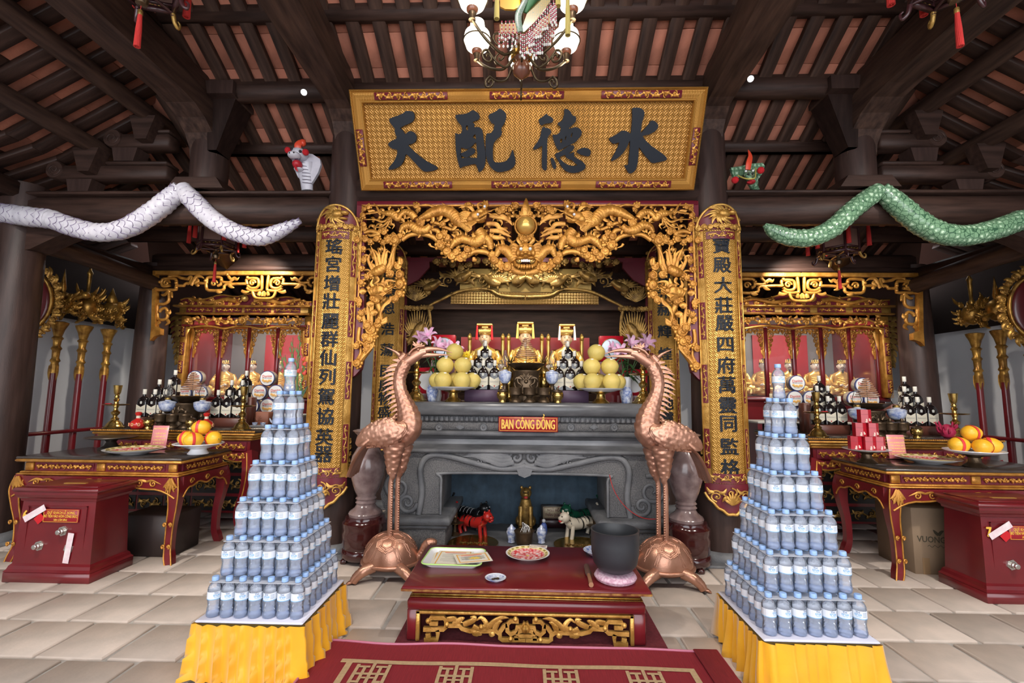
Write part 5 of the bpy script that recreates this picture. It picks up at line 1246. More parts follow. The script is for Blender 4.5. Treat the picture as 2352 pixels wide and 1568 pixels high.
POMELO = [('peel', fruit_mesh(.080,.97), None), ('stem_scar', MB().lathe([(.006,.074),(.005,.078),(0,.078)], 8).mesh('stem_scar', mat('stem', (.25,.2,.06), .8)), None), ('sticker', MB().box((.012,-.0715,.036), (.022,.001,.009), T=xf((0,.002,0),(-.48,0,0))).mesh('sticker', mat('sticker', (.85,.85,.85), .5), smooth=False), None)]
MANG = mat('yellow_mango', (.92,.52,.035), .4, col2=(.85,.42,.02), vscale=5, bump=.08, bscale=90)
RIB = mat('red_ribbon', (.72,.05,.05), .45)
mgm = fruit_mesh(.058,1.0,.03,'peel',MANG,28)
mgm.transform(Matrix.Diagonal((1.18,.98,.98,1)))
mb = MB(); mb.tube([(-.012,-.0585*math.sin(a),.0585*math.cos(a)) for a in [PI*(-.15+.95*i/16) for i in range(17)]], .010, 6, .12, up=(0,-1,.01))
MANGO = [('peel', mgm, None), ('paper_band', mb.mesh('paper_band', RIB), None), ('stem_scar', MB().lathe([(.005,0),(.003,.008),(0,.008)], 8, T=xf((.066,0,0),(0,PI/2,0))).mesh('stem_scar', MATS['stem']), None)]
STANDM = lambda m, s=1.: [(.075*s,0),(.078*s,.006*s),(.07*s,.014*s),(.05*s,.03*s),(.042*s,.04*s),(.038*s,.075*s),(.05*s,.085*s),(.09*s,.095*s),(.105*s,.10*s),(0,.101*s)]
FSTAND = [('foot', MB().lathe(STANDM(0,1.05), 28).mesh('foot', BRASS), None), ('plate', MB().lathe([(.11,.104),(.12,.106),(.17,.122),(.195,.132),(.197,.135),(.193,.136),(.165,.128),(.12,.114),(0,.112)], 36).mesh('plate', WHITE), None)]
CAND = [('base', MB().lathe([(.085,0),(.088,.008),(.07,.02),(.062,.04),(.045,.06),(.030,.075),(.034,.09),(.02,.10),(.017,.115),(.032,.135),(.036,.15),(.02,.165),(.016,.19),(.024,.205),(.022,.215)], 24, flute=.03, fn=8).mesh('base', BRASS), None),
 ('drip_pan', MB().lathe([(.02,.212),(.06,.214),(.10,.220),(.108,.226),(.104,.229),(.06,.222),(.02,.222)], 32, flute=.015, fn=12).mesh('drip_pan', BRASS), None),
 ('socket', MB().lathe([(.016,.222),(.02,.24),(.016,.255),(.026,.27),(.017,.285),(.022,.30),(.016,.315),(.024,.33),(.028,.345),(.032,.38),(.036,.41),(.034,.412),(.024,.38),(0,.375)], 20).mesh('socket', BRASS), None)]
LAMPG = clear_mat('clear_glass', (.97,.97,.96), (.9,.9,.9), .05, .03, 1.2)
OLAMP = [('foot', MB().lathe([(.036,0),(.04,.006),(.03,.018),(.014,.035),(.012,.06),(.018,.075),(.013,.085),(.016,.10),(.024,.108)], 20).mesh('foot', BRONZE), None),
 ('bowl', MB().lathe([(.014,.106),(.028,.110),(.044,.125),(.052,.145),(.054,.165),(.05,.166)], 24).mesh('bowl', BW), None), ('lid', MB().lathe([(.054,.166),(.056,.170),(.045,.178),(.02,.182),(.016,.19)], 24).mesh('lid', BW), None),
 ('burner', MB().lathe([(.016,.186),(.02,.19),(.02,.20),(.012,.205)], 16).mesh('burner', BRASS), None), ('chimney', MB().lathe([(.014,.204),(.024,.222),(.028,.24),(.022,.262),(.014,.285),(.013,.30)], 16).mesh('chimney', LAMPG), None)]
CUP = [('foot', MB().lathe([(.045,0),(.048,.006),(.045,.02),(.03,.03),(.022,.042),(.03,.055)], 24).mesh('foot', BRONZE), None), ('cup', MB().lathe([(.03,.055),(.048,.062),(.050,.07),(.050,.115),(.052,.118),(.050,.121)], 24).mesh('cup', BRONZE), None), ('lid', MB().lathe([(.052,.120),(.05,.127),(.025,.134),(.010,.136),(.014,.148),(.008,.160),(0,.162)], 24).mesh('lid', BRONZE), None)]
CUPO = CUP[:2]+[('water', MB().lathe([(.046,.118),(0,.1185)], 24).mesh('water', BRONZE), None)]
JAR = [('body', MB().lathe([(.028,0),(.03,.01),(.026,.018),(.042,.04),(.046,.06),(.042,.078),(.036,.084)], 20, flute=.02, fn=10).mesh('body', BRASS), None), ('lid', MB().lathe([(.040,.084),(.041,.09),(.03,.10),(.01,.106),(.008,.112),(.010,.12),(0,.126)], 20).mesh('lid', BRONZE), None)]
def coil(turns, r0, h):
    n = int(turns*24); return [(r0*(1-.82*i/n)*math.cos(2*PI*turns*i/n), r0*(1-.82*i/n)*math.sin(2*PI*turns*i/n), h*i/n) for i in range(n+1)]
INC = mat('incense', (.45,.24,.14), .85)
BURN = [('pot', MB().lathe([(.085,0),(.092,.008),(.088,.02),(.088,.14),(.094,.15),(.094,.158),(.085,.16),(.08,.15),(0,.145)], 32).mesh('pot', BRONZE), None)]
mb = MB()
for q in (-1,1):
    P = [(q*.015,-.09,.10),(q*.035,-.089,.12),(q*.055,-.083,.10),(q*.05,-.085,.075),(q*.03,-.09,.06),(q*.045,-.086,.04),(q*.07,-.072,.05),(q*.076,-.066,.08)]
    mb.tube(cr(P,6), [.010*(1-.6*i/42) for i in range(43)], 8)
    for i in range(5): lick(mb, [(q*.02,-.09,.10),(q*(.012+.012*i),-.093,.125-.004*i),(q*(.02+.014*i),-.09,.14-.012*i)], .006, 3)
mb.ball((0,-.092,.085), .014, 10, 8)
BURN.append(('dragon_relief', mb.mesh('dragon_relief', BRONZE), None))
BURN.append(('lotus_tray', MB().lathe([(.02,.162),(.07,.165),(.105,.19),(.125,.205),(.12,.207),(.08,.175),(0,.17)], 40, flute=.05, fn=8).mesh('lotus_tray', BRONZE), None))
COIL = [('wire', MB().tube([(0,0,0),(0,0,.19)], .0025, 6).mesh('wire', BLACK), None), ('coil', MB().tube(coil(10,.085,.15), .0042, 6, up=(0,0,1), T=xf((0,0,.045))).mesh('coil', INC), None)]
VASEJ = [('body', MB().lathe([(.035,0),(.04,.005),(.042,.03),(.055,.08),(.058,.105),(.048,.13),(.035,.14),(.04,.15)], 24).mesh('body', BW), None)]
TINR, TIND = .078, .065
DBL = mat('tin_blue', (.03,.04,.14), .3)
mb = MB(); mb.lathe([(TINR*.97,0),(TINR,.003),(TINR,TIND-.003),(TINR*.97,TIND)], 28, T=xf((0,0,0),(PI/2,0,0)))
TIN = [('can', mb.mesh('can', mat('tin_print', (.60,.50,.34), .4, col2=(.25,.20,.2), vscale=25)), None)]
mb = MB(); mb.lathe([(TINR*.99,0),(TINR*1.02,.001),(TINR*1.02,.014),(TINR*.99,.015)], 28, T=xf((0,-TIND+.008,0),(PI/2,0,0))); TIN.append(('lid_band', mb.mesh('lid_band', DBL), None))
mb = MB(); mb.lathe([(TINR*.92,0),(TINR*.92,.001),(0,.001)], 28, T=xf((0,-TIND-.0075,0),(PI/2,0,0))); TIN.append(('lid_face', mb.mesh('lid_face', mat('tin_white', (.80,.79,.76), .35)), None))
me = text_mesh('Danisa', .038, ext=.0003, bold=.0004); me.transform(xf((0,-TIND-.0095,.022),(0,-.08,0))); me.materials.clear(); me.materials.append(mat('tin_red', (.62,.06,.05), .4)); TIN.append(('lid_lettering', me, 2))
me = text_mesh('BUTTER COOKIES', .012, ext=.0003); me.transform(xf((0,-TIND-.0095,.0))); me.materials.clear(); me.materials.append(MATS['tin_blue']); TIN.append(('small_lettering', me, 2))
mb = MB()
for i in range(6): mb.lathe([(.013,0),(.010,.004),(0,.004)], 10, T=xf((-.04+.016*i,-TIND-.009,-.03-.006*(i % 2)+.004*abs(i-2.5)),(PI/2,0,0)))
TIN.append(('biscuit_print', mb.mesh('biscuit_print', mat('biscuit', (.75,.42,.12), .5)), 2))
# seated gilded deity, 0.42 m to the crown of the head, facing -y
FACE = mat('painted_face', (.78,.70,.62), .4); FACEG = mat('gilded_face', (.80,.55,.34), .4, .0)
def statue_tmpl(robe, face, hat='bun', hair=BLACK, beard=False):
    mb = MB(); rows = []
    prof = [(.135,.105,-.02,0),(.145,.115,-.025,.02),(.135,.105,-.02,.07),(.105,.085,0,.11),(.085,.065,.015,.15),(.088,.062,.02,.20),(.098,.062,.02,.24),(.080,.052,.02,.27),(.040,.036,.015,.29),(.028,.030,.01,.305)]
    n = 22; vs = []; fs = []
    for j, (a, b, dy, z) in enumerate(prof):
        for i in range(n):
            t = 2*PI*i/n; k = 1+.04*math.sin(t*9+j*.7)*(1 if j < 8 else 0); vs.append((a*k*math.cos(t), dy+b*k*math.sin(t), z))
    for j in range(len(prof)-1):
        for i in range(n): i2 = (i+1) % n; fs.append((j*n+i,j*n+i2,(j+1)*n+i2,(j+1)*n+i))
    fs.append(tuple(range(n))); mb.add(vs, fs)
    for q in (-1,1):      # arms folded in, sleeves falling over the knees
        mb.tube(cr([(q*.085,.02,.245),(q*.115,.0,.19),(q*.115,-.05,.135),(q*.06,-.105,.13)],5), [.030-.004*math.sin(i*.4) for i in range(16)], 10)
        mb.tube(cr([(q*.10,-.06,.13),(q*.115,-.10,.08),(q*.12,-.115,.02)],4), [.034,.036,.038,.040,.042,.042,.04,.036,.03], 8, .5)
        mb.tube(cr([(q*.02,-.09,.07),(q*.10,-.11,.06),(q*.15,-.04,.045)],4), .034, 8, .8)
    for i in range(6): mb.tube(cr([(-.06,-.075,.22-.022*i),(0,-.10-.006*i,.20-.026*i),(.06,-.075,.22-.022*i)],4), .005, 5)
    T = [('robe', mb.mesh('robe', robe), None)]
    mb = MB(); hc = (0,-.005,.355)
    n, m = 16, 12; vs = []; fs = []
    for j in range(m+1):
        t = PI*j/m
        for i in range(n):
            a = 2*PI*i/n; x = .043*math.sin(t)*math.cos(a); yv = .047*math.sin(t)*math.sin(a); z = -.058*math.cos(t)
            if yv < 0: yv *= .95; x *= 1-.18*max(0,-z/.058)
            vs.append((hc[0]+x, hc[1]+yv, hc[2]+z))
    for j in range(m):
        for i in range(n): i2 = (i+1) % n; fs.append((j*n+i,j*n+i2,(j+1)*n+i2,(j+1)*n+i))
    mb.add(vs, fs); lick(mb, [(0,-.050,.366),(0,-.056,.352),(0,-.054,.342)], .008, 4, .9); mb.tube([(-.006,-.052,.343),(.006,-.052,.343)], .005, 6)
    for q in (-1,1): mb.ball((q*.043,.0,.352), (.006,.010,.017), 8, 6)
    mb.tube([(0,0,.29),(0,0,.32)], .026, 10)
    hd = len(T); T.append(('head', mb.mesh('head', face), None))
    mb = MB()
    for q in (-1,1): mb.ball((q*.017,-.0455,.364), (.007,.004,.0026), 8, 5); mb.tube([(q*.008,-.049,.374),(q*.018,-.048,.378),(q*.028,-.042,.374)], .0016, 5)
    T.append(('eyes_and_brows', mb.mesh('eyes_and_brows', BLACK), hd))
    T.append(('mouth', MB().ball((0,-.0475,.328), (.009,.004,.003), 8, 5).mesh('mouth', mat('lip_red', (.5,.06,.05), .4)), hd))
    if beard:
        mb = MB(); lick(mb, [(0,-.046,.318),(0,-.054,.295),(0,-.056,.268)], .013, 5, .6)
        for q in (-1,1): lick(mb, [(q*.003,-.051,.337),(q*.014,-.05,.333),(q*.022,-.046,.322)], .004, 4)
        T.append(('beard', mb.mesh('beard', hair), hd))
    hands = MB()
    for q in (-1,1):
        hands.ball((q*.035,-.115,.128), (.022,.016,.014), 10, 6)
        for i in range(4): hands.tube([(q*(.03-.006*i),-.122,.130-.004*i),(q*(.016-.006*i),-.130,.126-.005*i),(q*(.008-.006*i),-.128,.118-.005*i)], .0045, 5)
        hands.tube([(q*.04,-.12,.138),(q*.026,-.128,.145)], .005, 5)
    T.append(('hands', hands.mesh('hands', face), None))
    if hat == 'bun':
        mb = MB(); mb.ball((0,.006,.378), (.047,.047,.042), 14, 8); mb.ball((0,.012,.425), .018, 10, 6); T.append(('hair', mb.mesh('hair', hair), None))
        mb = MB(); mb.tube([(.046*math.cos(a),.0+.047*math.sin(a),.388) for a in [2*PI*i/20 for i in range(21)]], .005, 6)
        for i in range(5): a = -PI/2+(i-2)*.4; lick(mb, [(.046*math.cos(a),.047*math.sin(a),.388),(.05*math.cos(a),.05*math.sin(a),.41),(.047*math.cos(a),.047*math.sin(a),.428)], .008, 3)
        T.append(('crown', mb.mesh('crown', GOLDS), None))
    if hat == 'board':
        mb = MB(); mb.lathe([(.046,.385),(.05,.395),(.046,.43),(.05,.44),(.0,.445)], 20); mb.box((0,-.005,.462), (.125,.15,.016), bev=.004); mb.box((0,0,.45), (.05,.05,.02))
        for i in range(9): lick(mb, [(-.04+.01*i,-.045,.395),(-.044+.011*i,-.052,.415),(-.048+.012*i,-.046,.432)], .007, 3)
        T.append(('crown', mb.mesh('crown', GOLDS), None))
    return T
ST_GOLD = statue_tmpl(GOLDS, FACE, 'bun'); ST_BEARD = statue_tmpl(GOLDS, FACE, 'bun', BLACK, True); ST_KING = statue_tmpl(GOLDS, FACEG, 'board', mat('grey_hair', (.2,.2,.2), .6), True)
# ================================================================ on the stone altar
AT = 1.225
def onA(u, Y): return Vector((AY(u, 925, Y).x, Y, AT))
def fruit_pile(T, name, label, cat, base, spots, grp, zs, sc=1., rot=True, words=None):
    rnd = random.Random(len(label))
    for i, ((dx, dy), z) in enumerate(zip(spots, zs)):
        e = place(T, name, label % (words[i] if words else ''), cat, (base.x+dx, base.y+dy, base.z+z), rnd.uniform(-1.2,1.2) if rot else 0, grp, sc)
for sx, u in ((-1,1041),(1,1380)):
    side = 'left' if sx < 0 else 'right'
    b = onA(u, 4.30); place(FSTAND, 'fruit_stand', 'brass footed stand with white plate of pomelos, %s end of the stone altar' % side, 'fruit stand', b)
    r = .080; pz = .116+r*.97
    sp = [(-.085,-.075),(.085,-.075),(-.162,.065),(.162,.065),(0,.075),(-.08,-.012),(.082,-.012),(.0,.02)]
    zz_ = [pz,pz,pz,pz,pz,pz+.138,pz+.138,pz+.268]
    if sx > 0: sp[5] = (-.082,-.012); sp[7] = (-.035,.01)
    fruit_pile(POMELO, 'pomelo', 'yellow pomelo %s on the '+side+' plate of the stone altar', 'pomelo', b, sp, 'pomelos on the %s plate' % side, zz_, words=['front left of the bottom layer','front right of the bottom layer','outer left of the bottom layer','outer right of the bottom layer','hidden at the back','left of the middle layer','right of the middle layer','topmost'])
    place(CAND, 'candlestick', 'tall brass candlestick at the %s end of the stone altar' % side, 'candlestick', onA(955 if sx < 0 else 1478, 4.42), 0, None, 1.2)
    j = onA(992 if sx < 0 else 1438, 4.45); place(VASEJ, 'porcelain_jar', 'blue and white porcelain jar behind the %s pomelo plate' % side, 'jar', j)
    # stepped riser and whisky pyramid
    ux = 1111 if sx < 0 else 1307
    rp = onA(ux+ (0), 4.62); rz_ = thing('display_riser', 'dark purple stepped box under the whisky bottles, %s of the incense burner' % side, 'riser', rp)
    RM_ = mat('purple_box', (.085,.045,.085), .5)
    for k in range(3): MB().box((0,-.10+.10*k,(.112+.105*k)/2), (.345 if k == 0 else .34-.10*k,.098,.112+.105*k), bev=.004).build('step', RM_, rz_)
    names = [['left','middle','right'],['left','right'],['single']]
    for k, row in enumerate(([-.111,0,.111],[-.0555,.0555],[0])):
        for q, dx in enumerate(row):
            place(WHISKY, 'whisky_bottle', 'dark square whisky bottle, %s of the %s row, %s pyramid on the stone altar' % (names[k][q], ('front','middle','back')[k], side), 'bottle', (rp.x+dx, rp.y-.10+.10*k, rp.z+.112+.105*k), 0, 'whisky bottles on the stone altar')
    place(OLAMP, 'oil_lamp', 'oil lamp with blue and white bowl, %s of the incense burner on the stone altar' % side, 'oil lamp', onA(1159 if sx < 0 else 1268, 4.36), 0, None, 1.15).scale.z = 1.6
    place(JAR, 'bronze_jar', 'small lidded brass jar at the %s end of the three bronze cups' % side, 'jar', onA(1154 if sx < 0 else 1281, 4.24), 0, None, 1.15)
    # boxed gift tins with flags and the lilies
    gb = thing('gift_box', 'red gift box with round tin window behind the %s pomelo plate' % side, 'gift box', Vector((AY(1018 if sx < 0 else 1405, 800, 4.95).x, 4.95, AT)))
    MB().box((0,.04,.56), (.25,.08,.27), bev=.003).build('box', mat('gift_red', (.50,.01,.025), .3), gb)
    MB().box((0,.06,.21), (.25,.12,.42)).build('support', RED, gb, smooth=False)
    mb = MB(); mb.lathe([(.107,0),(.107,.004),(0,.004)], 32, T=xf((0,.0,.555),(PI/2,0,0))); w2 = mb.build('window', mat('tin_silver', (.55,.60,.68), .2, .3), gb)
    mb = MB(); mb.box((0,-.006,.56), (.06,.002,.045)); mb.build('flag_print', SIGNRED, w2, smooth=False)
    mb = MB(); mb.tube([(.112*math.cos(a),-.003,.555+.112*math.sin(a)) for a in [2*PI*i/32 for i in range(33)]], .004, 6); mb.build('window_rim', GOLDA, w2)
    gb = thing('gift_box', 'red gift box with round window half hidden low behind the %s candlestick' % side, 'gift box', Vector((AY(985 if sx < 0 else 1456, 870, 4.75).x, 4.75, AT)))
    MB().box((0,.04,.20), (.24,.08,.27), bev=.003, T=xf((0,0,0),(0,.06*sx,0))).build('box', mat('gift_red', (.50,.01,.025), .3), gb)
    mb = MB(); mb.lathe([(.10,0),(.10,.004),(0,.004)], 32, T=xf((0,0,.20),(PI/2,0,0))); mb.build('window', MATS['tin_white'], gb)
    MB().box((0,.05,.035), (.3,.12,.07)).build('base', RED, gb, smooth=False)
# incense burner, coil, cups
b = onA(1208, 4.48); bn = place(BURN, 'incense_burner', 'bronze incense burner with dragon relief and lotus tray on the stone altar', 'incense burner', b, 0, None, 1.42)
MB().lathe([(.10,0),(.10,.04),(.085,.05)], 28).build('foot', BRONZE, bn, loc=(0,0,-.0))
bn.location.z += .0
for c in bn.children:
    if c.name.split('.')[0] != 'foot': c.location.z += .05
place(COIL, 'incense_coil', 'brown spiral incense coil above the burner on the stone altar', 'incense coil', (b.x, b.y, AT+.365), 0, None, 1.25)
for i, u in enumerate((1184,1216,1249)): place(CUPO, 'bronze_cup', 'bronze offering cup on foot, %s of three on the stone altar' % ('left','middle','right')[i], 'cup', onA(u, 4.20), 0, 'three cups before the burner', 1.12)
for sx, u in ((-1,1170),(1,1248)):
    t = thing('pierced_censer', 'tall bronze vessel with dragon finial, %s behind the incense burner' % ('left' if sx < 0 else 'right'), 'censer', Vector((AY(u,880,4.72).x, 4.72, AT)))
    MB().lathe([(.05,0),(.055,.02),(.03,.05),(.03,.10),(.06,.14),(.07,.19),(.06,.24),(.04,.26),(.065,.28),(.06,.31),(.02,.35),(.014,.40)], 20).build('body', BRASS, t)
    mb = MB()
    for i in range(7): a = i*.9; lick(mb, [(0,0,.38),(.03*math.cos(a),.03*math.sin(a),.41),(.05*math.cos(a),.05*math.sin(a),.46)], .010, 3, .7)
    mb.build('finial', BRASS, t)
# lilies
PINK = mat('lily_pink', (.80,.36,.60), .5, col2=(.86,.62,.74), vscale=30); LEAF = mat('leaf_green', (.035,.10,.025), .5)
def lily(mb_list, c, r, tilt, az, n=6):
    mb = MB()
    M_ = Matrix.Translation(c) @ Euler((tilt,0,az)).to_matrix().to_4x4()
    for i in range(n):
        a = 2*PI*i/n; d = Vector((math.cos(a), math.sin(a), 0))
        P = [M_ @ Vector((0,0,0)), M_ @ (d*r*.35+Vector((0,0,r*.55))), M_ @ (d*r*.85+Vector((0,0,r*.85))), M_ @ (d*r*1.15+Vector((0,0,r*.65)))]
        lick(mb, P, r*.26, 5, .25, up=(M_.to_3x3() @ Vector((0,0,1))))
    return mb
for sx, us in ((-1,((965,783),(1000,796),(1022,802),(985,775),(1042,806))),(1,((1445,792),(1468,800),(1398,806),(1425,812),(1482,790)))):
    side = 'left' if sx < 0 else 'right'
    base = onA(1000 if sx < 0 else 1440, 4.62)
    t = thing('lily_bouquet', 'pink lilies with dark leaves behind the crane head, %s side of the altar' % side, 'flowers', base)
    MB().lathe([(.05,0),(.06,.05),(.045,.18),(.055,.25)], 20).build('vase', WHITE, t)
    rnd = random.Random(5)
    for i, (u, v) in enumerate(us):
        p = AY(u, v, 4.58)-base
        mb = MB(); mb.tube(cr([(0,0,.2),(p.x*.4,p.y*.4,p.z*.6),(p.x,p.y,p.z-.02)],4), .005, 6); mb.build('stem', LEAF, t)
        lily(None, p, .085, .9+.2*rnd.random(), rnd.uniform(-1,1)).build('lily', PINK, t)
    for i in range(22):
        a = rnd.uniform(0,2*PI); z = rnd.uniform(.22,.50); L2 = rnd.uniform(.09,.15)
        mb = MB(); lick(mb, [(0,0,z),(math.cos(a)*L2*.6,math.sin(a)*L2*.4,z+.02),(math.cos(a)*L2*1.3,math.sin(a)*L2*.6-.03,z-.05)], .022, 4, .15, up=(0,0,1)); mb.build('leaf', LEAF, t)
t = thing('chrysanthemum', 'yellow chrysanthemum beside the left pomelo pile', 'flower', onA(1072,4.5))
mb = MB(); c = AY(1072,815,4.5)-onA(1072,4.5)
for i in range(26): a = i*2.4; r_ = .02+.035*(i/26); lick(mb, [c, c+Vector((math.cos(a)*r_*.6,-.03+.02*i/26,math.sin(a)*r_*.6)), c+Vector((math.cos(a)*r_,-.02+.03*i/26,math.sin(a)*r_))], .008, 3, .5)
mb.build('petals', mat('chrysanthemum_yellow', (.88,.62,.02), .5), t)
MB().tube([(0,0,.0),(c.x,c.y,c.z)], .005, 6).build('stem', LEAF, t)
# deities on the inner altar: stage, three crowned kings with thrones, attendants
tag(MB().box((0, 6.0, .66), (2.5, .9, 1.32), bev=.01).build('inner_altar', WOOD), 'dark wooden inner altar carrying the crowned golden deities', 'altar')
IZ = 1.32
TH = mat('throne_red', (.45,.015,.02), .35)
tag(MB().box((0,6.36,1.69), (1.75,.03,.74)).build('altar_drape', TH, smooth=False), 'red cloth hung behind the thrones of the three crowned deities', 'cloth')
for i, (u, col) in enumerate(((1113,REDB),(1206,mat('yellow_tassel', (.85,.55,.12), .6)),(1301,mat('white_tassel', (.8,.75,.7), .6)))):
    w_ = ('left','middle','right')[i]
    p = Vector((AY(u, 850, 5.85).x, 5.85, IZ))
    s = place(ST_KING, 'deity_statue', 'golden crowned deity, %s of the three kings behind the stone altar' % w_, 'statue', (p.x, p.y, IZ+.11), 0, None, 1.55 if i != 1 else 1.6)
    for q in (-1,1): mb = MB(); mb.tube([(q*.058,-.07,.455),(q*.062,-.075,.34)], [.006,.011], 8); mb.ball((q*.058,-.07,.44), .008, 8, 6); mb.build('crown_tassel', col, s)
    th = thing('throne', 'red throne with gilded dragon posts behind the %s crowned deity' % w_, 'throne', (p.x, p.y+.2, IZ))
    MB().box((0,0,.06), (.47,.56,.11), bev=.01).build('seat', TH, th)
    MB().box((0,.24,.32), (.44,.05,.46), bev=.01).build('back', TH, th)
    for q in (-1,1):
        mb = MB(); mb.lathe([(.022,.1),(.026,.2),(.02,.3),(.026,.4),(.02,.5),(.028,.58),(.022,.62),(.028,.68),(.018,.74),(0,.76)], 12, c=(q*.215,.0,0)); mb.ball((q*.215,-.02,.70), (.03,.035,.04), 8, 6); mb.build('dragon_post', GOLDS, th)
        mb = MB(); mb.tube(cr([(q*.21,0,.46),(q*.17,.1,.52),(q*.10,.2,.55),(0,.24,.56)],5), .022, 8); mb.build('top_rail', GOLDA, th)
for i, u in enumerate((1082,1336,1150,1262)):
    p = AY(u, 880, 5.55); place(ST_GOLD, 'attendant_statue', 'small golden attendant deity, %s on the inner altar' % ('leftmost','rightmost','left of the burner','right of the burner')[i], 'statue', (p.x, 5.55, IZ-.0), 0, None, .85)
# dark panelled back of the shrine and gilded inner valance
IV = 5.42
iv = thing('inner_valance', 'antique gold openwork valance with phoenixes above the crowned deities', 'carved valance', (0, IV, 0))
def gi(u, v, d=0): p = AY(u, v, IV); return (p.x, d, p.z)
SI = IV/F_PX
MB().box((0,.05,gi(1205,595)[2]), (2.9,.05,.05)).build('rail', MAROON, iv, smooth=False)
b0, b1 = gi(1035,697), gi(1375,672)
MB().box(((b0[0]+b1[0])/2,.02,(b0[2]+b1[2])/2), (b1[0]-b0[0],.03,b1[2]-b0[2])).build('band', lattice('antique_fret', 30, (.32,.18,.04), (.07,.035,.008)), iv, smooth=False)
MB().box((0,.045,(gi(1205,672)[2]+gi(1205,612)[2])/2), (1.56,.01,.28)).build('backing', mat('polished_backing', (.50,.33,.10), .2, .7), iv, smooth=False)
mb = MB(); rnd = random.Random(11)
vine(mb, gi(1010,640)[0], 0, gi(1205,640)[2], 46*SI, 0, .012, curls=5)
stroke(mb, [gi(1205,682,-.01)+(.02,),gi(1150,678,-.01)+(.018,),gi(1120,664,-.01)+(.016,),gi(1060,668,-.01)+(.018,),gi(1010,690,-.01)+(.018,),gi(985,702,-.01)+(.016,)], None, 6, 8)
for (cx, cy, sc_, q) in ((1055,640,1.,1),(1140,650,.9,-1),(985,660,.9,1),(1185,645,.7,1)):
    for i in range(11):
        a = .2+i*.25; lick(mb, [gi(cx,cy,-.02), gi(cx-q*22*sc_*math.cos(a),cy-16*sc_*math.sin(a),-.03), gi(cx-q*46*sc_*math.cos(a+.15),cy-30*sc_*math.sin(a+.15)+6,-.02)], .016, 4, .5)
    dragon_body(mb, [(cx-10*q,cy+4,4),(cx+6*q,cy,9),(cx+18*q,cy-6,7),(cx+26*q,cy-14,5)], 1, 3, 8, lambda x,y,d: gi(x,y,d-.02), SI)
for i in range(14): puff(mb, gi(945+i*19,606+8*math.sin(i*1.3)+ (60 if i < 3 else 0),-.01), 9*SI, 1 if i % 2 else -1, i)
for i in range(8): puff(mb, gi(935+i*8,707,-.01), 6*SI, 1, i)
for i in range(12):
    a = .3+i*.22; lick(mb, [gi(955,690,-.01), gi(955+16*math.cos(a),690-18*math.sin(a),-.02), gi(955+30*math.cos(a),690-38*math.sin(a),-.01)], .014, 4, .6)
for i in range(16):
    a = .1+i*.19; lick(mb, [gi(960,775,-.01), gi(960+20*math.cos(a),770-20*math.sin(a),-.02), gi(960+34*math.cos(a),762-52*math.sin(a),-.01)], .015, 4, .6)
for i in range(9): a = PI+i*.35; lick(mb, [gi(958,765,-.01), gi(958+16*math.cos(a),770-14*math.sin(a),-.02), gi(958+28*math.cos(a),772-36*math.sin(a),-.01)], .013, 4, .6)
stroke(mb, [gi(985,712)+(.02,),gi(988,745)+(.02,),gi(985,775)+(.018,),gi(965,800)+(.014,),gi(945,815)+(.01,)], None, 6, 8)
dragon_body(mb, [(940,790,4),(955,772,9),(966,752,8),(975,742,5)], 1, 3, 8, lambda x,y,d: gi(x,y,d-.02), SI)
mirrored('phoenix_carving', mb, GOLDA, iv)
mb = MB()
poly(mb, [[(gi(u,v)[0], gi(u,v)[2]) for u,v in ((930,590),(985,590),(985,612),(960,640),(932,655),(931,830),(922,830),(922,590))]], .03, .07)
mirrored('maroon_post', mb, MAROON, iv)
for sx in (-1,1):
    t = thing('vase_figure', 'small dark gilded dragon ornament behind the %s gift box' % ('left' if sx < 0 else 'right'), 'ornament', Vector((AY(1000 if sx < 0 else 1420,760,5.6).x, 5.6, 1.32)))
    mb = MB(); mb.lathe([(.06,0),(.07,.03),(.04,.08),(.05,.35),(.07,.5),(.05,.55)], 14)
    for i in range(14): a = i*.7; lick(mb, [(0,0,.55),(.06*math.cos(a),.04*math.sin(a),.60),(.09*math.cos(a),.05*math.sin(a),.68)], .018, 3, .7)
    mb.build('ornament', GOLDA, t)
for sx in (-1,1):
    for i in range(2): tag(MB().box((sx*(.42+.65*i), 7.17, 2.0), (.55,.04,.6), bev=.02).build('shrine_panel', WOOD), kind='structure')
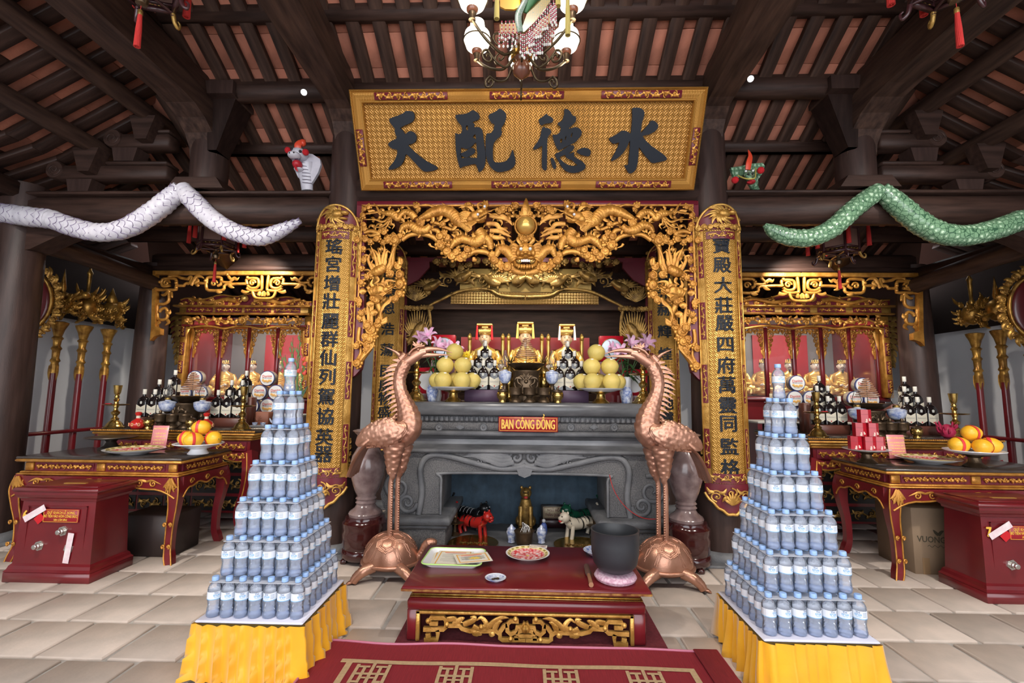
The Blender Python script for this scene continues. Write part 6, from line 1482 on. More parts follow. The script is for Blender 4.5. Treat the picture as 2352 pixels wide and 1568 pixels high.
# ================================================================ niche of the five tigers
def tiger(label, loc, rz, m, stripe, sc=1., sit=False):
    t = thing('tiger_figure', label, 'figurine', loc, rz); t.scale = (sc,sc,sc); mb = MB()
    if sit:
        C = cr([(0,.02,.05,.075),(0,.0,.13,.075),(0,-.02,.22,.06),(0,-.03,.28,.045)],5); mb.tube([c[:3] for c in C], [c[3] for c in C], 14)
        for q in (-1,1): mb.tube(cr([(q*.045,-.04,.20),(q*.05,-.065,.10),(q*.05,-.075,.015)],4), [.028,.027,.026,.024,.023,.022,.022,.022,.024], 10); mb.ball((q*.07,.01,.05), (.035,.06,.05), 10, 6); mb.ball((q*.05,-.09,.015), (.022,.03,.016), 8, 6)
        hx, hy, hz = 0, -.05, .335
    else:
        C = cr([(0,.17,.13,.05),(0,.10,.15,.062),(0,.0,.14,.058),(0,-.10,.155,.062),(0,-.15,.19,.05)],5); mb.tube([c[:3] for c in C], [c[3] for c in C], 14)
        for q in (-1,1):
            mb.tube(cr([(q*.04,-.12,.14),(q*.042,-.13,.07),(q*.042,-.14,.01)],4), .022, 8); mb.tube(cr([(q*.04,.12,.14),(q*.045,.16,.08),(q*.042,.14,.01)],4), [.034,.033,.03,.027,.024,.022,.02,.02,.02], 8)
        mb.tube(cr([(0,.2,.15),(0,.26,.17),(0,.27,.27),(0,.24,.33)],5), .013, 8); hx, hy, hz = 0, -.20, .23
    mb.ball((hx,hy,hz), (.058,.055,.055), 14, 10); mb.ball((hx,hy-.048,hz-.005), (.034,.03,.024), 10, 7); mb.ball((hx,hy-.04,hz-.045), (.026,.026,.012), 8, 6)
    for q in (-1,1): mb.ball((hx+q*.042,hy+.01,hz+.05), (.016,.010,.018), 8, 6)
    mb.build('body', m, t)
    mb = MB()
    for q in (-1,1): mb.ball((hx+q*.022,hy-.052,hz+.018), .007, 8, 6)
    for i in range(7):
        y = .15-.05*i
        if not sit: mb.tube([(.058*math.cos(a),y,.145+.062*math.sin(a)) for a in [PI*(.1+.8*k/8) for k in range(9)]], .004, 5)
    mb.build('stripes_and_eyes', stripe, t); MB().ball((hx,hy-.062,hz-.03), (.022,.014,.014), 10, 6).build('mouth', mat('tiger_mouth', (.5,.03,.03), .4), t)
    return t
def onF(u, v, z=.018): return AZ(u, v, z)
p = onF(1207,1212); tiger('gilded seated tiger in the middle of the niche', (p.x, 4.62, .05), 0, GOLDA, BLACK, .95, True)
tag(MB().box((p.x,4.62,.033), (.22,.2,.03), bev=.006).build('tiger_plinth', BLACK), 'black plinth under the gilded seated tiger', 'plinth')
tiger('black tiger figurine snarling at the left of the niche', (AY(1078,1210,4.62).x,4.66,.017), .95, BLACK, mat('grey_stripe',(.4,.4,.4),.4), .9)
tiger('red tiger figurine at the left of the niche', (AY(1086,1225,4.40).x,4.42,.017), 1.0, mat('tiger_red', (.45,.02,.015), .2), BLACK, .82)
tiger('green tiger figurine at the right of the niche', (AY(1335,1210,4.62).x,4.66,.017), -.95, mat('tiger_green', (.01,.09,.045), .25), BLACK, .9)
tiger('white tiger figurine at the right of the niche', (AY(1332,1225,4.40).x,4.42,.017), -1.0, mat('tiger_white', (.62,.54,.42), .35), BLACK, .85)
p = Vector((AY(1271,1180,4.68).x, 4.68, .018))
t = sign('small black plaque reading NGU HO THAN QUAN behind the tigers', .20, .11, (p.x, p.y, AY(1271,1177,4.68).z), [('NGŨ HỔ', .034, .022, dict(bold=.0006, sx=.85, ext=.0005)), ('THẦN QUAN', .034, -.022, dict(bold=.0006, sx=.78, ext=.0005))], mat('plaque_bronze', (.36,.30,.20), .4, .3), mat('plaque_ink', (.10,.02,.02), .5), name='plaque')
zb = t.location.z
MB().box((0,.02,0), (.235,.02,.145), bev=.004).build('frame', BLACK, t); MB().box((0,.05,-(zb-.02)/2-.03), (.26,.12,zb-.08), bev=.01).build('pedestal', mat('plaque_base', (.03,.01,.012), .3), t)
p = onF(1204,1262); ip = thing('incense_bowl', 'dark bronze incense bowl holding white joss loops in the niche', 'incense bowl', (p.x, 4.14, .018))
MB().lathe([(.05,0),(.06,.01),(.075,.05),(.078,.10),(.086,.12),(.088,.128),(.078,.128),(0,.115)], 28).build('bowl', BRONZE, ip)
mb = MB()
for i in range(7): a = i*.5-1.5; mb.tube(cr([(.02*math.cos(a),0,.11),(.03*math.cos(a)-.02,-.02,.20-.01*i),(.04*math.cos(a+.4),-.03,.17),(.05*math.cos(a+.8),-.02,.12)],5), .0022, 5)
mb.build('joss_loops', mat('white_joss', (.8,.78,.74), .7), ip)
for sx, u in ((-1,1174),(1,1244)):
    p = onF(u, 1252); place([('body', MB().lathe([(.03,0),(.034,.004),(.028,.02),(.042,.07),(.046,.09),(.036,.11)], 20).mesh('body', BW), None), ('lid', MB().lathe([(.038,.11),(.036,.12),(.014,.135),(.012,.145),(0,.155)], 20).mesh('lid', BW), None)], 'lidded_jar', 'small blue and white lidded jar %s of the incense bowl in the niche' % ('left' if sx < 0 else 'right'), 'jar', (p.x, 4.24, .018))
p = onF(1250,1240); pf = thing('porcelain_figure', 'tiny porcelain figure in blue robe beside the plaque', 'figurine', (AY(1249,1200,4.5).x, 4.5, .018))
MB().lathe([(.03,0),(.034,.03),(.028,.08),(.016,.10)], 14).build('robe', mat('blue_robe', (.08,.13,.4), .3), pf); MB().ball((0,0,.118), .018, 10, 8).build('head', WHITE, pf)
for sx, u in ((-1,1088),(1,1327)):
    p = onF(u, 1247); tr = thing('brass_tray', 'round engraved brass tray on the niche floor, %s' % ('left' if sx < 0 else 'right'), 'tray', (p.x, 4.17, .02))
    MB().lathe([(.14,0),(.20,.004),(.215,.012),(.212,.014),(.19,.008),(0,.008)], 40).build('dish', BRASS, tr)
    mb = MB(); vine(mb, -.12, .12, 0, .06, 0, .003, curls=4)
    for q in mb.v: q.y, q.z = q.z, -q.y+.0095
    mb.build('engraving', GOLDA, tr)
    u2 = 1045 if sx < 0 else 1367
    c = thing('candle_holder', 'dark turned candle holder with dish at the %s of the niche' % ('left' if sx < 0 else 'right'), 'candle holder', (AY(u2,1200,4.42).x, 4.42, .018))
    MB().lathe([(.05,0),(.05,.01),(.02,.03),(.016,.10),(.03,.108),(.085,.112),(.088,.118),(.02,.12),(.02,.15),(.026,.16),(.02,.175),(.026,.19),(.02,.205),(.026,.22),(.024,.24),(0,.235)], 20).build('holder', BRONZE, c)
o = MB(); o.tube(cr([AY(1400,1090,4.06),AY(1408,1120,4.0),AY(1425,1150,3.98),AY(1450,1175,3.96),AY(1480,1190,3.95),AY(1515,1192,3.95)],6), .0035, 6)
tag(o.build('red_wire', mat('wire_red', (.5,.03,.03), .5)), 'thin red wire hanging over the stone leg beside the crane', 'wire')
# ================================================================ side altars
TOPB = mat('dark_table_top', (.035,.028,.026), .18, col2=(.06,.045,.038), vscale=6)
def side_name(sx): return 'left' if sx < 0 else 'right'
def relief_panel(par, x0, x1, z0, z1, y, name='carved_panel', m=GOLD, bg=MAROON, r=.006, curls=None):
    c = MB().box(((x0+x1)/2, y+.004, (z0+z1)/2), (x1-x0, .008, z1-z0)).build(name, bg, par, smooth=False)
    mb = MB(); vine(mb, x0+.012, x1-.012, (z0+z1)/2, (z1-z0)*.8, y-.004, r, curls=curls); mb.build('scroll_relief', m, c)
    return c
def offering_table(sx):
    x_in, x_out = (-2.63, -3.94) if sx < 0 else (2.665, 4.0)
    cx = (x_in+x_out)/2; hw = abs(x_out-x_in)/2; Y0 = 3.60; D = .62
    t = thing('offering_table', 'maroon and gilded offering table with cabriole legs, %s side of the hall' % side_name(sx), 'table', (cx, Y0, 0))
    zt = .785
    MB().box((0, D/2, zt-.010), (hw*2, D, .02), bev=.004).build('table_top', TOPB, t)
    MB().box((0, D/2, zt-.030), (hw*2+.01, D+.01, .022), bev=.008).build('gilt_edge', GOLD, t)
    z1, z2 = zt-.042, zt-.115
    MB().box((0, D/2, (z1+z2)/2), (hw*2-.10, D-.08, z1-z2)).build('frieze', RED, t, smooth=False)
    n = 2; y = .035
    for i in range(n):
        x0 = -hw+.13+i*(hw*2-.18)/n; x1 = x0+(hw*2-.18)/n-.10
        relief_panel(t, x0, x1, z2+.012, z1-.01, y)
    for i in range(n+1):
        x = -hw+.085+i*(hw*2-.17)/n; MB().box((x, y+.002, (z1+z2)/2), (.065,.02,z1-z2-.014), bev=.004).build('gilt_block', GOLD, t)
    # inner end frieze
    e = MB().box((-sx*(hw-.045), D/2, (z1+z2)/2), (.012, D-.16, z1-z2-.014)).build('end_panel', MAROON, t, smooth=False)
    mb = MB(); vine(mb, -.2, .2, 0, .05, 0, .0055)
    for p in mb.v: p.x, p.y, p.z = -sx*(hw-.038)-sx*-.0+(-sx)*(-p.y), D/2+p.x, p.z+(z1+z2)/2
    mb.build('scroll_relief', GOLD, e)
    for k, zz_ in enumerate((z2-.004, z2-.018)): MB().box((0, D/2, zz_), (hw*2-.05+.03*k, D-.03+.03*k, .013), bev=.005).build('gilt_moulding', GOLD, t)
    za = z2-.028
    # apron: curved board with cusped lower edge, front and inner end
    def apron(L): 
        pts = [(-L,za),(L,za)]; low = []
        for i in range(25):
            s = L-2*L*i/24; q = abs(s)/L; low.append((s, za-.075-.09*max(0,(q-.72)/.28)**1.5-.012*math.cos(s/L*PI*3)))
        return pts+low
    mb = MB(); mb.prism(apron(hw-.02), -.01, .025); mb.build('apron', RED, t, smooth=False)
    mb = MB()
    A = apron(hw-.02)[2:]; mb.tube([(x,-.014,z) for x, z in A], .007, 6)
    for xx in (-hw*.62, 0, hw*.62):
        for q in (-1,1): mb.tube(spiral((xx+q*.055,-.014,za-.045), .028, 1.3, q, 0, PI/2, 14), .006, 5); lick(mb, [(xx,-.014,za-.03),(xx+q*.05,-.02,za-.02),(xx+q*.12,-.014,za-.05)], .009, 4)
    mb.build('apron_gilding', GOLD, t)
    mb = MB(); mb.prism([(y_, z_) for y_, z_ in [(D/2+a*.92, b) for a, b in apron(D/2-.02)]], -sx*(hw-.01)-.012, -sx*(hw-.01)+.012, axis='x'); mb.build('end_apron', RED, t, smooth=False)
    mb = MB(); mb.tube([(-sx*(hw+.005), D/2+a*.92, b) for a, b in apron(D/2-.02)[2:]], .007, 6)
    for q in (-1,0,1): mb.tube(spiral((0,0,0), .025, 1.3, 1, 0, 0, 14), .006, 5, T=xf((-sx*(hw+.006), D/2+q*.18, za-.045),(0,0,PI/2)))
    mb.build('end_gilding', GOLD, t)
    for ax in (-1,1):
        for ay, yy in ((-1,.04),(1,D-.05)):
            bx = ax*(hw-.055)
            P = [(bx,yy,za,.055),(bx+ax*.02,yy+ay*.014,za-.10,.056),(bx+ax*.015,yy+ay*.01,za-.22,.044),(bx-ax*.005,yy,.28,.036),(bx-ax*.008,yy,.12,.034),(bx+ax*.006,yy+ay*.01,.05,.038),(bx+ax*.02,yy+ay*.02,.0,.034)]
            C = cr(P, 6); mb = MB(); mb.tube([c[:3] for c in C], [c[3]*.78 for c in C], 4, 1, square=True); lg = mb.build('leg', RED, t)
            if ay < 0:
                mb = MB()
                for q in (-1,1): mb.tube([(c[0]+q*c[3]*.72, c[1]-c[3]*.72, c[2]) for c in C], .006, 5)
                for (z, s) in ((za-.06,.05),(.30,.03),(.14,.03)):
                    for q in (-1,1): mb.tube(spiral((bx+q*.02,yy-.055,z), s*.5, 1.4, q, 0, -PI/2, 14), .006, 5)
                for i in range(5): a = -PI*.1-PI*.8*i/4; lick(mb, [(bx,yy-.058,za-.005),(bx+.03*math.cos(a),yy-.062,za-.04+.03*math.sin(a)),(bx+.06*math.cos(a),yy-.058,za-.05+.07*math.sin(a))], .014, 4, .5)
                mb.build('leg_gilding', GOLD, lg)
    return t, zt
RA_X = {-1: (-2.50, -4.05), 1: (2.55, 4.25)}
def rear_altar(sx):
    x_in, x_out = RA_X[sx]; cx = (x_in+x_out)/2; hw = abs(x_out-x_in)/2; Y0 = 4.34; D = 1.0
    zt = AY(400, 987, 4.36).z
    t = thing('altar_table', 'tall gilded and maroon altar table behind the offering table, %s side' % side_name(sx), 'altar', (cx, Y0, 0))
    MB().box((0, D/2, zt-.012), (hw*2, D, .024), bev=.004).build('table_top', TOPB, t)
    mb = MB(); mb.tube([(-hw,-.002,zt-.008),(hw,-.002,zt-.008)], .008, 8)
    for i in range(90): mb.ball((-hw+hw*2*i/89,-.006,zt-.006), .0085, 6, 4)
    mb.build('rope_bead', GOLD, t)
    for k, (dz, gx, h) in enumerate(((.034,.0,.024),(.058,-.03,.026),(.084,-.055,.024))): MB().box((0, D/2, zt-dz), (hw*2+gx*2, D+gx*2, h), bev=.009).build('gilt_moulding', GOLD if k != 1 else GOLD2, t)
    z1 = zt-.10; MB().box((0, D/2, z1-.05), (hw*2-.16, D-.16, .10)).build('waist', RED, t, smooth=False)
    for i in range(4): x0 = -hw+.10+i*(hw*2-.2)/4; relief_panel(t, x0+.01, x0+(hw*2-.2)/4-.01, z1-.09, z1-.01, .072, m=GOLD)
    z2 = z1-.10
    mb = MB(); pts = [(-hw+.02,z2)]+[(hw-.02,z2)]+[(hw-.02-(hw*2-.04)*i/36, z2-.05-.03*abs(math.sin(i/36*PI*6))) for i in range(37)]; mb.prism(pts, .0, .03); mb.build('apron', MAROON, t, smooth=False)
    mb = MB(); vine(mb, -hw+.06, hw-.06, z2-.03, .07, -.006, .007); mb.tube([(x,-.006,z) for x, z in pts[2:]], .008, 6); mb.build('apron_gilding', GOLD, t)
    # carcass with rows of carved panels on the front and the inner end
    zb = .16
    MB().box((0, D/2+.05, (z2+zb)/2), (hw*2-.2, D-.2, z2-zb)).build('carcass', RED, t, smooth=False)
    rows = [(zb+.02,zb+.15),(zb+.18,zb+.34),(zb+.37,zb+.52)]
    for (a, b) in rows:
        for i in range(5):
            x0 = -hw+.12+i*(hw*2-.24)/5; x1 = x0+(hw*2-.24)/5-.02
            c = relief_panel(t, x0, x1, a, b, .145, m=GOLDA, bg=BLACK, r=.007, curls=2)
        for i in range(3):
            y0 = .2+i*.24; xx = -sx*(hw-.096)
            c = MB().box((xx, y0+.11, (a+b)/2), (.008,.21,b-a)).build('carved_panel', BLACK, t, smooth=False)
            mb = MB(); vine(mb, -.095, .095, 0, (b-a)*.8, -.004, .007, curls=2)
            for p in mb.v: p.x, p.y, p.z = xx+sx*p.y, y0+.11+p.x, (a+b)/2+p.z
            mb.build('scroll_relief', GOLDA, c)
    for ax in (-1,1):
        P = [(ax*(hw-.06),.05,z2,.07),(ax*(hw-.02),.0,z2-.16,.07),(ax*(hw-.08),.05,.38,.05),(ax*(hw-.13),.06,.18,.05),(ax*(hw-.07),.02,.04,.05),(ax*(hw-.05),.0,.0,.045)]
        C = cr(P, 6); mb = MB(); mb.tube([c[:3] for c in C], [c[3]*.75 for c in C], 4, 1, square=True); lg = mb.build('leg', RED, t)
        mb = MB(); mb.tube([(c[0],c[1]-c[3]*.75,c[2]) for c in C], .007, 5); mb.build('leg_gilding', GOLD, lg)
    return t, zt
GOURD = [('body', MB().lathe([(.04,0),(.05,.004),(.066,.03),(.066,.05),(.05,.075),(.025,.09),(.018,.10)], 24).mesh('body', mat('red_porcelain', (.55,.025,.02), .15, coat=.4)), None), ('neck_band', MB().lathe([(.018,.10),(.018,.125)], 16).mesh('neck_band', CREAM), None), ('stopper', MB().lathe([(.02,.124),(.028,.14),(.03,.15),(.02,.158),(0,.16)], 16).mesh('stopper', MATS['red_porcelain']), None)]
mb = MB()
for i in range(5):
    a = -PI/2+(i-2)*.8
    for k in range(7): b = 2*PI*k/7; mb.ball((.067*math.cos(a+.14*math.cos(b)), .067*math.sin(a+.14*math.cos(b)), .042+.012*math.sin(b)), .006, 6, 4)
GOURD.append(('flower_relief', mb.mesh('flower_relief', mat('peach_relief', (.75,.38,.18), .4)), 0))
def whisky_group(us, vtop, Y, side, which):
    """three rows on a stepped riser; us = x pixel of the front row's bottles"""
    z0 = RZ[side]; xs = [AY(u, 930, Y-.10).x for u in us]
    rz_ = thing('display_riser', 'brown stepped box under the %s whisky pyramid on the %s altar' % (which, side_name(side)), 'riser', (sum(xs)/3, Y, z0))
    base = .09; cxm = sum(xs)/3
    for k in range(3): MB().box(((-side*0), -.10+.10*k, (base+.105*k)/2), (.345-.02*k, .098, base+.105*k), bev=.004).build('step', mat('brown_box', (.14,.045,.03), .4), rz_)
    nm = [['left','middle','right'],['left','right'],['single']]
    rows = [[x-cxm for x in xs]]; d = xs[1]-xs[0]
    rows.append([rows[0][0]+d*.62, rows[0][1]+d*.62]) ; rows.append([rows[0][1]+d*.42])
    for k, row in enumerate(rows):
        for q, dx in enumerate(row): place(WHISKY, 'whisky_bottle', 'dark whisky bottle, %s of %s row, %s pyramid, %s side altar' % (nm[k][q], ('front','middle','back')[k], which, side_name(side)), 'bottle', (cxm+dx, Y-.10+.10*k, z0+base+.105*k), 0, 'whisky bottles on the %s side altar' % side_name(side))
RZ = {}; FZ = {}
def fixed_tins(spots, Y, side, grp, support):
    for i, (u, v, lab) in enumerate(spots):
        p = AY(u, v, Y); place(TIN, 'biscuit_tin', 'round white biscuit tin, %s, %s side altar' % (lab, side_name(side)), 'tin', (p.x, Y+(.05 if 'behind' in lab else 0), p.z), 0, grp, 1.12)
for sx in (-1,1):
    S = side_name(sx)
    t, zt = offering_table(sx); FZ[sx] = zt
    t, zr_ = rear_altar(sx); RZ[sx] = zr_
    def onR(u, Y): return Vector((AY(u, 980, Y).x, Y, RZ[sx]))
    def onT(u, v): return AZ(u, v, FZ[sx])
    L = sx < 0
    for k, u in enumerate((262,555) if L else (1878,2195)):
        place(CAND, 'candlestick', 'brass candlestick with drip pan, %s of the pair on the %s side altar' % ('left' if k == 0 else 'right', S), 'candlestick', onR(u, 4.50), 0, None, 1.0)
    q = onR(262 if L else 1878, 4.5); tag(MB().box((0,0,.004), (.05,.03,.008), bev=.002).build('red_packet', REDB, loc=(q.x+(-.05 if L else .05), q.y-.03, q.z+.229)), 'small red packet lying on the drip pan of the %s side candlestick' % S, 'packet')
    if L:
        for k, u in enumerate((316,473)): place(GOURD, 'gourd_bottle', 'red porcelain wine bottle with peach flowers, %s' % ('beside the left candlestick' if k == 0 else 'behind the mangoes'), 'bottle', onR(u, 4.44))
    for k, u in enumerate((340,438) if L else (2105,1985)): place(JAR, 'bronze_jar', 'lidded bronze jar %s the three cups on the %s side altar' % ('outside' if k == 0 else 'inside', S), 'jar', onR(u, 4.46), 0, None, 1.05)
    for k, u in enumerate((366,395,424) if L else (2018,2045,2072)): place(CUP, 'bronze_cup', 'lidded bronze cup, %s of three on the %s side altar' % (('left','middle','right')[k], S), 'cup', onR(u, 4.52), 0, None, 1.08)
    for k, u in enumerate((381,461) if L else (2062,1972)): place(OLAMP, 'oil_lamp', 'oil lamp with blue and white bowl, %s on the %s side altar' % ('left' if (k == 0) == L else 'right', S), 'oil lamp', onR(u, 4.64), 0, None, 1.45)
    whisky_group((330,354,377) if L else (2083,2108,2135), 899, 4.92, sx, 'outer')
    whisky_group((500,525,550) if L else (1876,1902,1928), 899, 4.92, sx, 'inner')
    b = onR(424 if L else 1997, 4.78)
    place(BURN, 'incense_burner', 'bronze incense burner with lotus tray on the %s side altar' % S, 'incense burner', b, 0, None, 1.5)
    place(COIL, 'incense_coil', 'spiral incense coil over the burner on the %s side altar' % S, 'incense coil', (b.x+(.05 if L else 0), b.y, b.z+.31), 0, None, 1.25)
    # shelf at the back with tins
    sh = thing('offering_shelf', 'dark shelf carrying biscuit tins before the glass cabinet, %s side' % S, 'shelf', (sx*3.45, 5.55, 0))
    sz = AY(610 if L else 1850, 951 if L else 967, 5.5).z
    MB().box((0,0,sz-.012), (1.7,.4,.024), bev=.004).build('board', mat('pale_edge', (.55,.52,.46), .5), sh)
    for q in (-1,1): MB().box((q*.82,0,(sz-.024)/2), (.05,.36,sz-.024)).build('support', RED, sh, smooth=False)
    MB().box((0,.17,sz/2), (1.6,.03,sz-.05)).build('back', BLACK, sh, smooth=False)
    if L:
        fixed_tins([(586,932,'bottom left of the right stack'),(622,932,'bottom right of the right stack'),(604,901,'middle left of the right stack'),(641,901,'middle right of the right stack'),(622,869,'topmost of the right stack')], 5.5, sx, 'tins on the left shelf', None)
        fixed_tins([(434,903,'lower left beside the incense coil'),(470,903,'lower right beside the incense coil'),(451,868,'topmost behind the incense coil')], 5.5, sx, 'tins on the left shelf', None)
        bz = AY(450,920,5.5); tag(MB().box((0,0,0), (.5,.2,bz.z-sz)).build('tin_block', RED, smooth=False, loc=(bz.x, 5.47, (bz.z+sz)/2)), 'maroon block under the three tins behind the incense coil', 'block')
        p = onR(600, 5.12); bx = thing('clay_box', 'brown carved clay box under the shelf beside the teapot', 'box', p); MB().box((0,0,.07), (.22,.14,.14), bev=.008).build('box', mat('clay_brown', (.26,.09,.05), .6), bx)
        mb = MB(); 
        for i in range(7): a = PI*i/6; lick(mb, [(0,-.074,.05),(.02*math.cos(a),-.078,.06+.02*math.sin(a)),(.05*math.cos(a),-.074,.06+.05*math.sin(a))], .006, 3)
        mb.build('leaf_relief', MATS['clay_brown'], bx)
        p = onR(607, 4.86); tr = thing('tea_tray', 'white tray with tiny blue and white cups beside the brass candlestick', 'tray', p); MB().box((0,0,.008), (.30,.16,.012), bev=.005).build('tray', mat('tray_grey', (.5,.5,.5), .3), tr)
        for i in range(2): place([('cup', MB().lathe([(.016,0),(.022,.01),(.028,.03),(.026,.03),(.0,.008)], 16).mesh('cup', BW), None)], 'tea_cup', 'tiny blue and white tea cup, %s on the tray' % ('left' if i == 0 else 'right'), 'cup', (p.x-.09+.085*i, p.y-.02, p.z+.0145))
        p = onR(640, 4.9); tp = thing('teapot', 'blue and white teapot partly behind the water bottles', 'teapot', (p.x,p.y,p.z))
        MB().lathe([(.035,0),(.055,.03),(.058,.055),(.04,.08),(.015,.088),(.012,.098),(0,.102)], 20).build('pot', BW, tp); mb = MB(); mb.tube(cr([(-.05,0,.04),(-.08,0,.05),(-.10,0,.085)],5), [.014-.0008*i for i in range(11)], 8); mb.build('spout', BW, tp)
        mb = MB(); mb.tube(cr([(.05,0,.06),(.09,0,.06),(.09,0,.03),(.05,0,.025)],5), .006, 6); mb.build('handle', BW, tp)
        g = thing('gladiolus_vase', 'gladiolus spikes with red buds behind the bottle tower top', 'flowers', onR(678, 4.95))
        MB().lathe([(.05,0),(.06,.05),(.04,.15),(.055,.22)], 18).build('vase', WHITE, g)
        rnd = random.Random(4); ob = onR(678, 4.95); GREEN = mat('stem_green', (.12,.22,.06), .5); OR = mat('gladiolus_red', (.75,.06,.03), .45)
        for i, (u, v) in enumerate(((642,800),(655,815),(672,775),(668,790),(690,760),(684,790),(700,830))):
            p = AY(u, v, 4.95)-ob; mb = MB(); mb.tube(cr([(0,0,.2),(p.x*.5,0,p.z*.55),tuple(p)],6), [.009-.0005*k for k in range(13)], 6)
            for k in range(6): f = .55+.07*k; lick(mb, [(p.x*f,-.005,p.z*f),(p.x*f+.012*(-1)**k,-.01,p.z*f+.03),(p.x*f+.018*(-1)**k,-.006,p.z*f+.055)], .009, 3)
            mb.build('flower_spike', GREEN, g)
        for (u, v) in ((695,828),(697,839),(665,838),(660,850),(683,855),(697,860)):
            p = AY(u, v, 4.93)-ob; mb = MB(); lick(mb, [p, p+Vector((.01,0,.02)), p+Vector((.03,0,.045))], .02, 4); mb.build('red_bud', OR, g)
        for i in range(6): a = -1+.4*i; mb = MB(); lick(mb, [(0,0,.15),(.05*a,-.02,.30),(.12*a,-.02,.40+.03*(i % 2))], .022, 5, .2); mb.build('leaf', LEAF, g)
    else:
        fixed_tins([(1836,948,'bottom left of the inner stack'),(1872,948,'bottom right of the inner stack'),(1853,915,'middle right of the inner stack'),(1817,915,'middle left of the inner stack'),(1822,880,'topmost of the inner stack')], 5.45, sx, 'tins on the right shelf', None)
        fixed_tins([(1960,916,'lower left behind the red boxes'),(1998,918,'lower right behind the red boxes'),(1978,885,'topmost behind the red boxes')], 5.5, sx, 'tins on the right shelf', None)
        bz = AY(1985,934,5.5); tag(MB().box((0,0,0), (.5,.2,abs(bz.z-sz)+.01)).build('tin_block', RED, smooth=False, loc=(bz.x, 5.47, (bz.z+sz)/2)), 'maroon block under the tins behind the red boxes', 'block')
        p = onR(2175, 4.5); dr = thing('dragon_fruit', 'crimson dragon fruit behind the mangoes on the right side altar', 'fruit', p); MB().lathe([(.02,.0),(.05,.02),(.062,.06),(.05,.10),(.02,.125),(0,.13)], 18).build('skin', mat('dragonfruit', (.42,.02,.07), .5), dr)
        mb = MB(); rnd = random.Random(2)
        for i in range(18): a = rnd.uniform(0,6.3); z = rnd.uniform(.03,.11); r_ = .055; lick(mb, [(r_*math.cos(a),r_*math.sin(a),z),(r_*1.3*math.cos(a),r_*1.3*math.sin(a),z+.02),(r_*1.35*math.cos(a),r_*1.35*math.sin(a),z+.05)], .012, 3, .4)
        mb.build('scales', MATS['dragonfruit'], dr)
    # ---- on the front table
    SGN = mat('pink_card', (.78,.22,.23), .3, col2=(.80,.34,.36), vscale=4)
    lines = ['BAN TỨ PHỦ CHẦU BÀ','1. CHẦU ÐỆ NHỊ','2. CHẦU ÐỆ TAM','3. CHẦU ÐỆ NHẤT','4. CHẦU ÐỆ TỨ'] if L else ['BAN NGŨ VỊ ÔNG HOÀNG','1. ÔNG HOÀNG NHẤT','2. ÔNG HOÀNG BẢY','3. ÔNG HOÀNG MƯỜI','4. ÔNG HOÀNG BƠ','5. ÔNG HOÀNG ÐÔI']
    p = onT(360 if L else 2066, 1031 if L else 1055); hgt = .20
    dy = hgt/(len(lines)+1.5)
    sg = sign('upright pink card with yellow list standing on the %s offering table' % S, .145, hgt, (p.x, p.y+.02, FZ[sx]+hgt/2+.004), [(s_, .0185 if i == 0 else .0180, hgt/2-.028-dy*i*.9-(.015 if i else 0), dict(ext=.0003, bold=.0004, sx=.66 if i == 0 else .76)) for i, s_ in enumerate(lines)], SGN, mat('card_yellow', (.95,.72,.25), .5), border=False, rot=(-.12,0,0), th=.003, name='card_sign')
    MB().box((0,.03,-hgt/2+.002), (.145,.06,.003)).build('card_foot', SGN, sg, smooth=False)
    p = onT(304 if L else 2137, 1043 if L else 1064)
    pl2 = plate('porcelain_plate', 'red patterned plate near the front edge of the %s offering table' % S, 'plate', (p.x, p.y+.02, FZ[sx]), [(a*1.55, b*1.3) for a, b in PLP], WHITE)
    red_plate_deco(pl2, 1.5)
    if L:
        p = onT(254, 1030); ps = thing('pewter_stand', 'dark pewter footed dish at the back corner of the left offering table', 'footed dish', p)
        MB().lathe([(.09,0),(.09,.01),(.05,.03),(.035,.06),(.05,.08),(.16,.09),(.19,.10),(.188,.106),(0,.10)], 32).build('dish', mat('pewter', (.12,.10,.085), .35, .8), ps)
        p = onT(455, 1042); fd = plate('footed_dish', 'white footed porcelain dish under the mangoes on the left offering table', 'dish', (p.x, p.y, FZ[sx]), [(.075,0),(.078,.006),(.06,.03),(.058,.04),(.10,.055),(.16,.075),(.185,.085),(.183,.09),(.10,.066),(0,.06)], WHITE)
        key_ring(fd, .13, .165, .0745, .0855, BW, 'blue_band')
        sp = [(-.098,-.01),(.015,-.088),(.112,.015),(.01,.0)]; mz = [.125,.122,.125,.215]
        nmz = ['at the left of the dish','at the front of the dish','at the right of the dish','topmost']
        base = Vector((p.x,p.y,FZ[sx]))
    else:
        p = onT(2240, 1072); 
        place([('foot', MB().lathe(STANDM(0,.95), 28).mesh('foot', BRONZE), None), ('plate', MB().lathe([(.10,.098),(.12,.10),(.17,.115),(.185,.124),(.183,.128),(.12,.112),(0,.108)], 36).mesh('plate', WHITE), None)], 'fruit_stand', 'footed plate of mangoes on the right offering table', 'fruit stand', p)
        sp = [(-.115,-.01),(-.015,-.088),(.108,-.02),(-.005,.0)]; mz = [.165,.162,.165,.255]; nmz = ['at the left of the plate','at the front of the plate','at the right of the plate','topmost']
        base = Vector((p.x,p.y,FZ[sx]))
    rnd = random.Random(9)
    for i, ((dx, dy_), z) in enumerate(zip(sp, mz)): place(MANGO, 'mango', 'yellow mango with red band, %s, %s offering table' % (nmz[i], S), 'mango', (base.x+dx, base.y+dy_, base.z+z), (0,.9,-.5,.25)[i], 'mangoes on the %s table' % S, 1.05)
